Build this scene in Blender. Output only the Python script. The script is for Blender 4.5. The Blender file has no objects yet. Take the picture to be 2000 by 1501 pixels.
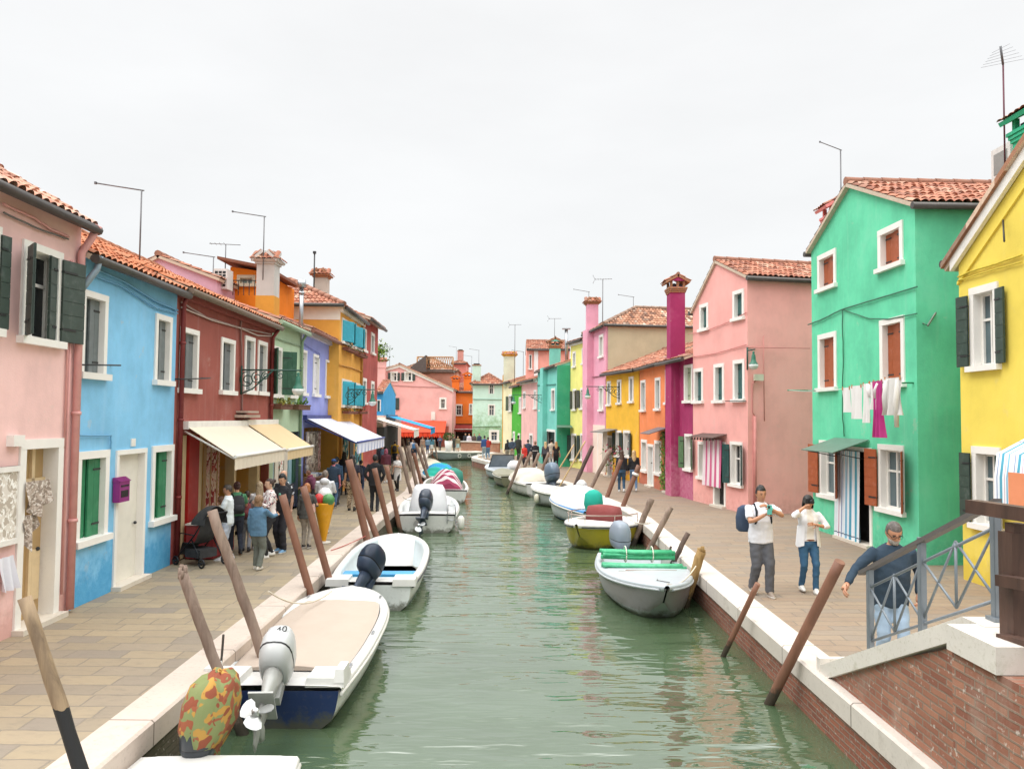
import bpy, bmesh, math, random
from mathutils import Vector, Matrix
D = bpy.data; SC = bpy.context.scene; COL = SC.collection
random.seed(11)
V = Vector; R_ = math.radians
# ------------------------------------------------------------------ camera (measured from the photograph's vanishing points)
CF = 1500.0; CH = 2.9; PITCH = R_(2.46); ROLL = 0.009
_f = V((0, math.cos(PITCH), math.sin(PITCH))); _u0 = V((0, -math.sin(PITCH), math.cos(PITCH))); _r0 = V((1, 0, 0))
CR = _r0*math.cos(ROLL) + _u0*math.sin(ROLL); CU = -_r0*math.sin(ROLL) + _u0*math.cos(ROLL)
EYE = V((0, 0, CH))
def ray(px, py): return _f + CR*((px-1000)/CF) + CU*((750.5-py)/CF)
def G(px, py, z=0.0):            # measure a photograph point on a level plane
    d = ray(px, py); t = (z-CH)/d.z
    return EYE + d*t
def AY(px, py, y):               # measure a photograph point at a known distance
    d = ray(px, py); return EYE + d*(y/d.y)
def AX(px, py, x):
    d = ray(px, py); return EYE + d*(x/d.x)
cam = D.objects.new('camera', D.cameras.new('camera')); COL.objects.link(cam)
cam.data.sensor_width = 36; cam.data.lens = 36*CF/2000; cam.data.clip_end = 2000; cam.data.clip_start = .1
cam.matrix_world = Matrix(((CR.x, CU.x, -_f.x, 0), (CR.y, CU.y, -_f.y, 0), (CR.z, CU.z, -_f.z, CH), (0, 0, 0, 1)))
SC.camera = cam
# ------------------------------------------------------------------ materials
def lin(h):
    h = h.lstrip('#'); h = ''.join(x*2 for x in h) if len(h) == 3 else h; c = [int(h[i:i+2], 16)/255 for i in (0, 2, 4)]
    return tuple(x/12.92 if x <= .04045 else ((x+.055)/1.055)**2.4 for x in c) + (1,)
MATS = {}
class NT:
    def __init__(s, name):
        s.m = D.materials.new(name); s.m.use_nodes = True; s.t = s.m.node_tree; s.n = s.t.nodes; s.l = s.t.links
        s.b = s.n['Principled BSDF']
    def add(s, typ, **k):
        nd = s.n.new(typ)
        for a, b in k.items():
            if a.startswith('i_'):
                nd.inputs[a[2:].replace('_', ' ')].default_value = b
            else: setattr(nd, a, b)
        return nd
    def link(s, a, b): s.l.new(a, b)
    def noise(s, scale, detail=4, rough=.55, vec=None, dist=0):
        nd = s.add('ShaderNodeTexNoise'); nd.inputs['Scale'].default_value = scale; nd.inputs['Detail'].default_value = detail
        nd.inputs['Roughness'].default_value = rough; nd.inputs['Distortion'].default_value = dist
        if vec is not None: s.link(vec, nd.inputs['Vector'])
        return nd.outputs['Fac']
    def ramp(s, fac, stops):
        nd = s.add('ShaderNodeValToRGB'); e = nd.color_ramp.elements
        while len(e) < len(stops): e.new(.5)
        for el, (p, c) in zip(e, stops):
            el.position = p; el.color = c if len(c) == 4 else tuple(c)+(1,)
        s.link(fac, nd.inputs['Fac']); return nd.outputs['Color']
    def mix(s, fac, a, b, mode='MIX'):
        nd = s.add('ShaderNodeMix', data_type='RGBA', blend_type=mode)
        for sock, val in ((nd.inputs[0], fac), (nd.inputs[6], a), (nd.inputs[7], b)):
            if hasattr(val, 'is_linked'): s.link(val, sock)
            else: sock.default_value = val
        return nd.outputs[2]
    def math(s, op, a, b=None, clamp=False):
        nd = s.add('ShaderNodeMath', operation=op, use_clamp=clamp)
        for sock, val in ((nd.inputs[0], a), (nd.inputs[1], b)):
            if val is None: continue
            if hasattr(val, 'is_linked'): s.link(val, sock)
            else: sock.default_value = val
        return nd.outputs[0]
    def coord(s, kind='Object'): return s.add('ShaderNodeTexCoord').outputs[kind]
    def map(s, vec, scale=(1, 1, 1), rot=(0, 0, 0)):
        nd = s.add('ShaderNodeMapping'); nd.inputs['Scale'].default_value = scale; nd.inputs['Rotation'].default_value = rot
        s.link(vec, nd.inputs['Vector']); return nd.outputs['Vector']
    def col(s, c): s.link(c, s.b.inputs['Base Color'])
    def bump(s, h, strength=.3, dist=.02):
        nd = s.add('ShaderNodeBump'); nd.inputs['Strength'].default_value = strength; nd.inputs['Distance'].default_value = dist
        s.link(h, nd.inputs['Height']); s.link(nd.outputs['Normal'], s.b.inputs['Normal'])
    def rough(s, v): s.b.inputs['Roughness'].default_value = v
def sc(c, k): return tuple(min(1, x*k) for x in c[:3])+(1,)
def mixc(a, b, t): return tuple(x*(1-t)+y*t for x, y in zip(a[:3], b[:3]))+(1,)
def cached(f):
    def g(*a, **k):
        key = f.__name__+repr(a)+repr(sorted(k.items()))
        if key not in MATS: MATS[key] = f(*a, **k)
        return MATS[key]
    return g
@cached
def plaster(h, var=.12, damp=None, damph=1.0, damp2=None):
    t = NT('plaster'); c = tuple(min(.9, x*1.22) for x in lin(h)[:3])+(1,); co = t.coord()
    a = t.noise(.9, 6, .62, co); b = t.noise(6, 5, .6, t.map(co, (1, 1, .35)))
    base = t.ramp(a, [(.28, sc(c, 1-var*1.5)), (.55, c), (.78, mixc(c, (1, 1, 1), var*.5))])
    out = t.mix(t.math('MULTIPLY', t.ramp(b, [(.45, (0, 0, 0)), (.75, (1, 1, 1))]), var*1.6, True), base, sc(c, .72))
    # rain streaks and scuffs
    st = t.noise(3.2, 3, .5, t.map(co, (2.4, 2.4, .16)))
    out = t.mix(t.math('MULTIPLY', t.ramp(st, [(.58, (0, 0, 0)), (.8, (1, 1, 1))]), var*1.5, True), out, mixc(sc(c, .85), (1, 1, 1), .25))
    pn = t.noise(1.9, 9, .72, co); sz = t.add('ShaderNodeSeparateXYZ'); t.link(co, sz.inputs[0])      # flaked patches, most of them low on the wall
    pf = t.math('MULTIPLY', t.ramp(t.math('SUBTRACT', pn, t.math('MULTIPLY', t.math('MINIMUM', sz.outputs[2], 6.0), .012)), [(.585, (0, 0, 0)), (.61, (1, 1, 1))]), min(.6, var*3.2))
    out = t.mix(pf, out, mixc(sc(c, .92), lin('#cbbfb2'), .5))
    if damp:
        sep = t.add('ShaderNodeSeparateXYZ'); t.link(co, sep.inputs[0])
        z = t.math('ADD', sep.outputs[2], t.math('MULTIPLY', t.math('SUBTRACT', t.noise(1.7, 6, .7, co), .5), 2.4*damph))
        f = t.ramp(t.math('ADD', t.math('MULTIPLY', z, -1.0/damph), 1.0), [(.0, (0, 0, 0)), (.6, (1, 1, 1))])
        dn = t.noise(7, 5, .7, co)
        dc = t.ramp(dn, [(.35, lin(damp)), (.68, lin(damp2 or damp))])
        out = t.mix(t.math('MULTIPLY', f, .85), out, dc)
    t.col(out); t.rough(.88); t.b.inputs['Specular IOR Level'].default_value = .25
    t.bump(t.math('ADD', t.noise(38, 3, .6, co), t.math('MULTIPLY', t.noise(4, 3, .5, co), 2.0)), .22, .012)
    return t.m
@cached
def paint(h, rough=.5, var=.08, scale=5.0, metal=0.0, bump=.0, spec=.5):
    t = NT('paint'); c = lin(h); co = t.coord()
    a = t.noise(scale, 5, .6, co)
    t.col(t.ramp(a, [(.3, sc(c, 1-var*1.4)), (.55, c), (.75, mixc(c, (1, 1, 1), var*.5))]))
    t.rough(rough); t.b.inputs['Metallic'].default_value = metal; t.b.inputs['Specular IOR Level'].default_value = spec
    if bump: t.bump(t.noise(scale*6, 4, .6, co), bump, .01)
    return t.m
def tide(t, z=-.36, c='#2b2a20', amt=.9):      # weed and slime left where the tide wets the wood or hull
    g = t.add('ShaderNodeNewGeometry'); sep = t.add('ShaderNodeSeparateXYZ'); t.link(g.outputs['Position'], sep.inputs[0])
    f = t.ramp(t.math('SUBTRACT', t.math('ADD', z+.12, t.math('MULTIPLY', t.math('SUBTRACT', t.noise(7, 5, .7, g.outputs['Position']), .5), .55)), sep.outputs[2]), [(.08, (0, 0, 0)), (.2, (1, 1, 1))])
    src = t.b.inputs['Base Color'].links[0].from_socket; t.col(t.mix(t.math('MULTIPLY', f, amt), src, lin(c)))
@cached
def hullpaint(h):
    t = NT('hull_paint'); c = lin(h); co = t.coord(); a = t.noise(2.5, 6, .65, co); b = t.noise(5, 5, .7, t.map(co, (3, .5, 3)))
    o = t.ramp(a, [(.3, sc(c, .86)), (.6, c)]); o = t.mix(t.math('MULTIPLY', t.ramp(b, [(.56, (0, 0, 0)), (.74, (1, 1, 1))]), .4), o, mixc(sc(c, .6), lin('#7d7460'), .5))
    t.col(o); t.rough(.32); tide(t, -.47, '#4a4a36', .8); return t.m
@cached
def wood(h, h2, stretch=(1, 1, .08), scale=9.0, rough=.8, bump=.5):
    t = NT('wood'); co = t.coord()
    a = t.noise(scale, 6, .65, t.map(co, tuple(s*1.0 for s in stretch)), .4); b = t.noise(2.2, 3, .6, co)
    c = t.ramp(a, [(.3, lin(h2)), (.62, lin(h))])
    t.col(t.mix(t.math('MULTIPLY', t.ramp(b, [(.4, (0, 0, 0)), (.7, (1, 1, 1))]), .45), c, sc(lin(h2), .75)))
    t.rough(rough); t.bump(a, bump, .02); tide(t); return t.m
@cached
def two_tone_wood(h, h2, hb, z):
    t = NT('wood_tarred'); co = t.coord()
    a = t.noise(9, 6, .65, t.map(co, (1, 1, .08)), .4)
    c = t.ramp(a, [(.3, lin(h2)), (.62, lin(h))])
    sep = t.add('ShaderNodeSeparateXYZ'); t.link(co, sep.inputs[0])
    f = t.math('LESS_THAN', t.math('ADD', sep.outputs[2], t.math('MULTIPLY', t.noise(12, 2, .5, co), .12)), z+.06)
    t.col(t.mix(f, c, lin(hb))); t.rough(.7); t.bump(a, .4, .02); return t.m
@cached
def stone(h='#e9e2d8', var=.12, dirt='#8d8574', dirtamt=.25, joint=0.0):
    t = NT('stone'); co = t.coord(); c = lin(h)
    a = t.noise(1.6, 7, .65, co); b = t.noise(30, 4, .7, co)
    o = t.ramp(a, [(.3, sc(c, 1-var)), (.6, c)])
    o = t.mix(t.math('MULTIPLY', t.ramp(b, [(.56, (0, 0, 0)), (.72, (1, 1, 1))]), dirtamt, True), o, lin(dirt))
    d = t.noise(3.1, 6, .7, co)
    o = t.mix(t.math('MULTIPLY', t.ramp(d, [(.56, (0, 0, 0)), (.75, (1, 1, 1))]), dirtamt*1.3, True), o, lin(dirt))
    if joint:
        br = t.add('ShaderNodeTexBrick', offset=0); br.inputs['Scale'].default_value = 1
        br.inputs['Brick Width'].default_value = joint; br.inputs['Row Height'].default_value = 50; br.inputs['Mortar Size'].default_value = .011
        br.inputs['Color1'].default_value = (1, 1, 1, 1); br.inputs['Color2'].default_value = (.9, .88, .86, 1); br.inputs['Mortar'].default_value = (.35, .32, .3, 1)
        t.link(t.coord('UV'), br.inputs['Vector']); o = t.mix(1.0, o, br.outputs['Color'], 'MULTIPLY')
    t.col(o); t.rough(.75); t.bump(t.math('ADD', a, t.math('MULTIPLY', b, .5)), .25, .012); return t.m
@cached
def brick(c1, c2, mortar, bw=.25, rh=.068, ms=.01, wash=None, washamt=.4, green=0.0):
    t = NT('brick'); uv = t.coord('UV'); co = t.coord()
    wob = t.add('ShaderNodeVectorMath', operation='ADD')
    nn = t.add('ShaderNodeTexNoise'); nn.inputs['Scale'].default_value = 5; t.link(uv, nn.inputs['Vector'])
    sc_ = t.add('ShaderNodeVectorMath', operation='SCALE'); sc_.inputs['Scale'].default_value = .022
    t.link(nn.outputs['Color'], sc_.inputs[0]); t.link(uv, wob.inputs[0]); t.link(sc_.outputs[0], wob.inputs[1])
    br = t.add('ShaderNodeTexBrick'); br.inputs['Scale'].default_value = 1; br.inputs['Brick Width'].default_value = bw
    br.inputs['Row Height'].default_value = rh; br.inputs['Mortar Size'].default_value = ms; br.inputs['Mortar Smooth'].default_value = .3
    br.inputs['Color1'].default_value = lin(c1); br.inputs['Color2'].default_value = lin(c2); br.inputs['Mortar'].default_value = lin(mortar)
    t.link(wob.outputs[0], br.inputs['Vector'])
    o = br.outputs['Color']
    a = t.noise(2.2, 6, .7, co); o = t.mix(t.math('MULTIPLY', a, .5), o, sc(lin(c1), .45))
    if wash:
        w = t.noise(1.4, 6, .7, t.map(co, (1, 1, .6)))
        o = t.mix(t.math('MULTIPLY', t.ramp(w, [(.48, (0, 0, 0)), (.72, (1, 1, 1))]), washamt, True), o, lin(wash))
        w2 = t.noise(18, 3, .6, co)
        o = t.mix(t.math('MULTIPLY', t.ramp(w2, [(.62, (0, 0, 0)), (.7, (1, 1, 1))]), washamt*.8, True), o, lin('#c9bdb2'))
    if green:     # algae band left by the tide
        sep = t.add('ShaderNodeSeparateXYZ'); t.link(co, sep.inputs[0])
        f = t.ramp(t.math('ADD', t.math('MULTIPLY', sep.outputs[2], -3.2), t.math('SUBTRACT', t.noise(3, 5, .7, co), 1.75)), [(.0, (0, 0, 0)), (.25, (1, 1, 1))])
        o = t.mix(t.math('MULTIPLY', f, green), o, lin('#3d3d2a'))
    t.col(o); t.rough(.85); t.bump(t.math('ADD', t.math('MULTIPLY', br.outputs['Fac'], -1.0), t.math('MULTIPLY', t.noise(25, 4, .6, co), .5)), .6, .012)
    return t.m
@cached
def paving(ca, cb, cc, mortar, bw, rh):
    t = NT('paving'); co = t.coord(); vec = co
    nn = t.add('ShaderNodeTexNoise'); nn.inputs['Scale'].default_value = 2.5; t.link(co, nn.inputs['Vector'])
    s_ = t.add('ShaderNodeVectorMath', operation='SCALE'); s_.inputs['Scale'].default_value = .07
    ad = t.add('ShaderNodeVectorMath', operation='ADD'); t.link(nn.outputs['Color'], s_.inputs[0]); t.link(co, ad.inputs[0]); t.link(s_.outputs[0], ad.inputs[1])
    br = t.add('ShaderNodeTexBrick', offset=.42, offset_frequency=2, squash=.72, squash_frequency=3); br.inputs['Scale'].default_value = 1; br.inputs['Brick Width'].default_value = bw
    br.inputs['Row Height'].default_value = rh; br.inputs['Mortar Size'].default_value = .012; br.inputs['Mortar Smooth'].default_value = .5
    br.inputs['Color1'].default_value = (0, 0, 0, 1); br.inputs['Color2'].default_value = (1, 1, 1, 1); br.inputs['Mortar'].default_value = (.5, .5, .5, 1)
    t.link(ad.outputs[0], br.inputs['Vector'])
    o = t.ramp(br.outputs['Color'], [(0, lin(ca)), (.3, lin(cb)), (.55, lin(ca)), (.8, lin(cc)), (1, lin(cb))])
    a = t.noise(.45, 5, .65, co); o = t.mix(t.math('MULTIPLY', t.ramp(a, [(.4, (0, 0, 0)), (.7, (1, 1, 1))]), .5), o, lin(cc))
    b = t.noise(5.5, 7, .7, t.map(co, (.7, 1.6, 1))); o = t.mix(t.math('MULTIPLY', t.ramp(b, [(.5, (0, 0, 0)), (.8, (1, 1, 1))]), .55), o, sc(lin(mortar), .8))
    o = t.mix(t.math('MULTIPLY', br.outputs['Fac'], .75), o, lin(mortar))
    t.col(o); t.rough(.82); t.b.inputs['Specular IOR Level'].default_value = .3
    t.bump(t.math('ADD', t.math('MULTIPLY', br.outputs['Fac'], -1.2), t.math('MULTIPLY', t.noise(9, 6, .65, co), .9)), .5, .02)
    return t.m
@cached
def tiles(kind='red'):
    pal = {'red': ('#a5664e', '#b97f65', '#875443', '#c49a82'), 'orange': ('#b06640', '#c07c58', '#965a3d', '#c98f6c'),
           'old': ('#9a6a50', '#c08f72', '#6d4a3a', '#d8bda6'), 'pale': ('#b8806a', '#d3a48d', '#8a5b49', '#e2c4b2')}[kind]
    t = NT('roof_tiles'); uv = t.coord('UV'); co = t.coord()
    fl = t.add('ShaderNodeVectorMath', operation='FLOOR'); t.link(uv, fl.inputs[0])
    wn = t.add('ShaderNodeTexWhiteNoise', noise_dimensions='2D'); t.link(fl.outputs[0], wn.inputs['Vector'])
    o = t.ramp(wn.outputs['Value'], [(0, lin(pal[0])), (.35, lin(pal[1])), (.6, lin(pal[0])), (.8, lin(pal[2])), (1, lin(pal[3]))])
    a = t.noise(7, 6, .7, co); o = t.mix(t.math('MULTIPLY', t.ramp(a, [(.5, (0, 0, 0)), (.72, (1, 1, 1))]), .6), o, lin('#5b4a3c'))
    b = t.noise(2.4, 5, .7, co); o = t.mix(t.math('MULTIPLY', t.ramp(b, [(.58, (0, 0, 0)), (.75, (1, 1, 1))]), .5), o, lin('#b5a48c'))
    t.col(o); t.rough(.88); t.bump(t.noise(40, 4, .6, co), .3, .008); return t.m
@cached
def fabric(h, h2=None, stripes=0, ratio=.5, rough=.9, axis=0, var=.1, trans=0.0):
    t = NT('fabric'); co = t.coord(); c = lin(h)
    if h2:
        uv = t.coord('UV'); sep = t.add('ShaderNodeSeparateXYZ'); t.link(uv, sep.inputs[0])
        f = t.math('LESS_THAN', t.math('FRACT', t.math('MULTIPLY', sep.outputs[axis], stripes)), ratio)
        o = t.mix(f, c, lin(h2))
    else:
        o = t.mix(t.noise(3, 4, .6, co), sc(c, 1-var), mixc(c, (1, 1, 1), var*.3))
    t.col(o); t.rough(rough); t.b.inputs['Specular IOR Level'].default_value = .2
    t.bump(t.noise(12, 4, .6, co), .25, .02); 
    if trans: t.b.inputs['Transmission Weight'].default_value = 0; t.b.inputs['Subsurface Weight'].default_value = 0
    return t.m
@cached
def multi_stripe():
    t = NT('striped_cotton'); uv = t.coord('UV'); sep = t.add('ShaderNodeSeparateXYZ'); t.link(uv, sep.inputs[0])
    f = t.math('FRACT', t.math('MULTIPLY', sep.outputs[0], 4.0))
    r = t.add('ShaderNodeValToRGB'); r.color_ramp.interpolation = 'CONSTANT'; e = r.color_ramp.elements
    st = [(0, '#e9eef2'), (.16, '#7fb3cf'), (.26, '#e9eef2'), (.34, '#b98aa0'), (.38, '#e9eef2'), (.5, '#4f9fb8'), (.66, '#dfe8ee'), (.8, '#8a97b8'), (.86, '#e9eef2')]
    while len(e) < len(st): e.new(.5)
    for el, (p, c) in zip(e, st): el.position = p; el.color = lin(c)
    t.link(f, r.inputs['Fac'])
    g = t.math('LESS_THAN', t.math('ABSOLUTE', t.math('SUBTRACT', sep.outputs[1], .07)), .006)
    t.col(t.mix(g, r.outputs['Color'], lin('#52607a'))); t.rough(.9); return t.m
@cached
def pattern(h, cols, scale, thr=.5, rough=.9, detail=1):
    t = NT('patterned_cloth'); co = t.coord(); o = lin(h)
    for i, c in enumerate(cols):
        v = t.add('ShaderNodeVectorMath', operation='ADD'); v.inputs[1].default_value = (i*7.3, i*3.1, i*5.7); t.link(co, v.inputs[0])
        f = t.ramp(t.noise(scale, detail, .5, v.outputs[0], .6), [(thr, (0, 0, 0)), (thr+.02, (1, 1, 1))])
        o = t.mix(f, o, lin(c))
    t.col(o); t.rough(rough); t.bump(t.noise(10, 4, .6, co), .2, .02); return t.m
@cached
def glass(h='#20262b'):
    t = NT('window_glass'); co = t.coord(); t.col(t.ramp(t.noise(1.5, 2, .5, co), [(.3, sc(lin(h), .6)), (.7, lin(h))])); t.rough(.08); return t.m
@cached
def metal(h='#8b9096', rough=.35, metallic=.8):
    return paint(h, rough, .06, 8.0, metallic)
# ------------------------------------------------------------------ mesh building and scene bookkeeping
ORG = {}
def tag(o, label=None, cat=None, group=None, kind=None):
    if label: o['label'] = label
    if cat: o['category'] = cat
    if group: o['group'] = group
    if kind: o['kind'] = kind
    return o
def thing(name, label, cat, loc, rotz=None, group=None):
    """An Empty at the thing's base.  rotz None: its parts are given in world coordinates."""
    o = D.objects.new(name, None); COL.objects.link(o); o.location = loc; o.empty_display_size = .2
    if rotz is None: ORG[o.name] = V(loc)
    else: o.rotation_euler = (0, 0, rotz)
    return tag(o, label, cat, group)
def root(o):
    while o.parent: o = o.parent
    return o
class MB:
    def __init__(s): s.v = []; s.f = []; s.m = []; s.uv = []; s.s = []
    def face(s, pts, m=0, uv=None, smooth=False):
        i = len(s.v); s.v += [V(p) for p in pts]; s.f.append(tuple(range(i, i+len(pts)))); s.m.append(m); s.uv.append(uv); s.s.append(smooth)
    def grid(s, rows, m=0, closed=False, smooth=True, caps=False, uvf=None, mf=None):
        i0 = len(s.v); nr = len(rows); nc = len(rows[0])
        for r in rows: s.v += [V(p) for p in r]
        for r in range(nr-1):
            for c in range(nc if closed else nc-1):
                c2 = (c+1) % nc
                s.f.append((i0+r*nc+c, i0+r*nc+c2, i0+(r+1)*nc+c2, i0+(r+1)*nc+c)); s.m.append(mf(r, c) if mf else m); s.s.append(smooth)
                s.uv.append([uvf(r, c), uvf(r, c+1), uvf(r+1, c+1), uvf(r+1, c)] if uvf else None)
        if caps:
            for r, rev in ((0, True), (nr-1, False)):
                ix = [i0+r*nc+c for c in range(nc)]
                s.f.append(tuple(reversed(ix)) if rev else tuple(ix)); s.m.append(mf(min(r, nr-2), 0) if mf else m); s.uv.append(None); s.s.append(False)
    def box(s, c, d, M=None, m=0, taper=1.0):
        cx, cy, cz = c; x, y, z = (k/2 for k in d); P = []
        for sz in (-1, 1):
            k = taper if sz > 0 else 1
            for sx, sy in ((-1, -1), (1, -1), (1, 1), (-1, 1)):
                p = V((cx+sx*x*k, cy+sy*y*k, cz+sz*z)); P.append(M @ p if M else p)
        i = len(s.v); s.v += P
        for f in ((3, 2, 1, 0), (4, 5, 6, 7), (0, 1, 5, 4), (1, 2, 6, 5), (2, 3, 7, 6), (3, 0, 4, 7)):
            s.f.append(tuple(i+k for k in f)); s.m.append(m); s.s.append(False)
            if f == (3, 2, 1, 0) or f == (4, 5, 6, 7): w, h = d[0], d[1]
            elif f in ((0, 1, 5, 4), (2, 3, 7, 6)): w, h = d[0], d[2]
            else: w, h = d[1], d[2]
            s.uv.append([(0, 0), (w, 0), (w, h), (0, h)])
    def obox(s, o, a, b, c, m=0):        # box from a corner and three edge vectors
        o, a, b, c = V(o), V(a), V(b), V(c); P = [o, o+a, o+a+b, o+b]; P += [p+c for p in P]
        i = len(s.v); s.v += P; la, lb, lc = a.length, b.length, c.length
        for f, (w, h) in (((3, 2, 1, 0), (la, lb)), ((4, 5, 6, 7), (la, lb)), ((0, 1, 5, 4), (la, lc)), ((1, 2, 6, 5), (lb, lc)), ((2, 3, 7, 6), (la, lc)), ((3, 0, 4, 7), (lb, lc))):
            s.f.append(tuple(i+k for k in f)); s.m.append(m); s.s.append(False); s.uv.append([(0, 0), (w, 0), (w, h), (0, h)])
    def tube(s, pts, r, n=8, m=0, caps=True, smooth=True, flat=1.0, rnd=0.0):
        pts = [V(p) for p in pts]; N = len(pts); rs = r if isinstance(r, (list, tuple)) else [r]*N
        d = [(pts[min(i+1, N-1)]-pts[max(i-1, 0)]).normalized() for i in range(N)]
        up = V((0, 0, 1)) if abs(d[0].z) < .9 else V((0, 1, 0)); a = d[0].cross(up).normalized(); rows = []
        for i in range(N):
            a = (a - d[i]*a.dot(d[i])).normalized(); b = d[i].cross(a)
            rows.append([pts[i]+(a*math.cos(2*math.pi*k/n)+b*math.sin(2*math.pi*k/n)*flat)*rs[i]*(1+(random.uniform(-rnd, rnd) if rnd else 0)) for k in range(n)])
        s.grid(rows, m, True, smooth, caps)
    def ring(s, c, rx, ry, n=14, M=None, p=2.0):
        out = []
        for k in range(n):
            a = 2*math.pi*k/n; ca, sa = math.cos(a), math.sin(a)
            q = V((c[0]+rx*math.copysign(abs(ca)**(2/p), ca), c[1]+ry*math.copysign(abs(sa)**(2/p), sa), c[2])); out.append(M @ q if M else q)
        return out
    def loft(s, secs, n=14, m=0, M=None, p=2.0, caps=True, smooth=True, mf=None):   # secs: (cx,cy,cz,rx,ry)
        s.grid([s.ring(q[:3], q[3], q[4], n, M, q[5] if len(q) > 5 else p) for q in secs], m, True, smooth, caps, mf=mf)
    def ball(s, c, r, n=10, k=7, m=0, M=None):
        r = r if isinstance(r, (tuple, list)) else (r, r, r); rows = []
        for j in range(k+1):
            t = -math.pi/2+math.pi*j/k; cr = max(.02, math.cos(t))
            rows.append([(M @ V((c[0]+r[0]*cr*math.cos(2*math.pi*i/n), c[1]+r[1]*cr*math.sin(2*math.pi*i/n), c[2]+r[2]*math.sin(t)))) if M else V((c[0]+r[0]*cr*math.cos(2*math.pi*i/n), c[1]+r[1]*cr*math.sin(2*math.pi*i/n), c[2]+r[2]*math.sin(t))) for i in range(n)])
        s.grid(rows, m, True, True, True)
    def join(s, o, M=None):
        i = len(s.v); s.v += [M @ p if M else p for p in o.v]; s.f += [tuple(i+k for k in f) for f in o.f]; s.m += o.m; s.uv += o.uv; s.s += o.s
    def mesh(s, name, mats, off=None):
        me = D.meshes.new(name); vs = [tuple(p-off) for p in s.v] if off else [tuple(p) for p in s.v]
        me.from_pydata(vs, [], s.f)
        for m in (mats if isinstance(mats, (list, tuple)) else [mats]): me.materials.append(m)
        me.polygons.foreach_set('material_index', s.m); me.polygons.foreach_set('use_smooth', s.s)
        if any(u is not None for u in s.uv):
            L = me.uv_layers.new(name='UVMap').data; k = 0; arr = []
            for f, u in zip(s.f, s.uv):
                for j in range(len(f)): arr += list(u[j]) if u else [0.0, 0.0]
            L.foreach_set('uv', arr)
        me.update(); return me
    def build(s, name, mats, parent=None, loc=None):
        """One mesh object.  With a parent it becomes a part; otherwise its origin goes to loc."""
        off = None
        if parent is not None: off = ORG.get(root(parent).name)
        elif loc is not None: off = V(loc)
        o = D.objects.new(name, s.mesh(name, mats, off)); COL.objects.link(o)
        if parent is not None: o.parent = parent
        elif loc is not None: o.location = loc
        return o
# ------------------------------------------------------------------ sky, sun
w = D.worlds.new('World'); SC.world = w; w.use_nodes = True
nt = w.node_tree; nt.nodes.clear(); L_ = nt.links.new
SUN_EL, SUN_AZ = R_(56), R_(-112)          # azimuth measured from +Y towards +X
sky = nt.nodes.new('ShaderNodeTexSky'); sky.sky_type = 'NISHITA'; sky.sun_disc = False; sky.sun_elevation = SUN_EL; sky.sun_rotation = SUN_AZ
b1 = nt.nodes.new('ShaderNodeBackground'); b1.inputs[1].default_value = .05; L_(sky.outputs[0], b1.inputs[0])
tc = nt.nodes.new('ShaderNodeTexCoord'); sp = nt.nodes.new('ShaderNodeSeparateXYZ'); L_(tc.outputs['Generated'], sp.inputs[0])
rp = nt.nodes.new('ShaderNodeValToRGB'); e = rp.color_ramp.elements
for _ in range(5): e.new(.5)
for el, (p, c) in zip(e, [(0, (.79, .83, .84)), (.06, (.815, .85, .855)), (.22, (.865, .875, .88)), (.485, (.89, .895, .9)), (.56, (1.5, 1.5, 1.49)), (.68, (3.0, 3.0, 2.97)), (1.0, (3.2, 3.2, 3.16))]):
    el.position = p; el.color = c+(1,)
L_(sp.outputs[2], rp.inputs[0])
mp = nt.nodes.new('ShaderNodeMapping'); mp.inputs['Scale'].default_value = (1, 1, 3.0); L_(tc.outputs['Generated'], mp.inputs[0])
nz = nt.nodes.new('ShaderNodeTexNoise'); nz.inputs['Scale'].default_value = 1.7; nz.inputs['Detail'].default_value = 6; nz.inputs['Roughness'].default_value = .55; L_(mp.outputs[0], nz.inputs['Vector'])
r2 = nt.nodes.new('ShaderNodeMapRange'); r2.inputs[1].default_value = .3; r2.inputs[2].default_value = .7; r2.inputs[3].default_value = .93; r2.inputs[4].default_value = 1.03; L_(nz.outputs['Fac'], r2.inputs[0])
ml = nt.nodes.new('ShaderNodeVectorMath'); ml.operation = 'SCALE'; L_(rp.outputs[0], ml.inputs[0]); L_(r2.outputs[0], ml.inputs['Scale'])
b2 = nt.nodes.new('ShaderNodeBackground'); b2.inputs[1].default_value = 1.0; L_(ml.outputs[0], b2.inputs[0])
mx = nt.nodes.new('ShaderNodeMixShader'); mx.inputs[0].default_value = .93; L_(b1.outputs[0], mx.inputs[1]); L_(b2.outputs[0], mx.inputs[2])
wo = nt.nodes.new('ShaderNodeOutputWorld'); L_(mx.outputs[0], wo.inputs[0])
sl = D.lights.new('sun', 'SUN'); sl.energy = 1.0; sl.angle = R_(28); sl.color = (1, .97, .93)
so = D.objects.new('sun', sl); COL.objects.link(so); so.location = (-20, 10, 40)
sd = V((math.cos(SUN_EL)*math.sin(SUN_AZ), math.cos(SUN_EL)*math.cos(SUN_AZ), math.sin(SUN_EL)))
so.rotation_euler = sd.to_track_quat('Z', 'Y').to_euler()
SC.view_settings.view_transform = 'Standard'; SC.view_settings.look = 'None'; SC.view_settings.exposure = .2; SC.view_settings.gamma = 1
SC.render.engine = 'CYCLES'
try:
    SC.cycles.use_denoising = True; SC.cycles.max_bounces = 7; SC.cycles.diffuse_bounces = 3; SC.cycles.glossy_bounces = 3
    SC.cycles.transparent_max_bounces = 4; SC.cycles.caustics_reflective = False; SC.cycles.caustics_refractive = False
except Exception: pass
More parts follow.
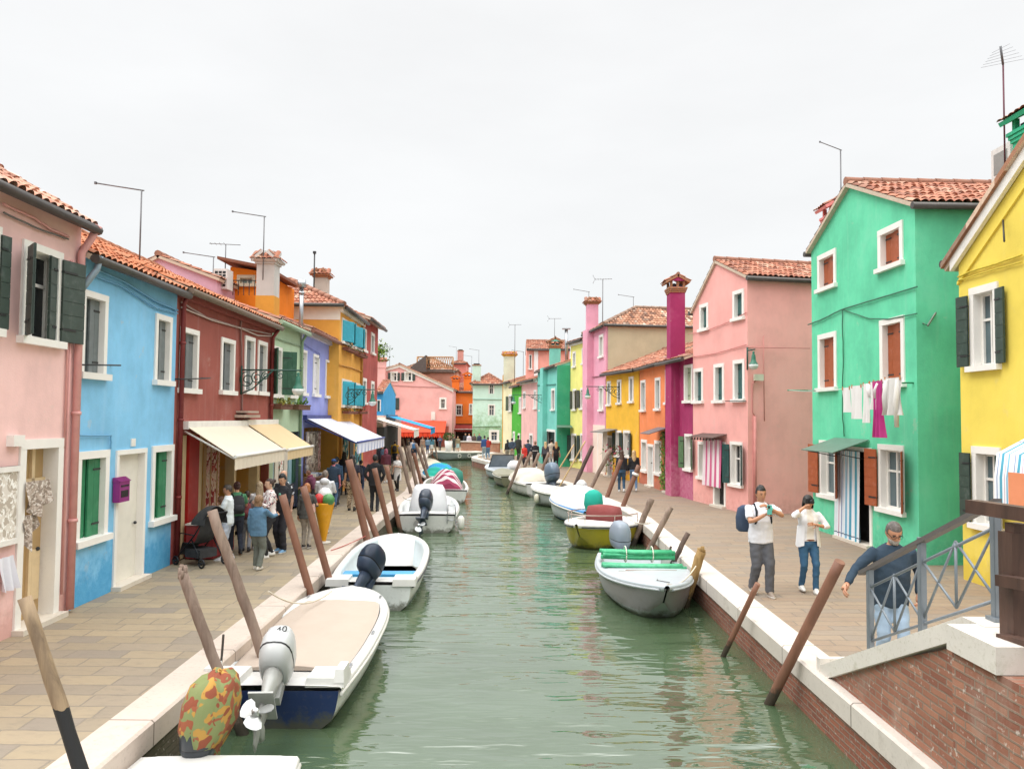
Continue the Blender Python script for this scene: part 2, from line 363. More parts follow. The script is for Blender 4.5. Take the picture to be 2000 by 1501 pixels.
# ------------------------------------------------------------------ water and the two banks
WZ = -.6
def water_mat():
    t = NT('canal_water'); co = t.coord()
    m1 = t.map(co, (.5, 1.45, 1), (0, 0, R_(5))); m2 = t.map(co, (1.3, 4.6, 1), (0, 0, R_(-7))); m3 = t.map(co, (.28, .5, 1), (0, 0, R_(18)))
    h = t.math('ADD', t.math('MULTIPLY', t.noise(1.0, 1.2, .4, m1, .7), 1.0), t.math('MULTIPLY', t.noise(1.4, 1.5, .5, m2, .5), .3))
    calm = t.noise(.35, 2, .5, m3)
    h = t.math('MULTIPLY', h, t.ramp(calm, [(.3, (.45, .45, .45)), (.62, (1, 1, 1))]))
    t.col(t.ramp(t.noise(.5, 3, .5, co), [(.3, lin('#42543a')), (.7, lin('#50634a'))]))
    t.rough(.025); t.b.inputs['IOR'].default_value = 2.7; t.b.inputs['Specular IOR Level'].default_value = .5
    t.bump(h, .9, .075); return t.m
b = MB(); b.face([(-30, -12, 0), (30, -12, 0), (30, 90, 0), (-30, 90, 0)])
tag(b.build('water', water_mat(), loc=(0, 0, WZ)), kind='structure').location = (0, 0, WZ)
for v_ in D.objects['water'].data.vertices: v_.co.z = 0
LC = [(-3.74, -8), (-3.78, 8), (-3.84, 13), (-3.97, 18), (-4.06, 23), (-4.13, 30), (-5.3, 43), (-6.9, 60), (-7.2, 66)]
RC = [(3.92, -8), (3.92, 10), (3.97, 15), (4.04, 19), (4.1, 22.5), (3.86, 26), (3.47, 28.9), (2.77, 34.3), (1.47, 39.9), (.55, 44.4), (-.97, 50), (-2.35, 55.0), (-2.52, 56.6), (-2.3, 58.2), (-1.1, 63.9)]
FB = [(-7.2, 66), (-4.4, 66.2), (-1.1, 63.9)]
def flat(name, pts, m):
    b = MB(); b.face([(x, y, 0) for x, y in pts]); return tag(b.build(name, m), kind='structure')
flat('pavement_left', [(-250, -8)]+[LC[0]]+LC[1:]+FB[1:]+[(-1.1, 400), (-250, 400)], paving('#988a72', '#a5957a', '#8a8073', '#7f776c', .66, .3))
flat('pavement_right', RC+[(-1.1, 400), (250, 400), (250, -8)], paving('#998773', '#917d6a', '#8c7f72', '#7a7067', .9, .24))
def offs(line, k):
    out = []
    for i, p in enumerate(line):
        a = V(line[max(i-1, 0)]).to_2d() if False else V((line[max(i-1, 0)][0], line[max(i-1, 0)][1], 0)); c = V((line[min(i+1, len(line)-1)][0], line[min(i+1, len(line)-1)][1], 0))
        d = (c-a).normalized(); n = V((d.y, -d.x, 0)); out.append((p[0]+n.x*k, p[1]+n.y*k))
    return out
def dense(line, step=1.0):
    out = []
    for a, c in zip(line[:-1], line[1:]):
        n = max(1, int(math.dist(a, c)/step))
        out += [(a[0]+(c[0]-a[0])*i/n, a[1]+(c[1]-a[1])*i/n) for i in range(n)]
    return out+[line[-1]]
def quay(line, sgn, label, m_wall, m_cop, wid=.42, thick=.23):
    t = thing('quay_wall', label, 'canal wall', (line[1][0], line[1][1], WZ))
    ln = dense(line, .8); o = offs(ln, sgn*wid); o2 = offs(ln, sgn*(wid-.035)); b = MB(); c = MB(); s = 0
    for i in range(len(ln)-1):
        d = math.dist(o[i], o[i+1]); ch = .018
        P = lambda q, z: (q[0], q[1], z)
        b.face([P(o2[i], -2), P(o2[i+1], -2), P(o2[i+1], -thick+.004), P(o2[i], -thick+.004)], 0, [(s, -2), (s+d, -2), (s+d, -thick), (s, -thick)])
        oc = lambda q, k: q
        rows = [[P(ln[i+j], -.03), P(ln[i+j], .012), (o[i+j][0]-(o[i+j][0]-ln[i+j][0])*.06, o[i+j][1]-(o[i+j][1]-ln[i+j][1])*.06, .012), (o[i+j][0], o[i+j][1], -.012), P(o[i+j], -thick), P(o2[i+j], -thick)] for j in (0, 1)]
        for k in range(5):
            w_ = (0, .04, .44, .47, .69, .73)
            c.face([rows[0][k], rows[1][k], rows[1][k+1], rows[0][k+1]], 0, [(s, w_[k]), (s+d, w_[k]), (s+d, w_[k+1]), (s, w_[k+1])])
        s += d
    b.build('wall', m_wall, t); c.build('coping', m_cop, t); return t
quay(LC, 1, 'low dark canal wall under pinkish white edge stones along the left pavement', brick('#5d5546', '#6d6250', '#57513f', wash='#46452f', washamt=.8, green=.8), stone('#cdbfb3', .12, '#857766', .38, 2.2))
quay(RC, -1, 'red brick canal wall under white edge stones along the right pavement', brick('#86503f', '#a5664f', '#8f8072', wash='#5f4a3f', washamt=.7, green=.95), stone('#d6cec5', .1, '#8a7d70', .32, 2.0))
quay([(-7.2, 66), (-4.4, 66.2), (-1.1, 63.9)], 1, 'distant canal wall closing the far end of the water', brick('#8d5140', '#a5664f', '#8f8072', wash='#6b5245', washamt=.5, green=.9), stone('#d8cfc4', .08, '#a2958a', .12, 2.0), .3)
b = MB(); t = thing('parapet', 'low brick parapet with stone top across the far end of the canal', 'wall', (-2.7, 65, 0))
b.obox((-4.35, 66.15, 0), (3.3, -2.25, 0), (.12, .2, 0), (0, 0, .76)); b.build('wall', brick('#b06f52', '#c78a66', '#a08a78', wash='#c9a58a', washamt=.4), t)
b = MB(); b.obox((-4.4, 66.1, .762), (3.4, -2.32, 0), (.16, .32, 0), (0, 0, .09)); b.build('coping', stone('#d6cdbf'), t)
# ------------------------------------------------------------------ houses
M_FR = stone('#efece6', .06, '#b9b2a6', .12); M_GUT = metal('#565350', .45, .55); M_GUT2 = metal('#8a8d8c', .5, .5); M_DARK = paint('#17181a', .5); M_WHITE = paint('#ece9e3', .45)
M_GLASS = glass(); M_GLASSB = glass('#5c7076'); M_IRON = paint('#2a2c2d', .5); M_ALU = metal('#b5b8bb', .3, .9); M_CABLE = paint('#6e6a66', .7)
def roof_slope(b, E0, E1, R0, m=0, tw=.175, course=.34, seg=5, amp=.05, deck=1, off=0):
    E0, E1, R0 = V(E0), V(E1), V(R0); e = E1-E0; Le = e.length; e.normalize(); s = R0-E0; s -= e*s.dot(e); Ls = s.length; s.normalize()
    n = e.cross(s); n = n if n.z > 0 else -n
    nt_ = max(1, round(Le/tw)); nc = max(1, round(Ls/course)); rows = []; uvb = []
    jit = [[random.uniform(-.012, .012) for _ in range(nt_)] for _ in range(nc)]
    for c in range(nc):
        for h in (0, 1):
            row = []
            for k in range(nt_*seg+1):
                tcol = min(k//seg, nt_-1); x = k/seg; f = abs(math.sin(math.pi*(k % seg)/seg)) if k % seg or True else 0
                row.append(E0+e*(Le*k/(nt_*seg))+s*(Ls*(c+h)/nc - (.02 if h == 0 else 0))+n*(amp*f**.8+(.028 if h == 0 else .0)+jit[c][tcol]*(1 if k % seg else 0)))
            rows.append(row)
    ns = nt_*seg
    b.grid(rows, m, False, False, uvf=lambda r, c: (c/seg*.999+off+.001, (r//2)+.3+.4*(r % 2)))
    if deck: b.obox(E0-n*.09, e*Le, s*Ls, n*.085, deck)
def ridge_tiles(b, A, B, m=0, r=.1):
    A, B = V(A), V(B); n = max(1, int((B-A).length/.42)); d = (B-A)/n
    for i in range(n):
        b.tube([A+d*i, A+d*(i+1.08)], [r*1.08, r*.92], 8, m)
class House:
    def __init__(s, name, label, P0, P1, depth, col, cat='house', mat=None, z0=0):
        s.P0 = V((P0[0], P0[1], z0)); s.P1 = V((P1[0], P1[1], z0)); s.w = (s.P1-s.P0).length; s.u = (s.P1-s.P0).normalized()
        n = V((s.u.y, -s.u.x, 0)); s.n = n if n.dot(EYE-(s.P0+s.P1)/2) > 0 else -n
        if abs(s.u.y) > abs(s.u.x): # canal-facing: normal points to the canal axis
            s.n = n if n.x*(-(s.P0.x)) > 0 else -n
        s.d = depth; s.mat = mat or plaster(col); s.t = thing(name, label, cat, (s.P0+s.P1)/2 - s.n*depth/2)
        s.holes = []; s.fr = None; s.trim = MB()
    def W(s, px, py):
        d = ray(px, py); t = (s.P0-EYE).dot(s.n)/d.dot(s.n); p = EYE+d*t-s.P0; return p.dot(s.u), p.z
    def pt(s, u, n, z): return s.P0+s.u*u+s.n*n+V((0, 0, z-s.P0.z*0))
    def fb(s, b, u0, u1, n0, n1, z0, z1, m=0): b.obox(s.pt(u0, n0, z0), s.u*(u1-u0), s.n*(n1-n0), V((0, 0, z1-z0)), m)
    def rect(s, x0, y0, x1, y1):
        cx, cy = (x0+x1)/2, (y0+y1)/2; a, c = s.W(x0, cy)[0], s.W(x1, cy)[0]; return min(a, c), max(a, c), s.W(cx, y1)[1], s.W(cx, y0)[1]
    def ez(s, px, py): return s.W(px, py)[1]
    # --- shell
    def shell(s, kind, e0, e1=None, ridge=None, ridge_u=.5, near=True, tiles_m=None, over=.18, seg=5, gutter=True, gm=None, pitch=.36, verge=.1, cornice=None):
        s.kind = kind; e1 = e0 if e1 is None else e1; s.e0, s.e1 = e0, e1; b = MB(); w, d = s.w, s.d
        tm = tiles_m or tiles('red'); rb = MB(); U, N = s.u, s.n; z = V((0, 0, 1))
        if kind in ('eave', 'hip'): prof = [(0, e0), (w, e1)]
        elif kind == 'flat': prof = [(0, e0), (w, e1)]
        else: prof = [(0, e0), (w*ridge_u, ridge), (w, e1)]
        s.panel(b, s.pt(0, 0, 0), U, w, prof, s.holes)
        if kind == 'eave':
            rz = max(e0, e1)+d/2*pitch; sp = [(0, e0), (d/2, rz), (d, e0)]; sp1 = [(0, e1), (d/2, rz), (d, e1)]
        else: sp = [(0, e0), (d, e0)]; sp1 = [(0, e1), (d, e1)]
        s.panel(b, s.pt(0, 0, 0), -N, d, sp, getattr(s, 'sholes', [])); s.panel(b, s.pt(w, 0, 0), -N, d, sp1, []); s.panel(b, s.pt(0, -d, 0), U, w, prof, [])
        s.wall = b.build('wall', s.mat, s.t)
        if kind == 'eave':
            o = over; sl = V((0, 0, -o*pitch))
            roof_slope(rb, s.pt(-.03, o, e0)+sl, s.pt(w+.03, o, e1)+sl, s.pt(-.03, -d/2, rz), 0, seg=seg)
            roof_slope(rb, s.pt(w+.03, -d-o, e1)+sl, s.pt(-.03, -d-o, e0)+sl, s.pt(w+.03, -d/2, rz), 0, seg=3)
            ridge_tiles(rb, s.pt(0, -d/2, rz+.03), s.pt(w, -d/2, rz+.03))
        elif kind == 'gable':
            wr = w*ridge_u; k0 = (ridge-e0)/wr; k1 = (ridge-e1)/(w-wr); o = over
            roof_slope(rb, s.pt(-o, -d, e0-o*k0), s.pt(-o, verge, e0-o*k0), s.pt(wr, -d, ridge), 0, seg=seg)
            roof_slope(rb, s.pt(w+o, verge, e1-o*k1), s.pt(w+o, -d, e1-o*k1), s.pt(wr, verge, ridge), 0, seg=seg)
            ridge_tiles(rb, s.pt(wr, verge, ridge+.04), s.pt(wr, -d, ridge+.04))
        elif kind == 'hip':
            rz = e0+min(d, w)/2*pitch; o = over; q = min(d, w)/2
            A, B, C_, D_ = s.pt(-o, o, e0-o*pitch), s.pt(w+o, o, e0-o*pitch), s.pt(w+o, -d-o, e0-o*pitch), s.pt(-o, -d-o, e0-o*pitch)
            if w < d: X, Y = s.pt(w/2, -q, rz), s.pt(w/2, -d+q, rz)
            else: X, Y = s.pt(q, -d/2, rz), s.pt(w-q, -d/2, rz)
            s.hip(rb, A, B, C_, D_, X, Y, seg, w < d)
        if rb.v: s.roof = rb.build('roof', [tm, s.mat if kind == 'hip' else paint('#c9b6a2', .8)], s.t)
        if gutter and kind != 'flat':
            gb = MB()
            if kind == 'gable':
                for (uu, ee, sg) in ((-over, e0, -1), (w+over, e1, 1)):
                    g2 = MB(); g2.tube([s.pt(uu+sg*.05, verge+.02, ee-.13), s.pt(uu+sg*.05, -d, ee-.13)], .075, 8); g2.build('gutter', gm or M_GUT, s.t)
            else:
                gb.tube([s.pt(-.02, over+.05, e0-over*pitch-.07), s.pt(w+.02, over+.05, e1-over*pitch-.07)], .072, 8)
                if kind == 'hip': gb.tube([s.pt(-over-.05, over, e0-.1), s.pt(-over-.05, -d, e0-.1)], .072, 8)
            if gb.v: gb.build('gutter', gm or M_GUT, s.t)
        if cornice and kind in ('eave', 'hip'):
            cb = MB(); s.fb(cb, 0, w, .004, .12, e0-.3, e0-.06); cb.build('cornice', cornice, s.t)
    def hip(s, b, A, B, C_, D_, X, Y, seg, short_front):
        # tiled hip roof: each slope is a tiled sheet cut by its hips
        def slope(P, Q, tops):
            t = MB(); P, Q = V(P), V(Q); top = V(tops[0]); e = (Q-P).normalized()
            roof_slope(t, P, Q, P+(top-P)-e*(top-P).dot(e), 0, seg=seg, deck=0)
            poly = [P, Q]+[V(x) for x in tops[::-1]]; nn = (Q-P).cross(top-P)
            me = t.mesh('x', [], None); bm = bmesh.new(); bm.from_mesh(me)
            uvl = bm.loops.layers.uv.active
            for i in range(len(poly)):
                a, c = poly[i], poly[(i+1) % len(poly)]; pn = (c-a).cross(nn).normalized()
                cen = sum(poly, V((0, 0, 0)))/len(poly)
                if (cen-a).dot(pn) > 0: pn = -pn
                if i == 0: continue
                bmesh.ops.bisect_plane(bm, geom=bm.verts[:]+bm.edges[:]+bm.faces[:], plane_co=a, plane_no=pn, clear_outer=True)
            for f in bm.faces:
                b.face([v.co for v in f.verts], 0, [tuple(l[uvl].uv) for l in f.loops])
            bm.free(); D.meshes.remove(me)
            b.face([p-V((0, 0, .06)) for p in poly], 1)
        if short_front:
            slope(A, B, [X]); slope(B, C_, [X, Y][::1] if False else [X, Y]); slope(D_, A, [Y, X]); slope(C_, D_, [Y])
        else:
            slope(A, B, [X, Y]); slope(B, C_, [Y]); slope(C_, D_, [Y, X]); slope(D_, A, [X])
        for p, q in ((A, X), (D_, X if not short_front else Y), (B, Y if not short_front else X), (C_, Y), (X, Y)): ridge_tiles(b, V(p)+V((0, 0, .05)), V(q)+V((0, 0, .05)))
    def panel(s, b, O, U, w, prof, holes, m=0, depth=.22):
        Nn = s.n if abs(U.dot(s.n)) < .5 else None
        us = sorted(set([0, w]+[h for q in holes for h in q[:2]]+[p[0] for p in prof])); us = [x for x in us if -1e-6 <= x <= w+1e-6]
        def top(x):
            for (a, za), (c, zc) in zip(prof[:-1], prof[1:]):
                if a-1e-6 <= x <= c+1e-6: return za+(zc-za)*((x-a)/(c-a) if c > a else 0)
            return prof[-1][1]
        z = V((0, 0, 1)); q = lambda x, h: O+U*x+z*h
        for a, c in zip(us[:-1], us[1:]):
            if c-a < 1e-5: continue
            mid = (a+c)/2; hs = sorted([h for h in holes if h[0] < mid < h[1]], key=lambda h: h[2]); zb = 0.0
            for h in hs:
                if h[2] > zb+1e-4: b.face([q(a, zb), q(c, zb), q(c, h[2]), q(a, h[2])], m, [(a, zb), (c, zb), (c, h[2]), (a, h[2])])
                zb = h[3]
            b.face([q(a, zb), q(c, zb), q(c, top(c)), q(a, top(a))], m, [(a, zb), (c, zb), (c, top(c)), (a, top(a))])
        if Nn is None: return
        I = -Nn*depth
        for h in holes:
            u0, u1, z0, z1 = h[:4]
            for p0, p1 in (((u0, z0), (u1, z0)), ((u1, z0), (u1, z1)), ((u1, z1), (u0, z1)), ((u0, z1), (u0, z0))):
                b.face([q(*p0), q(*p1), q(*p1)+I, q(*p0)+I], m)
    # --- openings.  rects in photograph pixels: outer edge of the stone surround
    def leaf(s, b, u0, hinge, width, z0, z1, ang, n0, m=0, planks=3, horiz=False, hm=1, hinges=True):
        """one shutter leaf hinged at u0; hinge=+1 opens towards +u from the hinge.  ang 0 closed .. 180 flat on the wall."""
        a = R_(ang); d = s.u*(hinge*math.cos(a))+s.n*math.sin(a); nn = V((0, 0, 1)).cross(d).normalized(); th = .035
        O = s.pt(u0, n0, z0)
        if horiz:
            k = 6; hgt = (z1-z0)/k
            for i in range(k): b.obox(O+V((0, 0, hgt*i+.004)), d*width, nn*th, V((0, 0, hgt-.008)), m)
            b.obox(O+nn*.008, d*width, nn*(th-.016), V((0, 0, z1-z0)), m)
        else:
            wp = width/planks
            for i in range(planks): b.obox(O+d*(wp*i+.003), d*(wp-.006), nn*th, V((0, 0, z1-z0)), m)
            b.obox(O+nn*.008, d*width, nn*(th-.016), V((0, 0, z1-z0)), m)
        if hinges:
            for f in (.14, .84):
                b.obox(O+V((0, 0, (z1-z0)*f))-nn*.008, d*(width*.62), nn*(th+.016), V((0, 0, .03)), hm)
    def window(s, kind, px, scol=None, uz=None, fw=.1, sill=True, fm=None, glass_m=None, louver=False, angs=(165, 165), split=True, proud=.03, horiz=False, cur=None, name='window', fold=None, lab=None):
        u0, u1, z0, z1 = uz or s.rect(*px); fm = fm or M_FR; fw = min(fw, (u1-u0)*.22); sh = .1 if sill else 0
        s.holes.append((u0+.012, u1-.012, z0+.012, z1-.012)); b = MB()
        s.fb(b, u0, u0+fw, -.2, proud, z0+sh, z1-fw); s.fb(b, u1-fw, u1, -.2, proud, z0+sh, z1-fw); s.fb(b, u0, u1, -.2, proud+.003, z1-fw, z1)
        w_ = b.build(name, fm, s.t)
        if lab: w_['label'] = lab
        if sill:
            c = MB(); s.fb(c, u0-.05, u1+.05, -.2, proud+.07, z0, z0+sh); c.build('sill', fm, w_)
        a0, a1, b0, b1 = u0+fw, u1-fw, z0+sh, z1-fw; mid = (a0+a1)/2
        sm = [paint(scol, .55, .1, 7, bump=.1) if scol else M_WHITE, M_IRON]
        if kind == 'closed':
            c = MB()
            for h, x in ((1, a0), (-1, a1)): s.leaf(c, x, h, (a1-a0)/2-.006, b0, b1, 0, -.1, horiz=horiz, planks=2)
            if horiz is None: pass
            c.build('shutter', sm, w_); c = MB(); s.fb(c, a0, a1, -.2, -.16, b0, b1); c.build('pane', M_DARK, w_)
            return w_
        # sash and glass
        c = MB(); s.fb(c, a0, a1, -.175, -.165, b0, b1); g = c.build('pane', glass_m or M_GLASS, w_)
        c = MB(); k = .045
        for x in (a0, mid-k/2, a1-k): s.fb(c, x, x+k, -.163, -.12, b0, b1)
        for zz in (b0, b0+(b1-b0)*.62, b1-k): s.fb(c, a0+k, a1-k, -.16, -.13, zz, zz+k)
        c.build('sash', M_WHITE, w_)
        if cur:
            c = MB(); n = 14; rows = [[s.pt(a0+(a1-a0)*i/n, -.19+.012*math.sin(i*2.3), zz) for i in range(n+1)] for zz in (b0, b1)]; c.grid(rows, 0); 
            c2 = MB(); s.fb(c2, a0+.05, mid-.03, -.164, -.1635, b0+.04, b1-.05); c2.build('curtain', cur, w_)
        if kind == 'open':
            half = (a1-a0)/2
            for h, x, an in ((1, u0+.03, angs[0]), (-1, u1-.03, angs[1])):
                if an is None: continue
                c = MB(); nn = proud+.03
                if louver:
                    s.leaf(c, x, h, half, b0, b1, an, nn, hinges=False, planks=1)
                    a = R_(an); d = s.u*(h*math.cos(a))+s.n*math.sin(a); q = V((0, 0, 1)).cross(d).normalized()
                    for i in range(int((b1-b0)/.07)): c.obox(s.pt(x, nn, b0+.03+.07*i)-q*.012+d*.04, d*(half-.08), q*.06, V((0, 0, .02)), 0)
                elif fold:
                    a = R_(fold[0]); d = s.u*(h*math.cos(a))+s.n*math.sin(a)
                    s.leaf(c, x, h, half*.55, b0, b1, fold[0], nn, horiz=horiz)
                    e = d*(half*.55); du, dn = e.dot(s.u), e.dot(s.n)
                    s.leaf(c, x+du, h, half*.7, b0, b1, fold[1], nn+dn, horiz=horiz)
                else: s.leaf(c, x, h, half, b0, b1, an, nn, horiz=horiz)
                c.build('shutter', sm, w_)
        return w_
    def door(s, px, col='#d9d8d2', uz=None, fw=.11, fm=None, recess=-.14, dark=False, step=True, panels=True):
        u0, u1, z0, z1 = uz or s.rect(*px); z0 = 0; fm = fm or M_FR
        s.holes.append((u0+.012, u1-.012, 0, z1-.012)); b = MB(); a0, a1, b1 = u0+fw, u1-fw, z1-fw
        if dark: s.fb(b, a0, a1, -.2, -.17, 0, b1)  # open doorway: a near-black sheet paints in the shade of the interior
        else:
            s.fb(b, a0, a1, recess-.04, recess, .02, b1)
            if panels:
                for zz, hh in ((.2, .75), (1.05, b1-1.2)): s.fb(b, a0+.12, a1-.12, recess, recess+.018, zz, zz+hh)
            b.ball(s.pt(a1-.12, recess+.04, 1.0), .03, 8, 5, 1)
        d_ = b.build('door', [paint(col, .5, .05) if not dark else M_DARK, M_IRON], s.t); b = MB()
        s.fb(b, u0, a0, -.2, .03, 0, b1); s.fb(b, a1, u1, -.2, .03, 0, b1); s.fb(b, u0, u1, -.2, .033, b1, z1); b.build('frame', fm, d_)
        if step: b = MB(); s.fb(b, u0-.02, u1+.02, -.2, .16, 0, .07); b.build('doorstep', stone('#d9d0c2'), d_)
        return d_
    def pipe(s, pts, r, m, name='downpipe', rings=True):      # pts (u, n, z)
        b = MB(); P = [s.pt(*p) for p in pts]; b.tube(P, r, 8)
        if rings:
            L = P[-1]-P[-2]
            for f in (.15, .45, .75): b.tube([P[-2]+L*f, P[-2]+L*f+L.normalized()*.05], r*1.25, 8)
        return b.build(name, m, s.t)
    def cable(s, pts, r=.012, m=None, n=.04, sag=.0, name='cable'):
        b = MB(); P = []
        for (a, c) in zip(pts[:-1], pts[1:]):
            for i in range(6):
                f = i/6; P.append(s.pt(a[0]+(c[0]-a[0])*f, n+.006*math.sin(i*1.7+a[0]*9), a[1]+(c[1]-a[1])*f - sag*4*f*(1-f)))
        P.append(s.pt(pts[-1][0], n, pts[-1][1])); b.tube(P, r, 5); return b.build(name, m or M_CABLE, s.t)
    def cpx(s, pts, **k): return s.cable([s.W(*p) for p in pts], **k)
    def rod(s, px0, px1, n=.12, m=None, r=.014):
        a, c = s.W(*px0), s.W(*px1); b = MB(); b.tube([s.pt(a[0], n, a[1]), s.pt(c[0], n, c[1])], r, 6)
        for q in (a, c): b.tube([s.pt(q[0], 0, q[1]), s.pt(q[0], n, q[1])], r, 6)
        return b.build('rail', m or M_IRON, s.t)
    def awning(s, uA, uB, zt, zf, proj, m, val=.25, vm=None, box=True, sag=.0, name='awning', arm=None, scal=0):
        b = MB(); n = max(2, int((uB-uA)/.12)); rows = []
        for j in range(7):
            f = j/6; rows.append([s.pt(uA+(uB-uA)*i/n, .1+(proj-.1)*f, zt+(zf-zt)*f-sag*4*f*(1-f)+.006*math.sin(i*1.3)*f) for i in range(n+1)])
        b.grid(rows, 0, uvf=lambda r, c: ((uB-uA)*c/n, r/6)); b.grid([[p-V((0, 0, .012)) for p in r] for r in rows], 0, uvf=lambda r, c: ((uB-uA)*c/n, r/6))
        a_ = b.build(name, m, s.t); b = MB()
        N = n*3
        b.grid([[s.pt(uA+(uB-uA)*i/N, proj+.02+.012*math.sin(i*.9)*(j), zf-(val*(1-.35*scal*abs(math.sin(i*.55))) if j else 0)) for i in range(N+1)] for j in (0, 1)], 0, uvf=lambda r, c: ((uB-uA)*c/N, r))
        b.build('valance', vm or m, a_); b = MB(); b.tube([s.pt(uA, proj+.02, zf+.01), s.pt(uB, proj+.02, zf+.01)], .035, 8)
        for uu in (uA+.03, uB-.03): b.tube([s.pt(uu, .05, zt-.1), s.pt(uu, proj, zf-.03)], .022, 6)
        if box: s.fb(b, uA-.02, uB+.02, .0, .14, zt-.06, zt+.1)
        b.build('awning_frame', arm or M_WHITE, a_); return a_
def chimney(H, c, sx, sy, z0, z1, m, cap='gable', tm=None, parent=None, collar=None, neck=None):
    """masonry stack; c is the plan centre.  cap: gable (little tiled roof over smoke slots), tiled, flat"""
    b = MB(); x, y = c[0], c[1]; ch = (.42 if cap == 'gable' else .0); zt = z1-ch
    b.box((x, y, (z0+zt)/2), (sx, sy, zt-z0), m=0)
    if neck: b.box((x, y, z0+neck/2), (sx*1.04, sy*1.04, neck), m=3)
    if cap == 'gable':
        for i in range(3): b.box((x, y, zt-.2+.07*i), (sx+.06+.05*i, sy+.06+.05*i, .065), m=1)
        for dx in (-1, 0, 1):
            for dy in (-1, 1): b.box((x+dx*(sx/2-.04), y+dy*(sy/2-.04), zt+.1), (.09, .09, .24), m=1)
        b.box((x, y, zt+.06), (sx*.7, sy*.7, .1), m=2)
        w = sx/2+.2; l = sy/2+.12; zz = zt+.2
        roof_slope(b, (x-w, y+l, zz), (x-w, y-l, zz), (x, y+l, zz+.26), 4, seg=4, amp=.035, course=.3)
        roof_slope(b, (x+w, y-l, zz), (x+w, y+l, zz), (x, y-l, zz+.26), 4, seg=4, amp=.035, course=.3)
        b.face([(x-w+.1, y-l+.03, zz), (x+w-.1, y-l+.03, zz), (x, y-l+.03, zz+.22)], 0)
        ridge_tiles(b, (x, y-l, zz+.28), (x, y+l, zz+.28), 4, .06)
    elif cap == 'tiled':
        for i in range(2): b.box((x, y, zt-.1+.06*i), (sx+.08+.06*i, sy+.08+.06*i, .055), m=1)
        roof_slope(b, (x-sx/2-.14, y-sy/2-.14, zt), (x+sx/2+.14, y-sy/2-.14, zt), (x-sx/2-.14, y-sy/2+.16, zt+.26), 4, seg=4, amp=.04, course=.28)
        roof_slope(b, (x+sx/2+.14, y-sy/2-.14, zt), (x+sx/2+.14, y+sy/2+.14, zt), (x+sx/2-.16, y-sy/2-.14, zt+.26), 4, seg=4, amp=.04, course=.28)
        roof_slope(b, (x-sx/2-.14, y+sy/2+.14, zt), (x-sx/2-.14, y-sy/2-.14, zt), (x-sx/2+.16, y+sy/2+.14, zt+.26), 4, seg=4, amp=.04, course=.28)
        b.box((x, y, zt+.24), (sx*.8, sy*.8, .06), m=1)
    else:
        b.box((x, y, zt+.04), (sx+.1, sy+.1, .08), m=1); b.box((x, y, zt+.14), (sx*.75, sy*.75, .12), m=2)
    return b.build('chimney', [m, collar or brick('#b5764f', '#c98d68', '#b09a86'), M_DARK, neck and plaster('#c98f3c') or m, tm or tiles('red'), tm or tiles('red')], parent or H.roof)
def antenna(label, base, h, kind='mast', yaw=0.0, group='television antennas on the rooftops'):
    t = thing('antenna', label, 'antenna', base); b = MB(); x, y, z = base
    b.tube([(x, y, z), (x, y, z+h)], .017 if h < 3 else .022, 6); b.build('mast', metal('#5f2f3c' if kind == 'fan' else '#6d6c6e', .5, .4), t); b = MB(); d = V((math.cos(yaw), math.sin(yaw), 0)); q = V((-d.y, d.x, 0)); T = V((x, y, z+h))
    if kind == 'arm': b.tube([T+d*.05, T-d*.9+V((0, 0, .12))], .015, 5); b.box(tuple(T-d*.9+V((0, 0, .12))), (.04, .04, .05))
    elif kind == 'fan':
        b.tube([T, T-d*.12+V((0, 0, .3))+q*.12], .022, 5)
        for i in range(6): p = T+(V((0, 0, .3))-d*.12+q*.12)*(.05+.16*i); b.tube([p-q*(.42-.05*i)+V((0, 0, .1)), p+q*(.42-.05*i)-V((0, 0, .08))], .003, 4)
    else:
        b.tube([T-d*.5, T+d*.45], .012, 5)
        for i in range(7 if kind == 'yagi' else 4):
            l = .16+.03*i; p = T+d*(-.45+.14*i); b.tube([p-q*l, p+q*l], .006, 4)
        if kind == 'yagi':
            p = T+d*.42
            for sg in (-1, 1): b.tube([p, p+V((0, 0, .22*sg))+d*.12], .008, 4); b.tube([p+V((0, 0, .2*sg))-q*.2+d*.1, p+V((0, 0, .2*sg))+q*.2+d*.1], .006, 4)
    b.build('aerial', metal('#77777a', .5, .6), t); tag(t, group=group); return t
# ------------------------------------------------------------------ LEFT ROW
def LP(px, py=805):
    d = ray(px, py); k = d.x/d.y; y = (-6.5+.02*11.4)/(k+.02); return (-6.5-.02*(y-11.4), y)
DKG, GREY, GREEN, TEAL, RUST = '#3c4a44', '#7c8688', '#2f7f57', '#37b3c9', '#a4532c'
def eave_of(h, *px): return h.ez(*px)
# --- pink house, nearest on the left
H = House('pink_house', 'pale pink house nearest on the left with dark green shutters and a lace shop doorway', (-6.44, 6.6), LP(147), 6.5, None, mat=plaster('#e8b9b4', .12, '#cf9f97', .45, '#dcb0a8'))
e = H.ez(150, 428)+.05
H.window('open', (39, 479, 118, 676), DKG, angs=(138, None), horiz=True, cur=fabric('#e6e2d8'))
w_ = [c for c in H.t.children if c.name.startswith('window')][0]
c = MB(); u0, u1, z0, z1 = H.rect(39, 479, 118, 676); H.leaf(c, u1-.08, -1, .27, z0+.12, z1-.1, 12, -.03, horiz=True)
H.leaf(c, u1-.05, -1, .42, z0+.1, z1-.1, 168, .07, horiz=True); c.build('shutter', [paint(DKG, .55, .1, 7, bump=.1), M_IRON], w_)
u0, _ = H.W(-58, 560); u1, _ = H.W(-4, 560); z0, z1 = H.W(10, 648)[1]-.08, H.W(10, 463)[1]+.1
H.window('open', None, DKG, uz=(u0, u1, z0, z1), angs=(None, 172), horiz=True)
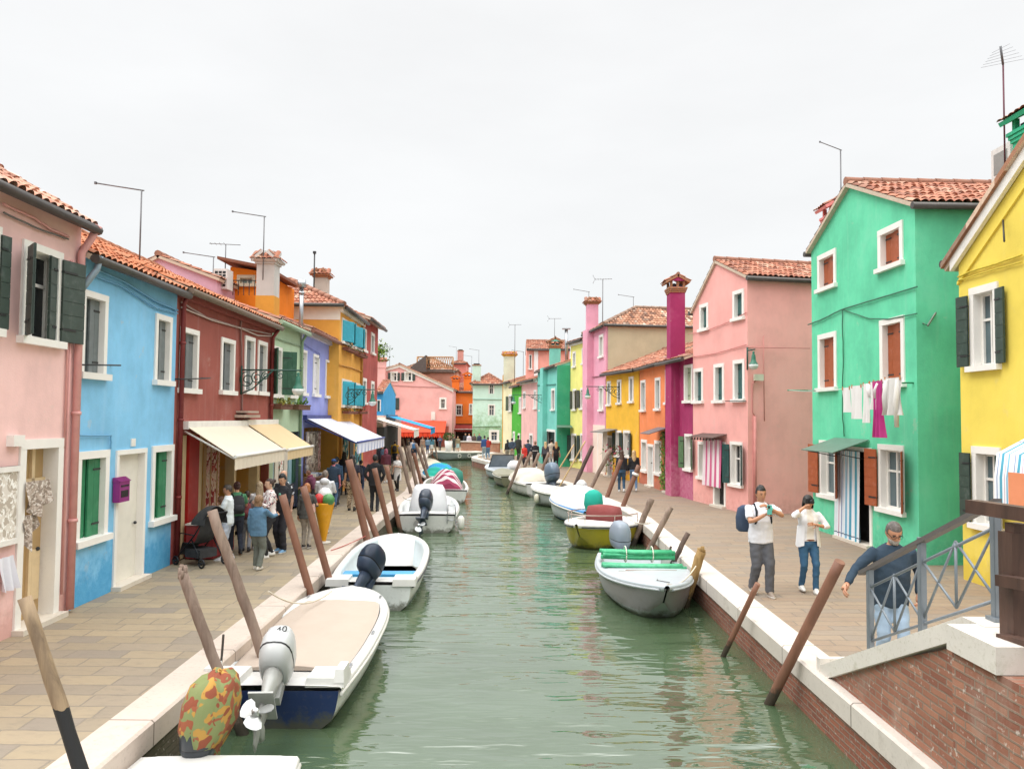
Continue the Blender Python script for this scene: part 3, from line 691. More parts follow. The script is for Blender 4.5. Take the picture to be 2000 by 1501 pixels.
d_ = H.door((31, 857, 116, 1204), '#b99a6c', fw=.13, recess=-.19, panels=False)
u0, u1, z0, z1 = H.rect(31, 857, 116, 1204); b = MB()
H.fb(b, u0+.14, u0+.3, -.188, -.12, .05, z1-.13)
b.build('lobby', plaster('#c9a97c'), d_); b = MB(); H.fb(b, u0+.55, u0+.62, -.19, -.15, .05, z1-.13); H.fb(b, u0+.14, u1-.13, -.165, -.15, z1-.6, z1-.55); H.fb(b, u0+.64, u0+.82, -.19, -.16, .3, 1.0); b.build('glazed_leaf', paint('#e0c79e', .5), d_)
H.shell('eave', e, pitch=.58, over=.2, gm=metal('#4c4642', .45, .5), seg=6, tiles_m=tiles('pale'))
pm = paint('#dba09b', .6)
uu = H.W(140, 805)[0]
H.pipe([(uu+.05, .28, e-.12), (uu+.05, .16, e-.35), (uu, .07, e-.55), (uu, .07, .05)], .055, pm)
H.pipe([(uu-.16, .03, e-.7), (uu-.16, .03, .3)], .018, pm, 'conduit', False); H.pipe([(uu-.21, .03, e-.7), (uu-.21, .03, 2.4)], .014, pm, 'conduit', False)
H.cpx([(0, 398), (60, 425), (95, 448), (128, 462)], r=.02, m=pm); H.cpx([(0, 415), (70, 447), (128, 467)], r=.014)
b = MB(); u0, u1, z0, z1 = H.rect(12, 857, 34, 871); H.fb(b, u0, u1, 0, .1, z0, z1+.05); b.build('lantern_box', M_WHITE, H.t)
chimney(H, (-7.6, 8.4), .5, .5, e+.1, e+2.0, H.mat, 'tiled', tiles('pale'))
# lace on show
def cloth_panel(b, H, u0, u1, z0, z1, n0=.02, folds=5, amp=.02, m=0, skew=0.0, zig=0.0, nu=24, nz=8, seed=0, gather=0.0):
    rows = []
    for j in range(nz+1):
        f = j/nz; row = []
        for i in range(nu+1):
            g = i/nu; row.append(H.pt(u0+(u1-u0)*(g+(.5-g)*gather*math.sin(math.pi*f))+skew*f, n0+amp*(.3+f)*math.sin(g*folds*6.283+seed+f*1.3)+amp, z1-(z1-z0)*f*(1-zig*abs(g-.5)*2)))
        rows.append(row)
    b.grid(rows, m, uvf=lambda r, c: (c/nu, 1-r/nz))
LACE = pattern('#b6a699', ['#d8cfc6', '#8f8175'], 24, .52)
b = MB(); u0, u1, z0, z1 = H.rect(40, 938, 88, 1075); cloth_panel(b, H, u0, u1, z0+.45, z1, .0, 2, .05, zig=.4); cloth_panel(b, H, u0, u0+(u1-u0)*.62, z0, z0+.5, -.03, 2, .04, zig=.7)
tag(b.build('lace_shawl', LACE, loc=H.pt(u0, 0, z0)), 'beige lace shawl hanging in the doorway of the pale pink house', 'shawl')
t = thing('framed_lace', 'white framed panel of lace leaning on the pale pink wall left of the doorway', 'lace panel', H.pt(H.W(10, 980)[0], 0, 1)); u0, _ = H.W(-30, 980); u1, _ = H.W(30, 980); z0, z1 = H.W(14, 1062)[1], H.W(14, 910)[1]
b = MB(); H.fb(b, u0, u1, .02, .06, z0, z1); b.build('backing', pattern('#ddd6cc', ['#f3f1ec', '#b9aea0'], 15, .53), t); b = MB()
for a in ((u0, u0+.07, z0, z1), (u1-.07, u1, z0, z1), (u0+.07, u1-.07, z0, z0+.07), (u0+.07, u1-.07, z1-.07, z1)): H.fb(b, a[0], a[1], .02, .085, a[2], a[3])
b.build('frame', M_WHITE, t)
b = MB(); u0, _ = H.W(-20, 1130); u1, _ = H.W(11, 1130); z0, z1 = H.W(5, 1152)[1], H.W(5, 1085)[1]; cloth_panel(b, H, u0, u1, z0, z1, .05, 2, .04, skew=.1)
tag(b.build('table_linen', fabric('#e8e9f2'), loc=H.pt(u0, 0, z0)), 'white linen cloth hanging low at the left edge against the pale pink wall', 'cloth')
# --- blue house
H = House('blue_house', 'sky blue two storey house with white door, green ground floor shutters and purple letterbox', LP(147), LP(340), 6.3, None, mat=plaster('#7fb9dc', .16, '#3f95c9', .75, '#5aa9d6'))
e = H.ez(260, 528)+.02
H.window('closed', (156, 570, 207, 741), '#6f7778'); H.window('closed', (301, 615, 333, 753), '#757d7e')
H.window('closed', (146, 880, 209, 1061), GREEN, fw=.12); H.window('closed', (294, 869, 336, 1021), GREEN, fw=.12)
H.door((222, 877, 281, 1141), '#e6e2d6', panels=False, recess=-.1, fw=.08)
H.shell('eave', e, pitch=.5, over=.18, seg=5, tiles_m=tiles('orange'), gm=M_GUT)
bm_ = paint('#6ba7cc', .6); H.cpx([(180, 525), (235, 548), (300, 588), (343, 606)], r=.02, m=bm_); H.cpx([(172, 536), (230, 557), (300, 600), (343, 612)], r=.016, m=bm_); H.cpx([(148, 850), (212, 850), (212, 876)], r=.014, m=bm_)
H.rod((150, 712), (216, 713), .16); H.pipe([(.08, .25, e-.1), (.1, .2, e-.3), (-.1, .1, e-.62)], .05, metal('#93a5b2', .5, .4), rings=False)
t = thing('letterbox', 'purple metal letterbox beside the white door of the sky blue house', 'letterbox', H.pt(*[H.W(227, 955)[0], 0, 1.2])); u0, u1, z0, z1 = H.rect(218, 933, 238, 979)
b = MB(); H.fb(b, u0, u1, .02, .13, z0, z1-.05); 
for k in range(5): H.fb(b, u0-.01, u1+.01, .015, .145-.02*k, z1-.055+.014*k, z1-.04+.014*k)
b.build('case', paint('#8c2a78', .4), t); b = MB(); H.fb(b, u0+.04, u1-.04, .131, .137, z1-.14, z1-.11); H.fb(b, u0+.05, u1-.05, .131, .135, z0+.08, z1-.2); b.build('slot', M_DARK, t)
b = MB(); u0, u1, z0, z1 = H.rect(255, 856, 263, 871); H.fb(b, u0, u1, 0, .02, z0, z1); b.build('house_number_plate', M_WHITE, H.t)
# --- red house with the cream awnings
H = House('red_house', 'brick red two storey house with closed grey shutters above two cream awnings', LP(340), LP(528), 6.2, None, mat=plaster('#8f5047', .14, '#8f3836', .9, '#a8605a'))
HR = H; e = H.ez(440, 597)+.08
for px in ((350, 641, 386, 768), (430, 661, 457, 771), (476.5, 657, 496, 770), (502, 666, 520, 772)): H.window('closed', px, '#6d7375')
ua, ub = H.W(352, 900)[0]+.12, H.W(527, 900)[0]-.1; zt = 2.5
H.holes.append((ua, ub, .0, zt))
H.shell('eave', e, pitch=.46, over=.22, seg=5, tiles_m=tiles('orange'), gm=metal('#7a6a5c', .6, .3), cornice=plaster('#8a4a44'))
b = MB(); H.fb(b, ua-.02, ub+.02, -1.8, -1.75, 0, zt+.05); H.fb(b, ua-.02, ub+.02, -1.75, -.2, zt, zt+.05); H.fb(b, ua-.05, ua-.02, -1.75, -.2, 0, zt); H.fb(b, ub+.02, ub+.05, -1.75, -.2, 0, zt)
b.build('shop_interior', plaster('#c9a05e'), H.t)
def uat(px, py=950): return H.W(px, py)[0]
for x0, x1, mi, n in ((352, 362, 1, .0), (365, 385, 0, .03), (386, 392, 1, .02), (415, 426, 2, .02), (455, 459, 1, .02), (500, 505, 1, .02)):
    b = MB(); H.fb(b, uat(x0), uat(x1), -.2, n, .02, zt-.02); b.build('shop_panel', [paint('#b32018', .5), paint('#dcc59a', .5), pattern('#d9b7a8', ['#8f2a24'], 14, .55)][mi], H.t)
awm = fabric('#e2d6c2', var=.06)
H.awning(uat(355, 833), uat(472, 833), H.W(354, 832)[1], AX(500, 886, -5.55).z, 1.05, awm, .26, name='awning'); H.awning(uat(474, 833), uat(531, 833)+.15, H.W(500, 828)[1]+.02, AX(585, 877, -5.55).z+.02, 1.1, fabric('#dcc39a', var=.06), .24)
b = MB(); u0, _ = H.W(466, 820); H.fb(b, u0-.3, u0+.9, 0, .25, H.W(480, 815)[1], H.W(480, 815)[1]+.07); H.fb(b, u0-.2, u0+.6, 0, .3, H.W(480, 806)[1], H.W(480, 806)[1]+.05); b.build('ledge', stone('#b7a394'), H.t)
um = paint('#7e302d', .6); uu = H.W(344, 805)[0]+.06; H.pipe([(uu, .25, e-.1), (uu, .07, e-.4), (uu, .07, .05)], .05, um); uu = H.W(526, 805)[0]-.05; H.pipe([(uu+.1, .25, e-.12), (uu, .07, e-.45), (uu, .07, 2.6)], .05, um)
H.cpx([(350, 590), (400, 620), (466, 640), (525, 652)], r=.02, m=paint('#a88f88', .7)); H.cpx([(350, 600), (410, 625), (467, 641), (500, 655), (527, 656)], r=.018, m=paint('#c2b2aa', .7)); H.cpx([(468, 610), (467, 640), (469, 700), (470, 812)], r=.024, m=paint('#8d6a64', .7))
H.rod((342, 740), (392, 738), .2)
# --- sage green house
H = House('sage_green_house', 'narrow sage green two storey house with half open dark shutters and white window', LP(528), LP(587), 6.2, None, mat=plaster('#a9bfa2', .12, '#8fa98c', .6))
e = H.ez(560, 634)+.05
H.window('open', (529, 676, 549, 777), '#2c5a45', angs=(150, 120)); H.window('closed', (563, 688, 577, 778), '#dcd8cd')
ua, ub = H.W(531, 930)[0]+.1, H.W(586, 930)[0]-.1; H.holes.append((ua, ub, 0, 2.4))
H.shell('eave', e, pitch=.36, over=.2, seg=4, gm=paint('#9db59a', .6))
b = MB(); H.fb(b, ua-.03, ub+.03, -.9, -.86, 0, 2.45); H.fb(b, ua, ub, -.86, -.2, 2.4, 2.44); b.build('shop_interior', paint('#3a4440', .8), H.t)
k = (ub-ua)
for i, mi in enumerate((0, 1, 2, 1, 0, 3)): b = MB(); H.fb(b, ua+k*(i+.1)/6, ua+k*(i+.85)/6, -.14-.05*(i % 2), -.1, .4+.2*(i % 3), 2.3); b.build('shop_panel', [paint('#8fb2bf', .5), paint('#d8cfc0', .6), pattern('#e6e0d6', ['#b9554f', '#5d6f55'], 6, .55), paint('#2f5d4a', .5)][mi], H.t)
uu = H.W(584, 805)[0]; H.pipe([(uu, .22, e-.1), (uu, .06, e-.4), (uu, .06, .05)], .045, paint('#8fa98c', .6)); H.cpx([(531, 658), (560, 668), (588, 676)], r=.018, m=paint('#8da488', .7))
chimney(H, (AY(530, 560, 22.6).x-.1, 22.6), .52, .52, e+.0, AY(530, 510, 22.6).z, plaster('#b9b6b2'), 'tiled', tiles('red'), neck=.75, collar=plaster('#b9b6b2'))
def flower_box(H, x0, x1, y0, y1, label, soil='#6b4634', leafc='#6f9a38', flowers=None, n=60, group='planted flower boxes under the windows'):
    u0, _ = H.W(x0, y0); u1, _ = H.W(x1, y0); zt = H.W((x0+x1)/2, (y0+y1)/2)[1]; zb = H.W((x0+x1)/2, y1)[1]
    t = thing('flower_box', label, 'flower box', H.pt((u0+u1)/2, .15, zb), group=group); b = MB(); H.fb(b, u0, u1, .05, .27, zb, zt); H.fb(b, u0-.02, u1+.02, .03, .29, zt-.04, zt); b.build('planter', paint(soil, .8), t)
    b = MB()
    for i in range(n):
        p = H.pt(random.uniform(u0-.05, u1+.05), random.uniform(.02, .32), zt+random.uniform(-.04, .22)*random.random()**.5); a = V((random.uniform(-1, 1), random.uniform(-1, 1), random.uniform(-.4, 1))).normalized(); q = a.cross(V((.3, .5, .8))).normalized(); s_ = random.uniform(.04, .08)
        b.face([p-a*s_, p+q*s_*.5, p+a*s_, p-q*s_*.5], 1 if flowers and i % 4 == 0 else 0)
    b.build('foliage', [paint(leafc, .7, .25)]+([paint(flowers, .6)] if flowers else []), t); return t
flower_box(H, 530, 554, 778, 799, 'flower box with pale yellow green plant under the dark shutters of the sage green house', leafc='#a3a23f')
flower_box(H, 566, 590, 780, 800, 'flower box with bright green trailing plant under the white window of the sage green house', leafc='#79a82e')
# --- periwinkle house with striped awning
H = House('periwinkle_house', 'periwinkle blue two storey house with white shutters above a white and blue striped awning', LP(587), LP(648), 6.2, None, mat=plaster('#8e96cf', .12))
HP = H; e = H.ez(625, 655)+.08
for px in ((588, 683, 598, 773), (610.5, 692, 622.5, 775), (635, 703, 645, 778)): H.window('closed', px, '#e3e3ea', fw=.08)
ua, ub = H.W(592, 930)[0], H.W(646, 930)[0]-.1; H.holes.append((ua, ub, 0, 2.5))
H.shell('eave', e, pitch=.36, over=.3, seg=4, gm=paint('#8a5a4a', .6), cornice=plaster('#b9b3b8'))
b = MB(); H.fb(b, ua-.03, ub+.03, -1.2, -1.16, 0, 2.55); H.fb(b, ua, ub, -1.16, -.2, 2.5, 2.54); b.build('shop_interior', paint('#6d6256', .8), H.t)
H.awning(H.W(592, 818)[0], H.W(665, 818)[0], H.W(594, 816)[1], AY(699, 865, 24.6).z, 1.75, fabric('#e6e8f0', '#8f9cc0', 5.0, .16), .36, vm=fabric('#e9ebf2', '#a9b4d2', 5.0, .45), arm=paint('#3d4a8c', .5))
u9 = H.W(640, 700)[0]; H.cpx([(592, 672), (622, 690), (622, 700)], r=.014, m=paint('#7078b8', .7))
# goods hung in the periwinkle shop doorway: separate garments
DRESS = [('#b8a89a', 'long beige lace dress hanging outermost under the striped awning'), ('#cfc3b6', 'cream lace dress with long sleeves hanging under the striped awning'), ('#9d8f88', 'taupe patterned dress hanging under the striped awning'), ('#c79a9a', 'dusty pink dress hanging furthest in under the striped awning')]
for i, (c_, lb) in enumerate(DRESS):
    b = MB(); uu = ua+.15+.42*i; z1 = 2.38; r = []
    for f, wd in ((0, .16), (.08, .2), (.3, .13), (.38, .15), (.7, .24), (1, .3)):
        r.append([H.pt(uu+wd*math.cos(a), .12+.09*math.sin(a)*(1+.3*math.sin(5*a+i)), z1-1.35*f) for a in [6.283*k/16 for k in range(16)]])
    b.grid(r, 0, True, True, True)
    for sg in (-1, 1): b.tube([H.pt(uu+sg*.13, .12, z1-.06), H.pt(uu+sg*.24, .13, z1-.5)], [.06, .05], 8)
    b.tube([H.pt(uu, .12, z1-.02), H.pt(uu, .12, z1+.12)], .008, 5)
    tag(b.build('dress', pattern(c_, ['#e3dbd2', '#7d6f68'], 7+i, .58), loc=H.pt(uu, .12, z1-1.35)), lb, 'dress', 'dresses hung under the striped awning')
# --- ochre house, three storeys, hipped roof
P0 = (AY(660, 805, 28.6).x, 28.6); P1 = AY(706, 805, 35.0); P1 = (P0[0]-.35, P0[1]+.35+ (35.4-28.6)*.92)
kx = lambda px, P0=P0: None
d = ray(706, 805); k = d.x/d.y; y1 = (P0[0]-.02*0+.02*P0[1])/(k+.02); P1 = (P0[0]-.02*(y1-P0[1]), y1)
H = House('ochre_house', 'tall ochre yellow house with turquoise louvred shutters and hipped tile roof', P0, P1, 6.0, None, mat=plaster('#d9a24c', .12))
HO = H; e = H.ez(683, 606)
for px in ((667, 625, 686, 675), (690, 636, 704, 684), (667, 741, 685.5, 796), (690, 748, 704, 797)): H.window('open', px, TEAL, angs=(18, 18), louver=True)
H.shell('hip', e, pitch=.5, over=.2, seg=4, tiles_m=tiles('red'), cornice=plaster('#e6e0d6'))
b = MB(); b.obox(H.pt(-.012, 0.02, e-.62), -H.n*6.0, H.u*.02, V((0, 0, .55))); b.build('plaster_band', plaster('#e3ddd4'), H.t)
H.cpx([(661, 712), (685, 718), (706, 726)], r=.03, m=paint('#c98f38', .7)); uu = H.W(704.5, 700)[0]; H.pipe([(uu, .2, e-.1), (uu, .06, e-.3), (uu, .06, .1)], .05, paint('#c08a45', .6))
for x0, x1, y0, y1, lb, fl in ((667, 687, 676, 687, 'flower box under the upper near window of the ochre house', '#b9483f'), (691, 706, 686, 697, 'flower box under the upper far window of the ochre house', None), (667, 686, 797, 808, 'flower box under the lower near window of the ochre house', None), (691, 706, 798, 808, 'flower box under the lower far window of the ochre house', '#b9483f')): flower_box(H, x0, x1, y0, y1, lb, '#7a4a3a', '#5f6f3a', fl, 30)
cc = AY(628, 560, 32.5); chimney(H, (cc.x, 32.5), .55, .55, e+.4, AY(628, 538, 32.5).z, plaster('#b0a79c'), 'tiled')
# ground floor of the ochre house: turquoise shop goods
b = MB(); u0 = H.W(663, 880)[0]
H.fb(b, .3, 5.0, .02, .1, .2, 2.3, 0); H.fb(b, .5, 1.5, .1, .13, .5, 2.2, 1); H.fb(b, 1.8, 2.6, .1, .13, .3, 2.2, 2); H.fb(b, 3.0, 4.4, .1, .13, .5, 2.2, 1); b.build('shopfront', [paint('#c98d3a', .6), pattern('#2f7d86', ['#d9c7a0', '#1e2c33'], 4, .55), M_DARK], H.t)
# --- dark red brick house
p0 = (P1[0]-.01, P1[1]); d = ray(736, 805); k = d.x/d.y; y1 = (p0[0]+.02*p0[1])/(k+.02); p1 = (p0[0]-.02*(y1-p0[1]), y1)
H = House('dark_red_house', 'dark red three storey house with narrow white framed windows beyond the ochre house', p0, p1, 6.0, None, mat=plaster('#a3504a', .2, '#b98a7e', .8))
e = H.ez(722, 625)
for px in ((708, 641, 715, 688), (724, 650, 731, 693), (707.5, 738, 715, 790), (724, 744, 730, 788)): H.window('closed', px, '#6a6a64', fw=.14)
H.shell('eave', e, pitch=.36, over=.35, seg=4)
# --- houses behind the left row
H = House('mauve_house', 'pale mauve gabled house rising behind the roof of the brick red house', (AY(330, 540, 23).x-3.2, 23), (AY(424, 540, 23).x, 23), 5, '#c9a0b0'); zr = AY(345, 499, 23).z; ze = AY(423, 541, 23).z
H.shell('gable', ze-.9, ze, zr, .62, over=.12, gutter=False)
H = House('orange_roof_cabin', 'small bright orange cabin with a roof terrace window behind the brick red house', (AY(449, 560, 24.5).x, 24.5), (AY(514, 560, 24.5).x, 24.5), 3.5, '#d97a22', cat='roof cabin')
z0, z1 = AY(480, 575, 24.5).z, AY(480, 527, 24.5).z
H.window('glass', None, uz=(H.W(463, 550)[0], H.W(499, 550)[0], AY(480, 560, 24.5).z, AY(480, 537, 24.5).z), glass_m=glass('#9fc7c4'), fm=paint('#c9b9a0', .6))
H.shell('flat', z1+.1, z1-.05); b = MB(); b.obox(H.pt(-.3, .35, z1+.28), H.u*(H.w+.6)+V((0, 0, -.32)), -H.n*3.5, V((0, 0, .09))); b.build('roof', paint('#7d4a34', .8), H.t)
b = MB(); 
for k in range(7): b.obox(H.pt(.1+.17*k, .5, z0-.1), H.u*.02, -H.n*.02, V((0, 0, .45)))
b.obox(H.pt(.0, .5, z0+.35), H.u*1.2, -H.n*.03, V((0, 0, .03))); b.build('railing', M_IRON, H.t)
t = thing('air_conditioner', 'white air conditioner unit on the roof beside the orange cabin', 'air conditioner', AY(436, 567, 23.6)); b = MB(); c_ = AY(436, 547, 23.6); b.box(tuple(c_), (.42, .5, .62)); b.build('case', paint('#d8d6d2', .5), t); b = MB()
for i in range(3):
    for j in range(5): b.box((c_.x-.12+.12*i, c_.y-.252, c_.z-.2+.1*j), (.09, .012, .07))
b.build('grille', M_DARK, t)
c_ = AY(600, 629, 24.5); b = MB(); z1 = AY(600, 560, 24.5).z; b.tube([(c_.x-.2, 24.5, c_.z-.6), (c_.x-.2, 24.5, z1)], .07, 10); b.tube([(c_.x-.2, 24.5, z1-.02), (c_.x-.2, 24.5, z1+.22)], [.15, .13], 10); b.tube([(c_.x-.2, 24.5, c_.z+.9), (c_.x-.2, 24.5, c_.z+.98)], .095, 10)
tag(b.build('flue', M_ALU, loc=(c_.x-.2, 24.5, c_.z-.6)), 'silver metal flue with round cowl on the roof between sage green and periwinkle houses', 'flue')
for px, py, pyb, y, kd, yaw, lb in ((273, 372, 492, 15.5, 'arm', .1, 'tall bent television antenna standing alone above the sky blue house'), (514, 423, 520, 22.2, 'arm', .1, 'tall bent antenna mast beside the grey tiled chimney'), (440, 477, 520, 24.5, 'mast', .2, 'small ladder antenna above the orange roof cabin'), (416, 502, 545, 23.6, 'arm', .1, 'short bent antenna above the mauve gable'), (613, 493, 565, 32, 'none', 0, 'plain thin mast beside the chimney of the ochre house')):
    p = AY(px, pyb, y); T = AY(px, py, y); 
    if kd == 'none':
        t = thing('antenna', lb, 'antenna', (p.x, y, p.z-.4), group='television antennas on the rooftops'); b = MB(); b.tube([(p.x, y, p.z-.4), (p.x, y, T.z)], .03, 6); b.box((p.x, y, T.z), (.12, .1, .1)); b.build('mast', M_IRON, t)
    else: antenna(lb, (p.x, y, p.z-.4), T.z-p.z+.4, kd, yaw)
# --- far end
def facing(name, label, x0, x1, y, depth, col, mat=None, yb=None):
    a, c = AY(x0, 800, y), AY(x1, 800, yb or y); return House(name, label, (a.x, y), (c.x, yb or y), depth, col, mat=mat)
H = facing('blue_cottage', 'small bright blue house squeezed between the dark red house and the far pink gable', 733, 748, 56, 6, '#3f94c8'); H.window('closed', (735, 780, 744, 803), '#2d5c66', sill=False); H.shell('eave', AY(740, 764, 56).z, pitch=.3, seg=3)
H = facing('far_pink_house', 'pink gabled house facing down the canal with a wide red orange awning', 747, 883, 75, 8, None, plaster('#e2a8a4', .1))
HF = H; e0, e1, rz = AY(749, 720, 75).z, AY(883, 758, 75).z, AY(780, 711, 75).z
for px in ((762, 725, 777, 745), (789, 725, 806, 745)): H.window('open', px, DKG, angs=(172, 172), cur=fabric('#e6e2d8'), fw=.14)
H.window('open', (752, 774, 773, 802), DKG, angs=(170, 170), fw=.14); H.window('glass', (858, 776, 872, 799), fw=.16)
ua, ub = H.W(760, 860)[0], H.W(868, 860)[0]; H.holes.append((ua, ub-.6, 0, 2.2))
ru = H.W(780, 750)[0]/H.w
H.shell('gable', e0, e1, rz, ru, over=.15, seg=3, verge=.2, gutter=False)
b = MB(); zz = .26; a_, c_, d_ = H.pt(-.1, .03, e0-.1), H.pt(H.w*ru, .03, rz-.05), H.pt(H.w+.1, .03, e1-.1)
for p, q in ((a_, c_), (c_, d_)): b.obox(p-V((0, 0, zz)), q-p, H.n*.1, V((0, 0, zz)))
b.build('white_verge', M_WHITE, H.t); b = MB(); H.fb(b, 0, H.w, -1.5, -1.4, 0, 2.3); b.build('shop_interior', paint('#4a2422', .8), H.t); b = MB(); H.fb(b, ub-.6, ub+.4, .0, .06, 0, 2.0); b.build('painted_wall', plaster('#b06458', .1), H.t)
H.awning(H.W(747, 830)[0], H.W(872, 830)[0], AY(800, 821, 75).z, AY(800, 844, 73.2).z, 1.8, fabric('#e2553a', var=.05), .55, vm=fabric('#d94a30', '#c23a26', 2.2, .3), arm=paint('#b33a2a', .5), scal=1, box=False)
b = MB(); u0, u1, z0, z1 = H.rect(842, 804, 850, 820); H.fb(b, u0, u1, 0, .1, z0, z1); H.fb(b, u0+.1, u1-.1, .1, .13, z0+.1, z1-.15); b.build('niche', M_WHITE, H.t)
H.cpx([(760, 752), (820, 755), (880, 757)], r=.03, m=paint('#b98783', .7)); H.fb
c_ = AY(741, 730, 73.5); b = MB(); b.box((c_.x, 74.3, (e0+AY(741, 715, 74).z)/2-2), (.85, .6, AY(741, 715, 74).z-e0+4)); b.build('chimney_stack', H.mat, H.t); chimney(H, (c_.x, 74.3), .95, .7, AY(741, 718, 74).z, AY(741, 703, 74).z, H.mat, 'tiled', seg if False else None)
H2 = facing('roof_terrace_house', 'brown tiled house with a wooden roof terrace rising behind the far pink gable', 782, 892, 88, 7, '#b98a78'); zb = AY(830, 725, 88).z; H2.shell('hip', AY(830, 722, 88).z, pitch=.5, seg=3, tiles_m=tiles('old'))
b = MB(); z0, z1 = AY(850, 717, 84).z, AY(850, 697, 84).z; xa, xb, xm = AY(815, 700, 84).x, AY(885, 700, 84).x, AY(833, 700, 84).x
for z in (z0, z1): b.tube([(xa, 84, z), (xb, 84, z)], .08, 6)
for x in (xa, xm, xb): b.tube([(x, 84, z0-.3), (x, 84, z1)], .08, 6)
b.tube([(xa, 84, z0), (xm, 84, z1)], .06, 6); b.tube([(xa, 84, z1), (xm, 84, z0)], .06, 6)
for i in range(12):
    x = xm+(xb-xm)*i/12; b.tube([(x, 84, z0), (x+(xb-xm)/12, 84, z1)], .035, 5); b.tube([(x, 84, z1), (x+(xb-xm)/12, 84, z0)], .035, 5)
b.build('roof_terrace', paint('#b48a62', .8), H2.t); b = MB(); b.obox((xa, 84, z0-.5), (xb-xa, 0, 0), (0, 3, 0), (0, 0, .3)); b.build('terrace_deck', paint('#6d625a', .8), H2.t)
b = MB(); p, q = AY(790, 726, 83), AY(832, 693, 83); r = AY(833, 726, 83); b.face([p, r, q]); b.face([p+V((0, 4, 0)), q+V((0, 4, 0)), r+V((0, 4, 0))]); b.face([p, q, q+V((0, 4, 0)), p+V((0, 4, 0))]); b.build('lean_to', paint('#5c5652', .9), H2.t)
H = facing('salmon_house', 'tall salmon house with a square chimney behind the orange house at the far end', 884, 909, 92, 6, '#cf8277'); H.shell('hip', AY(896, 708, 92).z, pitch=.4, seg=3); c_ = AY(899, 690, 93); chimney(H, (c_.x, 93.5), .7, .7, AY(899, 712, 93).z, AY(899, 685, 93).z, plaster('#c08a80'), 'flat')
H = facing('far_orange_house', 'bright orange house with two chimneys and a dark red restaurant awning at the far end', 884, 924, 80, 6, None, plaster('#dd7430', .1)); e = AY(903, 764, 80).z
H.window('open', (889, 789, 903, 812), '#4a4a3c', angs=(100, 100), fw=.12); H.window('glass', (916, 788, 923, 810), fw=.12); H.shell('eave', e, pitch=.3, seg=3)
for x, y0 in ((889.5, 733), (912.5, 727)): c_ = AY(x, 745, 80); chimney(H, (c_.x, 80.6), .75, .7, e-.3, AY(x, y0, 80.5).z, H.mat, 'gable', collar=H.mat)
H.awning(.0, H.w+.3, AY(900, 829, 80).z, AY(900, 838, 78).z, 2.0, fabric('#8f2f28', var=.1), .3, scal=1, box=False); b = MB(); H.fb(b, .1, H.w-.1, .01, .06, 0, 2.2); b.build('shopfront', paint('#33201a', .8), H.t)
H = facing('mint_house', 'mint green house with flaking green lower wall facing down the canal behind the brick parapet', 923, 983, 71, 7, None, plaster('#bfd9cc', .1, '#6fa46c', 3.4, '#9dbf8f')); e = AY(950, 747, 71).z
H.window('glass', (954, 749, 965.5, 769), sill=False, fw=.1); H.window('glass', (953, 789, 967, 811), sill=False, fw=.1, glass_m=glass('#6b6a72')); H.window('glass', (955, 839, 975, 862), fw=.2, glass_m=glass('#5a6472'))
H.shell('hip', e, pitch=.62, seg=3, over=.2); c_ = AY(931, 730, 71.6); chimney(H, (c_.x, 71.5), .75, .7, e-.2, AY(931, 714, 71.5).z, plaster('#b9cfc0', .2), 'flat')
H.cpx([(924, 779), (980, 780)], r=.04, m=paint('#8fae9f', .7)); H.cpx([(924, 833), (978, 832)], r=.04, m=paint('#7fa07f', .7))
# blue awning and cream awning on the last buildings of the left bank
H = House('shop_row', 'low pale shop building under blue and cream awnings beyond the dark red house', (p1[0]-.3, p1[1]+.1), (p1[0]-1.3, 55.5), 5, '#c9a596'); H.shell('flat', 2.95)
H.awning(1.5, 5.5, 2.75, 2.2, 2.0, fabric('#e3ddd0'), .4); H.awning(7.0, 13.0, 2.9, 2.2, 2.6, fabric('#1f8fc4', var=.06), .35, arm=paint('#1a6d96', .5))
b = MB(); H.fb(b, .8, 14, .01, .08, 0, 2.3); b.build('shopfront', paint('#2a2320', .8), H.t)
# ------------------------------------------------------------------ RIGHT ROW
# --- yellow house
H = House('yellow_house', 'bright yellow gabled house at the right edge with dark green shutters', (8.42, 7.8), (8.36, 14.3), 7, None, mat=plaster('#dcc65a', .08, '#d6bb4a', .5))
HY = H; L = H.w; z_far = H.ez(1874, 494); zz = H.ez(1990, 318); u_a, u_b = H.W(1874, 494)[0], H.W(1990, 318)[0]; k = (zz-z_far)/(u_a-u_b); ru = .5; rz = z_far+k*(L*.5)
H.window('open', (1896, 556, 1952, 724), '#33463d', angs=(172, 172), horiz=True, glass_m=M_GLASSB, fold=None, fw=.13)
H.window('open', (1901, 872, 1957, 1036), '#33463d', angs=(140, 176), horiz=True, glass_m=M_GLASSB, fw=.13)
H.shell('gable', z_far, z_far, rz, ru, over=.32, seg=6, verge=.1, gutter=True)
b = MB(); zz = .24
for p, q in ((H.pt(-.1, .02, z_far-.1*k), H.pt(L*ru, .02, rz)), (H.pt(L*ru, .02, rz), H.pt(L+.12, .02, z_far-.12*k))): b.obox(p-V((0, 0, zz)), q-p, H.n*.08, V((0, 0, zz-.04)))
b.build('white_verge', M_WHITE, H.t)
b = MB()
for p, q in ((H.pt(-.3, .02, z_far-.3*k), H.pt(L*ru, .02, rz)), (H.pt(L*ru, .02, rz), H.pt(L+.32, .02, z_far-.32*k))): b.obox(p-V((0, 0, .018)), q-p, H.n*.14, V((0, 0, .11)))
b.build('verge_tiles', tiles('old'), H.t)
b = MB()
for p, q in ((H.pt(0, .0, z_far-.55), H.pt(L*ru, .0, rz-.55)), (H.pt(L*ru, .0, rz-.55), H.pt(L, .0, z_far-.55))): b.obox(p-V((0, 0, .05)), q-p, H.n*.04, V((0, 0, .06)))
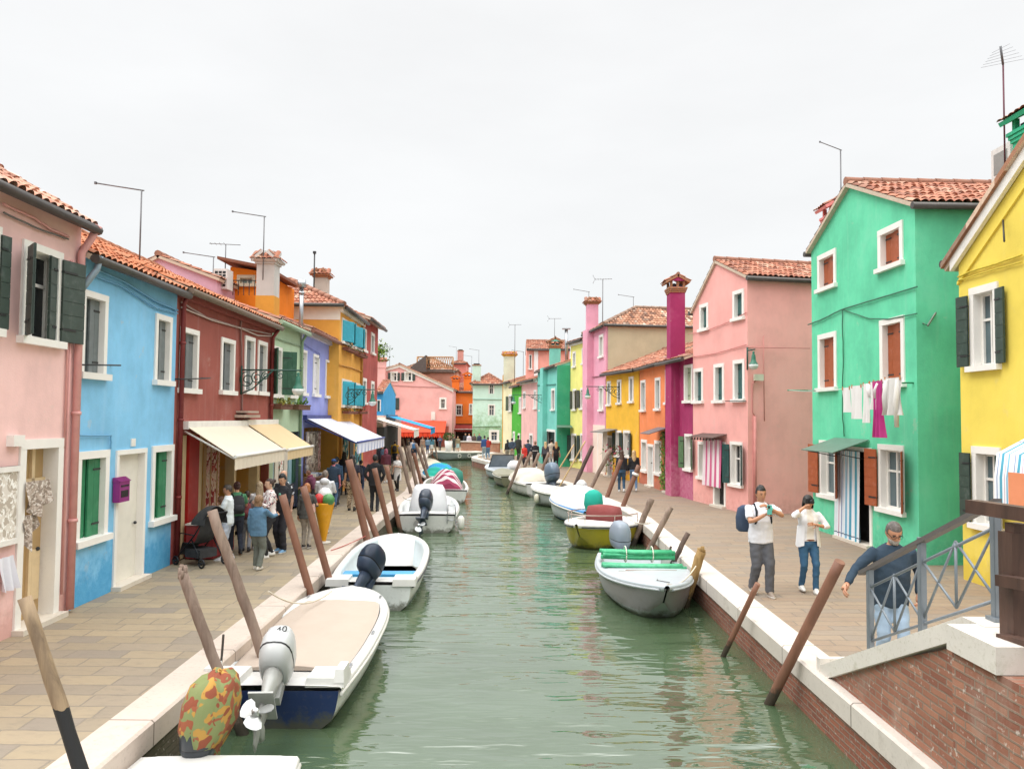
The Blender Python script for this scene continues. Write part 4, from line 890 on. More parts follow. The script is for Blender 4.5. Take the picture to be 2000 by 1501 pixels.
b.build('moulding', H.mat, H.t)
ym = paint('#cdb63a', .7); H.cpx([(1876, 541), (1900, 530), (1950, 515), (2000, 498)], r=.02, m=ym); H.cpx([(1876, 548), (1940, 528), (2000, 512)], r=.014, m=ym)
b = MB(); b.tube([H.pt(*[H.W(1965, 430)[0], .05, H.W(1965, 430)[1]]), H.pt(H.W(2003, 472)[0], .35, H.W(2003, 472)[1])], .015, 6); b.build('bracket', M_IRON, H.t)
cc = AX(2030, 260, 9.75); chimney(H, (9.75, cc.y), .6, .6, z_far+.3, AX(1990, 216, 9.6).z, plaster('#3fae86'), 'gable', collar=plaster('#3fae86'))
t = thing('air_conditioner', 'white air conditioner unit on the yellow house roof below the green chimney', 'air conditioner', AX(1972, 345, 9.9)); b = MB(); c_ = AX(1974, 322, 9.9); b.box(tuple(c_), (.4, .6, .75)); b.build('case', paint('#d8d6d2', .5), t); b = MB(); b.box((c_.x-.202, c_.y, c_.z+.05), (.012, .42, .42)); b.build('grille', paint('#8f8e8b', .6), t)
p = AX(1963, 330, 9.3); T = AX(1957, 128, 9.3); antenna('dark red antenna mast with a fan of pale rods above the yellow house', (p.x, p.y, p.z), T.z-p.z, 'fan', R_(90))
t = thing('door_awning', 'white and teal striped fabric door awning on the yellow house at the right edge', 'awning', H.pt(H.W(1990, 900)[0], .3, 2)); b = MB(); u1 = (AX(1950, 900, 7.9)-H.P0).dot(H.u); u0 = u1-1.6; zt = H.W(1960, 868)[1]; zb = H.W(1960, 1000)[1]
rows = [[H.pt(u0+(u1-u0)*i/30, .05+pr, z_) for i in range(31)] for pr, z_ in ((0, zt+.12), (.45, zt-.12), (.5, zt-.5), (.5+.0, zb+.1))]
b.grid(rows, 0, uvf=lambda r, c: (c/30, r/3)); b.face([H.pt(u1, .05, zt+.12), H.pt(u1, .5, zt-.12), H.pt(u1, .55, zb+.1), H.pt(u1, .05, zb+.4)], 0, [(0, 0), (.3, 0), (.3, 1), (0, 1)]); b.build('canopy', multi_stripe(), t); b = MB(); H.fb(b, u0+.3, u1-.42, .57, .6, zb+.2, zb+.75); b.build('orange_cloth', fabric('#e8946a'), t)
# --- green house
H = House('green_house', 'emerald green three storey gabled house with rust brown shutters and a line of washing', (8.26, 15.64), (8.12, 20.75), 7, None, mat=plaster('#62c49c', .15, '#4fb78d', .6, '#76d0ad'))
HG = H; e0, e1 = H.ez(1792, 392)+.02, H.ez(1581, 487); ur, rz = H.W(1660, 357); 
H.window('closed', (1598, 492, 1634, 567), RUST, fw=.13); H.window('closed', (1716, 440, 1765, 526), RUST, fw=.13)
H.window('closed', (1599, 650, 1635, 764), RUST, fw=.13); H.window('closed', (1720, 620, 1768, 757), RUST, fw=.13)
H.window('open', (1602, 860, 1640, 974), RUST, angs=(150, 172), fw=.12, glass_m=M_GLASSB, horiz=True); H.window('open', (1717, 868, 1767, 1003), RUST, angs=(150, 172), fw=.12, glass_m=M_GLASSB, horiz=True)
H.door((1638, 872, 1704, 1064), dark=True, fw=.1)
H.shell('gable', e0, e1, rz, ur/H.w, over=.1, seg=6, verge=.12, gutter=True)
b = MB(); kk = (rz-e0)/ur
gm_ = paint('#2f6f55', .6); H.cpx([(1581, 634), (1608, 624), (1648, 604), (1795, 560)], r=.018, m=gm_); H.cpx([(1648, 604), (1650, 700), (1648, 800), (1652, 852)], r=.014, m=gm_); H.cpx([(1648, 604), (1700, 622), (1740, 623), (1795, 612)], r=.014, m=gm_)
b = MB(); w_ = V((8.3, 15.6, 0)); 
pts = [AX(1797, 628, 8.4), AX(1812, 636, 8.4), AX(1840, 590, 8.9), AX(1872, 545, 9.2)]; b.tube(pts, .022, 6); b.build('conduit', paint('#9aa79c', .6), H.t)
# sheet-metal canopy over the door
b = MB(); u0, _ = H.W(1625, 900); u1, _ = H.W(1697, 880); uL, uR = min(u0, u1)-.05, max(u0, u1)-.2; zt = H.W(1670, 858)[1]; b.obox(H.pt(uL, .02, zt), H.u*(uR-uL), H.n*.85+V((0, 0, -.3)), V((0, 0, .02)))
cpy = b.build('canopy', paint('#5f7a6c', .5), H.t); b = MB()
for uu in (uL+.1, uR-.1): b.tube([H.pt(uu, .02, zt-.45), H.pt(uu, .8, zt-.3)], .012, 6)
b.build('bracket', M_IRON, cpy)
b = MB(); u0, _ = H.W(1639, 980); u1, _ = H.W(1688, 980); cloth_panel(b, H, min(u0, u1), max(u0, u1), H.W(1665, 1057)[1], H.W(1665, 880)[1], .06, 7, .035, nu=60)
tag(b.build('door_curtain', multi_stripe(), loc=H.pt(u0, .06, 0)), 'blue and white striped curtain hanging in the doorway of the emerald green house', 'door curtain')
b = MB(); H.pt; pp = [V((8.26+1.35, 15.58, 1.6)), V((8.26+1.35, 15.58, .1))]; b.tube(pp, .05, 8); b.build('downpipe', paint('#2f8f66', .6), H.t)
# washing line
uN, zN = H.W(1784, 748); uF, zF = H.W(1600, 762); t = thing('clothes_line', 'green rods and thin lines of the washing line on the emerald green house', 'clothes line', H.pt(uN, 0, zN)); b = MB(); zl = (zN+zF)/2
pr = .85
for uu in (uN, uF): b.tube([H.pt(uu, 0, zl), H.pt(uu, pr, zl)], .018, 6)
b.build('rod', paint('#3f8f6c', .5), t); b = MB()
for f in (.35, .95): b.tube([H.pt(uN+(uF-uN)*i/10, pr*f, zl-.1*math.sin(math.pi*i/10)*f) for i in range(11)], .006, 5)
b.build('line', paint('#cfe0d4', .7), t)
def hang(name, lb, cat, f0, f1, drop, m, n0=.8, folds=2.0, amp=.025, gather=.15, skew=0.0, zig=0.0, sleeve=None, seed=0.0):
    b = MB(); ua, ub = uF+(uN-uF)*f0, uF+(uN-uF)*f1; z1 = zl-.09*math.sin(math.pi*(f0+f1)/2)*n0/.8
    cloth_panel(b, H, ua, ub, z1-drop, z1+.01, n0, folds, amp, gather=gather, skew=skew, zig=zig, seed=seed, nu=28, nz=10)
    if sleeve:
        for (su, sl, sk) in sleeve: b.tube([H.pt(ua+(ub-ua)*su, n0+amp, z1-.03), H.pt(ua+(ub-ua)*su+sk*.5, n0+amp+.03, z1-sl*.5), H.pt(ua+(ub-ua)*su+sk, n0+amp+.01, z1-sl)], [.055, .06, .045], 8, flat=.6)
    for f in (.1, .9):
        p = H.pt(ua+(ub-ua)*f, n0+amp, z1); b.box(tuple(p), (.015, .03, .08), m=1)
    tag(b.build(name, [m, paint('#b87a4a', .6)], loc=H.pt((ua+ub)/2, n0, z1-drop)), lb, cat, 'washing on the line')
WHT = fabric('#e6e4e2'); WH2 = fabric('#dcdad6', var=.15)
# near end of the line is at the right of the photograph
for nm, lb, ct, x0, x1, yb, m, kw in (('towel', 'small white cloth hanging first from the left on the washing line', 'towel', 1650, 1666, 805, WHT, dict(folds=1)), ('pillowcase', 'broad white cloth hanging second from the left on the washing line', 'laundry', 1667, 1688, 820, WHT, dict(folds=1.5)), ('vest', 'narrow white vest hanging between the broad white cloth and the white shirt', 'vest', 1689, 1702, 830, WHT, dict(folds=2)), ('shirt', 'white t-shirt hanging left of the magenta garment', 't-shirt', 1700, 1720, 806, WHT, dict(folds=2, sleeve=[(.05, .3, -.08), (.95, .32, .1)])), ('dress', 'magenta garment hanging twisted on the washing line', 'dress', 1710, 1728, 862, fabric('#b8187c', var=.25), dict(folds=2.4, amp=.05, skew=-.05, gather=.35)), ('sweater', 'crumpled off white long sleeved top hanging at the right end of the washing line', 'sweater', 1729, 1764, 822, WH2, dict(folds=2.6, amp=.045, gather=.3, sleeve=[(.8, .95, .05), (.2, .7, .05)]))):
    P = lambda px: (H.W(px, 790)[0]); a, c = P(x0), P(x1)
    # shift from the wall plane to the line plane
    pl = [AX(x, 790, H.pt(0, .8, 0).x) for x in (x0, x1)]; fa, fb_ = [((q-H.P0).dot(H.u)-uF)/(uN-uF) for q in pl]; zb = AX((x0+x1)/2, yb, H.pt(0, .8, 0).x).z
    hang(nm, lb, ct, fa, fb_, max(.3, zl-.07-zb), m, seed=x0, **kw)
# chimney + antenna behind the green house
H3 = H; chimney(H, (9.3, 21.9), .55, .55, 6.5, AY(1613, 392, 21.9).z, plaster('#d98a86'), 'gable', tiles('red'), collar=plaster('#d98a86'))
p = AX(1643, 430, 10.5); T = AX(1643, 292, 10.5); antenna('bent antenna mast standing behind the ridge of the emerald green house', (10.5, p.y, p.z-1), T.z-p.z+1, 'arm', R_(25))
# --- salmon pink house
H = House('salmon_pink_house', 'salmon pink three storey gabled house with a pink and white striped door curtain', (7.28, 23.7), (6.5, 27.55), 7, None, mat=plaster('#e8a29b', .1, '#d99a92', .5, '#ecb4ac'))
H.s = 0; e0, e1 = H.ez(1460, 540)+.06, H.ez(1347, 606); ur, rz = H.W(1399, 508)
for px in ((1367, 593, 1384, 647), (1432, 566, 1454, 626), (1355.5, 719, 1374, 788), (1395, 710, 1415, 787), (1432.5, 702, 1455, 785)): H.window('closed', px, '#38615f', fw=.12)
H.window('open', (1364, 862, 1381, 936), '#1f4a47', angs=(165, None), fw=.1); H.window('open', (1427, 862, 1451, 951), '#1f4a47', angs=(150, 165), fw=.1)
H.door((1394, 862, 1418, 990), dark=True, fw=.1)
H.shell('gable', e0, e1, rz, ur/H.w, over=.1, seg=5, verge=.08, gutter=True)
b = MB(); u0, _ = H.W(1380, 900); u1, _ = H.W(1416, 900); cloth_panel(b, H, min(u0, u1), max(u0, u1), H.W(1400, 950)[1], H.W(1400, 858)[1], .08, 5, .04, nu=40)
tag(b.build('door_curtain', fabric('#eadfe2', '#cf6a90', 9, .42), loc=H.pt(u0, 0, 0)), 'pink and white striped curtain hanging over the door of the salmon pink house', 'door curtain')
b = MB(); zt = H.W(1395, 853)[1]; u0, u1 = sorted((H.W(1372, 860)[0], H.W(1420, 860)[0])); b.obox(H.pt(u0, .0, zt+.1), H.u*(u1-u0), H.n*.5+V((0, 0, -.12)), V((0, 0, .02)))
for i in range(8): q = H.pt(u0+(u1-u0)*(i+.5)/8, .45, zt-.07); b.ball(q, .045, 6, 4)
b.build('canopy', paint('#5a4a44', .6), H.t)
sm_ = paint('#c9827c', .7); H.cpx([(1347, 652), (1384, 645), (1432, 626), (1460, 610)], r=.014, m=sm_); H.cpx([(1355, 697), (1400, 690), (1460, 673)], r=.016, m=sm_); H.rod((1425, 783), (1458, 783), .15)
S = lambda px, py: AY(px, py, 23.69)
b = MB(); b.tube([S(1460, 678), S(1520, 679), S(1582, 680)], .014, 5); b.tube([S(1491, 655), S(1492, 740), S(1493, 822)], .016, 5); b.tube([S(1476, 742), S(1470, 750), S(1470, 805), S(1474, 812)], .018, 6); b.build('cable', sm_, H.t)
b = MB(); b.tube([S(1474, 812)-V((0, .03, 0)), V((S(1474, 990).x, 23.66, .0))], .05, 8); b.build('downpipe', sm_, H.t)
b = MB(); c_ = S(1480, 737); b.box((c_.x, 23.62, c_.z), (.28, .14, .2)); b.build('junction_box', paint('#d6d2be', .5), H.t)
# --- magenta house with the big chimney
H = House('magenta_house', 'narrow magenta house with a tall chimney breast and worn pinkish base', (6.5, 27.58), (6.14, 30.65), 6, None, mat=plaster('#9a345f', .16, '#c98a9c', 1.9, '#b8567e'))
e = H.ez(1318, 699)
for px in ((1300, 721, 1311.5, 790), (1337, 712, 1353, 787)): H.window('closed', px, '#a7b295', fw=.1)
H.window('open', (1338, 847, 1353, 920), '#54744f', angs=(160, 165), fw=.1); H.door((1300, 868, 1309, 968), '#d8d4c8')
H.shell('eave', e, pitch=.36, over=.35, seg=5)
ub = H.W(1320, 800)[0]; b = MB(); H.fb(b, ub-.42, ub+.3, .0, .32, 0, e-.02); b.build('chimney_breast', H.mat, H.t); q = H.pt(ub-.06, .02, 0)
chimney(H, (q.x+.0, q.y), .56, .68, e-.1, AY(1327, 541, q.y).z, H.mat, 'gable', tiles('red'))
H.cpx([(1299, 698), (1353, 690)], r=.016, m=paint('#c9a0b0', .7))
v = MB(); u0, u1 = H.W(1296, 900)[0], H.W(1302, 900)[0]; u0, u1 = min(u0, u1), max(u0, u1)
for i in range(420):
    p = H.pt(random.uniform(u0-.12, u1+.1), random.uniform(.03, .16), random.uniform(.1, 2.4)); a = V((random.uniform(-.4, .4), random.uniform(-1, 1), random.uniform(-1, .4))).normalized(); c_ = a.cross(V((1, .2, .1))).normalized(); s_ = random.uniform(.04, .08); v.face([p-a*s_, p+c_*s_*.6, p+a*s_, p-c_*s_*.6], i % 2)
t = thing('climbing_vine', 'green climbing vine on the wall beside the magenta chimney breast', 'vine', H.pt(u0, 0, 0)); v.build('foliage', [paint('#6f9a3a', .7), paint('#4f7a30', .7)], t); b = MB(); b.tube([H.pt(u0+.05, .05, 0), H.pt(u0+.1, .06, 1.2), H.pt(u0, .05, 2.3)], .015, 5); b.build('stem', paint('#6b5236', .8), t)
# --- orange
H = House('orange_house', 'soft orange two storey house with a narrow white door', (6.12, 30.7), (5.82, 35.0), 6, None, mat=plaster('#df8455', .12, '#b06a5a', .8, '#c07a66'))
e = H.ez(1264, 713)
for px in ((1252, 742, 1261.5, 804), (1280, 737, 1290.5, 802)): H.window('closed', px, '#8a9698', fw=.12)
for px in ((1253, 858, 1264, 922), (1279, 860, 1292, 928)): H.window('glass', px, fw=.13, glass_m=M_GLASSB)
H.door((1265.5, 867, 1277.5, 957), '#d6dcdd'); H.shell('eave', e, pitch=.36, over=.2, seg=4)
b = MB(); u0, u1 = sorted((H.W(1268, 845)[0], H.W(1299, 845)[0])); zt = H.W(1285, 842)[1]; b.obox(H.pt(u0-.4, .0, zt+.15), H.u*1.5, H.n*.75+V((0, 0, -.25)), V((0, 0, .03))); b.build('canopy', paint('#6a6468', .6), H.t)
# --- golden
H = House('golden_house', 'golden yellow two storey house with dark shutters and flowers by its door', (5.8, 35.05), (4.78, 38.95), 6, None, mat=plaster('#dfae3c', .12, '#cf9a34', .6))
e = H.ez(1212, 722)
for px in ((1186, 744, 1193.5, 793), (1206, 741, 1214, 790), (1229, 735, 1238, 787)): H.window('closed', px, '#3f4340', fw=.12)
for px in ((1203, 840, 1214, 893), (1218, 840, 1231, 894)): H.window('open', px, '#2a3a33', angs=(170, 170), fw=.12)
H.door((1186, 850, 1197, 926), dark=True); H.shell('eave', e, pitch=.4, over=.25, seg=4)
b = MB(); zt = H.W(1182, 838)[1]; b.obox(H.pt(H.w-1.5, .0, zt), H.u*1.6, H.n*.8+V((0, 0, -.15)), V((0, 0, .04))); b.build('canopy', paint('#7a7a74', .6), H.t)
b = MB(); cloth_panel(b, H, H.W(1199, 880)[0], H.W(1190, 880)[0], .25, zt-.1, .3, 2, .05); tag(b.build('door_curtain', fabric('#cfc6b8'), loc=H.pt(H.w-1, .3, 0)), 'plain pale curtain hanging at the doorway of the golden yellow house', 'door curtain')
t = thing('flower_pot', 'tall potted plant with pink flowers by the golden yellow house', 'potted plant', H.pt(1.7, .4, 0)); b = MB(); b.loft([(*H.pt(1.7, .4, .0)[:2], 0, .16, .16), (*H.pt(1.7, .4, 0)[:2], .35, .22, .22)]); b.build('pot', paint('#a8603f', .8), t); b = MB()
for i in range(160):
    q = H.pt(1.7, .4, 0)+V((random.gauss(0, .28), random.gauss(0, .3), .35+1.3*random.random()**.8)); a = V((random.uniform(-1, 1), random.uniform(-1, 1), random.uniform(-1, 1))).normalized(); c_ = a.cross(V((.3, .4, 1))).normalized(); s_ = random.uniform(.05, .1); b.face([q-a*s_, q+c_*s_*.6, q+a*s_, q-c_*s_*.6], 1 if i % 3 == 0 else 0)
b.build('foliage', [paint('#4f6b35', .7), paint('#c9536f', .6)], t)
# --- lilac pink house with the khaki gable side
H = House('lilac_pink_house', 'tall lilac pink house with a bare khaki side wall and hipped tile roof', (4.76, 39.0), (4.14, 43.4), 9, None, mat=plaster('#d79aae', .12))
e = H.ez(1165, 640)
for px in ((1170.5, 653, 1179, 699), (1170.5, 753, 1179, 803)): H.window('glass', px, fw=.13, glass_m=M_GLASSB)
H.door((1168, 842, 1178, 922), '#d8d6d0'); H.shell('hip', e, pitch=.52, over=.15, seg=4, tiles_m=tiles('old'), gm=M_GUT)
b = MB(); b.obox(H.pt(-.03, -.1, 0), -H.n*8.9, -H.u*.03, V((0, 0, e-.12))); b.build('side_wall', plaster('#b5ab8f', .1), H.t)
b = MB(); H.fb(b, .02, H.w-.02, .0, .02, 0, 2.55); b.build('plaster_base', plaster('#e6cfc2', .1), H.t)
b = MB(); uu = H.W(1154, 750)[0]; H.fb(b, uu-.55, uu+.5, 0, .35, 0, e); b.build('chimney_breast', H.mat, H.t); q = H.pt(uu, -.05, 0); chimney(H, (q.x, q.y), .62, .7, e-.1, AY(1161, 591, q.y).z, H.mat, 'tiled')
for p0, y in (((1178, 547, 636), 41), ((1148, 568, 650), 43)): pass
H.cpx([(1147, 737), (1181, 733)], r=.03, m=paint('#b57a8e', .7))
# --- pale yellow
H = House('pale_yellow_house', 'pale yellow three storey house with deep yellow base beside the teal house', (4.12, 43.45), (3.5, 45.9), 6, None, mat=plaster('#e6da82', .1))
e = H.ez(1126, 664)
for px in ((1119, 686, 1125, 718), (1137, 679, 1144, 712)): H.window('closed', px, '#8f9a98', fw=.12)
for px in ((1119, 759, 1126, 802), (1134, 757, 1144, 800)): H.window('open', px, '#4a4a3e', angs=(150, 165), fw=.12)
for px in ((1116, 846, 1126, 900), (1134, 846, 1143, 900)): H.window('open', px, '#2f4038', angs=(150, 165), fw=.12)
H.shell('eave', e, pitch=.3, over=.2, seg=4, cornice=plaster('#e2ddd4')); b = MB(); H.fb(b, .02, H.w-.02, 0, .02, 0, 2.2); b.build('painted_base', plaster('#e0bb26', .1), H.t) if False else None
p = AY(1107, 676, 46.5); b = MB(); b.tube([(p.x, 46.5, p.z-1), (AY(1106, 643, 46.5).x, 46.5, AY(1106, 643, 46.5).z)], .1, 8); b.box((AY(1106, 643, 46.5).x, 46.5, AY(1106, 642, 46.5).z), (.5, .3, .06)); tag(b.build('flue', M_ALU, loc=(p.x, 46.5, p.z-1)), 'pale metal flue pipe rising between the teal and pale yellow houses', 'flue')
# --- teal
H = House('teal_house', 'teal green house projecting into the pavement with a darker blind side wall', (2.68, 45.9), (1.75, 52.4), 6, None, mat=plaster('#74bfb2', .12, '#5fae9a', .8))
e = H.ez(1068, 718)
for px in ((1055, 760, 1060.5, 803), (1077, 758, 1084, 802)): H.window('closed', px, '#8a7f80', fw=.14)
H.door((1066, 838, 1085, 908), dark=True, fw=.15); H.shell('eave', e, pitch=.34, over=.15, seg=4)
b = MB(); b.obox(H.pt(-.02, -.02, 0), -H.n*5.9, -H.u*.03, V((0, 0, e-.05))); b.build('side_wall', plaster('#3f9f7c', .14), H.t)
b = MB(); uu = H.W(1066, 780)[0]; H.fb(b, uu-.5, uu+.5, 0, .3, 0, e); b.build('chimney_breast', H.mat, H.t); q = H.pt(uu-.6, -.25, 0); chimney(H, (q.x+.2, q.y), .68, .75, e-.1, AY(1074, 661, q.y).z, H.mat, 'gable', tiles('old'))
b = MB(); zt = H.W(1098, 840)[1]; b.obox((H.P0.x+.0, 45.88, 2.45), (.9, 0, 0), (0, -.7, -.12), (0, 0, .03)); b.build('canopy', paint('#5f7f70', .6), H.t)
H.cpx([(1050, 752), (1086, 750)], r=.03, m=paint('#4f968a', .7))
# --- rose house and the taller house behind it
H = House('rose_house', 'small rose pink house with white windows left of the teal house', (1.72, 52.45), (.72, 57.2), 6, '#dfb0aa'); e = H.ez(1032, 741)
for px in ((1022, 764, 1027, 798), (1043, 761, 1048, 799)): H.window('closed', px, '#cfd0d0', fw=.14)
H.door((1034, 846, 1041, 898), dark=True, fw=.15); H.shell('eave', e, pitch=.34, over=.3, seg=3, cornice=plaster('#d9d4cc'))
H = facing('coral_house', 'coral pink house with one window rising behind the teal and rose houses', 1028, 1112, 56.5, 4.5, '#df9f92'); H.window('closed', (1033, 692, 1039, 722), '#8f9292', fw=.13); H.shell('eave', AY(1060, 680, 56.5).z, pitch=.34, over=.2, seg=3)
b = MB(); H.fb(b, H.W(1043, 700)[0], H.W(1051, 700)[0], .02, .1, 5, AY(1060, 683, 56.5).z); b.build('white_strip', plaster('#e6e2de'), H.t)
H = House('bright_green_house', 'narrow bright green house with white windows between the rose and cream houses', (.70, 57.25), (.02, 60.2), 6, '#4fa83c'); e = H.ez(1010, 752)
H.window('closed', (1014, 775, 1018, 808), '#e0e0da', fw=.15); H.window('glass', (1002, 842, 1006, 862), fw=.16); H.door((1012, 846, 1016, 886), '#d8d8d2'); H.shell('eave', e, pitch=.3, seg=3)
H = House('cream_house', 'cream house with an ochre corner and tall chimney beside the mint house', (0, 60.25), (-.72, 63.3), 6, '#e6d6ae'); e = H.ez(995, 744)
H.window('open', (994, 770, 1000, 804), '#4a5a44', angs=(165, 165), fw=.14); H.shell('eave', e, pitch=.3, seg=3); q = H.pt(1.6, -.2, 0)
b = MB(); b.obox(H.pt(H.w+.01, .05, .4), -H.n*1.0, H.u*.06, V((0, 0, e+.2))); b.build('ochre_corner', plaster('#d89a2e'), H.t)
c_ = AY(995, 720, 62.5); chimney(H, (c_.x, 62.5), .95, .9, e-.4, AY(995, 693, 62.5).z, plaster('#cdd6bd', .15), 'tiled', collar=plaster('#d8a53a'))
# antennas of the right row and far end
for px, py, pyb, y, kd, yaw, lb in ((1177, 545, 640, 41.5, 'yagi', R_(170), 'large comb antenna with forked reflector beside the lilac pink chimney'), (1150, 570, 600, 44, 'arm', .2, 'small bent antenna left of the lilac pink chimney'), (1237, 580, 605, 45, 'arm', .1, 'bent antenna above the hipped roof of the lilac pink house'), (1005, 634, 735, 60, 'yagi', R_(170), 'comb antenna on a tall mast above the cream house'), (1083, 622, 668, 57, 'yagi', R_(175), 'comb antenna above the coral pink house'), (1022, 687, 720, 59, 'arm', .2, 'short bent antenna above the bright green house'), (935, 684, 720, 73, 'arm', .2, 'bent antenna beside the pale mint chimney'), (921, 696, 740, 82, 'arm', .2, 'bent antenna between the orange chimneys and the mint house'), (891, 678, 705, 93, 'arm', .2, 'bent antenna left of the square salmon chimney'), (761, 678, 706, 78, 'arm', .2, 'bent antenna above the far pink gable')):
    p, T = AY(px, pyb, y), AY(px, py, y); antenna(lb, (p.x, y, p.z-.5), T.z-p.z+.5, kd, yaw)
# ------------------------------------------------------------------ boats
def hullfun(L, B, fb, rise=.35, tr=.86, p=2.2, q=.85, rake=.35, draft=.22):
    def b(t):
        if t < .4: return B/2*(tr+(1-tr)*math.sin(t/.4*math.pi/2))
        return max(.015, B/2*max(0, 1-((t-.4)/.6)**p)**q)
    s = lambda t: fb*(1+rise*t**2.2)
    k = lambda t: -draft+(s(t)*.55+draft)*max(0, (t-.72)/.28)**2.5
    def P(t, x, z): return V((x, L*t-rake*max(0, 1-max(0, z)/s(t))*t**5, z))
    return b, s, k, P
def boat(label, stern, bow, B, fb=.42, hull='#dddcd8', band=None, deck='#d8d7d3', liner='#dfe3e2', rail='#d5d3cc', rise=.35, tr=.86, p=2.2, q=.85, rake=.35, fore=.68, sternd=.08, floor=.05, group=None, name='boat', bench=None, lip=.09, trimc=None, transom=None):
    L = math.dist(stern, bow); yaw = math.atan2(-(bow[0]-stern[0]), bow[1]-stern[1])
    t = thing(name, label, 'boat', (stern[0], stern[1], WZ), yaw, group); b, s, k, P = hullfun(L, B, fb, rise, tr, p, q, rake)
    ts = [i/22 for i in range(23)]; ts = [x**.9 if False else x for x in ts]; ts[-1:] = [.965, .985, 1.0]
    def sec(tt):
        bb, ss, kk = b(tt), s(tt), k(tt); f = [(1, ss), (.985, ss*.78), (.955, ss*.5), (.9, ss*.22), (.78, min(.02, ss*.1)+max(0, kk)*.6), (.45, kk*.6+.0), (0, kk)]
        return [P(tt, -bb*x, max(z, kk)) for x, z in f]+[P(tt, bb*x, max(z, kk)) for x, z in f[-2::-1]]
    m = MB(); nb = 3 if band else 9
    m.grid([sec(x) for x in ts], 0, mf=lambda r, c: 1 if band and 2 < c < 9 else 0)
    m.face(sec(0)[::-1], 2 if transom else (1 if band else 0)); hm = [hullpaint(hull), hullpaint(band or hull), hullpaint(transom or hull)]
    m.build('hull', hm, t)
    def prof(tt, kind):
        bb, ss = b(tt), s(tt); l = min(lip, bb*.5); o = []
        if kind == 'deck': zi = [ss+.05, ss+.055, ss+.062]
        else: zi = [ss-.03, floor, floor]
        for x, z in ((bb, ss-.07), (bb+.03, ss-.05), (bb+.032, ss+.02), (bb+.01, ss+.048), (max(.004, bb-l), ss+.05), (max(.003, bb-l-.015), zi[0]), (max(.002, bb-l-.05), zi[1]), (0, zi[2])): o.append((x, z))
        return [P(tt, -x, z) for x, z in o]+[P(tt, x, z) for x, z in o[-2::-1]]
    rows = [prof(0, 'deck'), prof(sternd/2, 'deck'), prof(sternd, 'deck')]; rows.append(prof(sternd+.002, 'in'))
    n = 12
    for i in range(1, n): rows.append(prof(sternd+(fore-sternd)*i/n, 'in'))
    rows += [prof(fore-.002, 'in'), prof(fore, 'deck')]+[prof(x, 'deck') for x in (fore+(1-fore)*i/9 for i in range(1, 10))]
    m = MB(); nr = len(rows); dk = nr-11
    m.grid(rows, 0, mf=lambda r, c: 1 if (3 <= r < dk+0 and 4 <= c <= 9) else 0); m.build('deck', [paint(deck, .35, .06, 3), paint(liner, .45, .08, 3)], t)
    m = MB()
    for sg in (-1, 1): m.tube([P(x, sg*(b(x)+.03), s(x)-.03) for x in ts[:-1]], .022, 6)
    m.build('rub_rail', paint(rail, .5), t)
    if bench:
        for i, (bt, bc) in enumerate(bench):
            m = MB(); w_ = b(bt)*2-.22; m.box((0, L*bt, s(bt)-.1), (w_, .34, .05)); m.box((0, L*bt, (s(bt)-.12+floor)/2), (w_*.96, .28, s(bt)-.14-floor), m=1); m.build('bench', [paint(bc, .5), paint(liner, .5)], t)
    return t, dict(L=L, b=b, s=s, P=P, yaw=yaw)
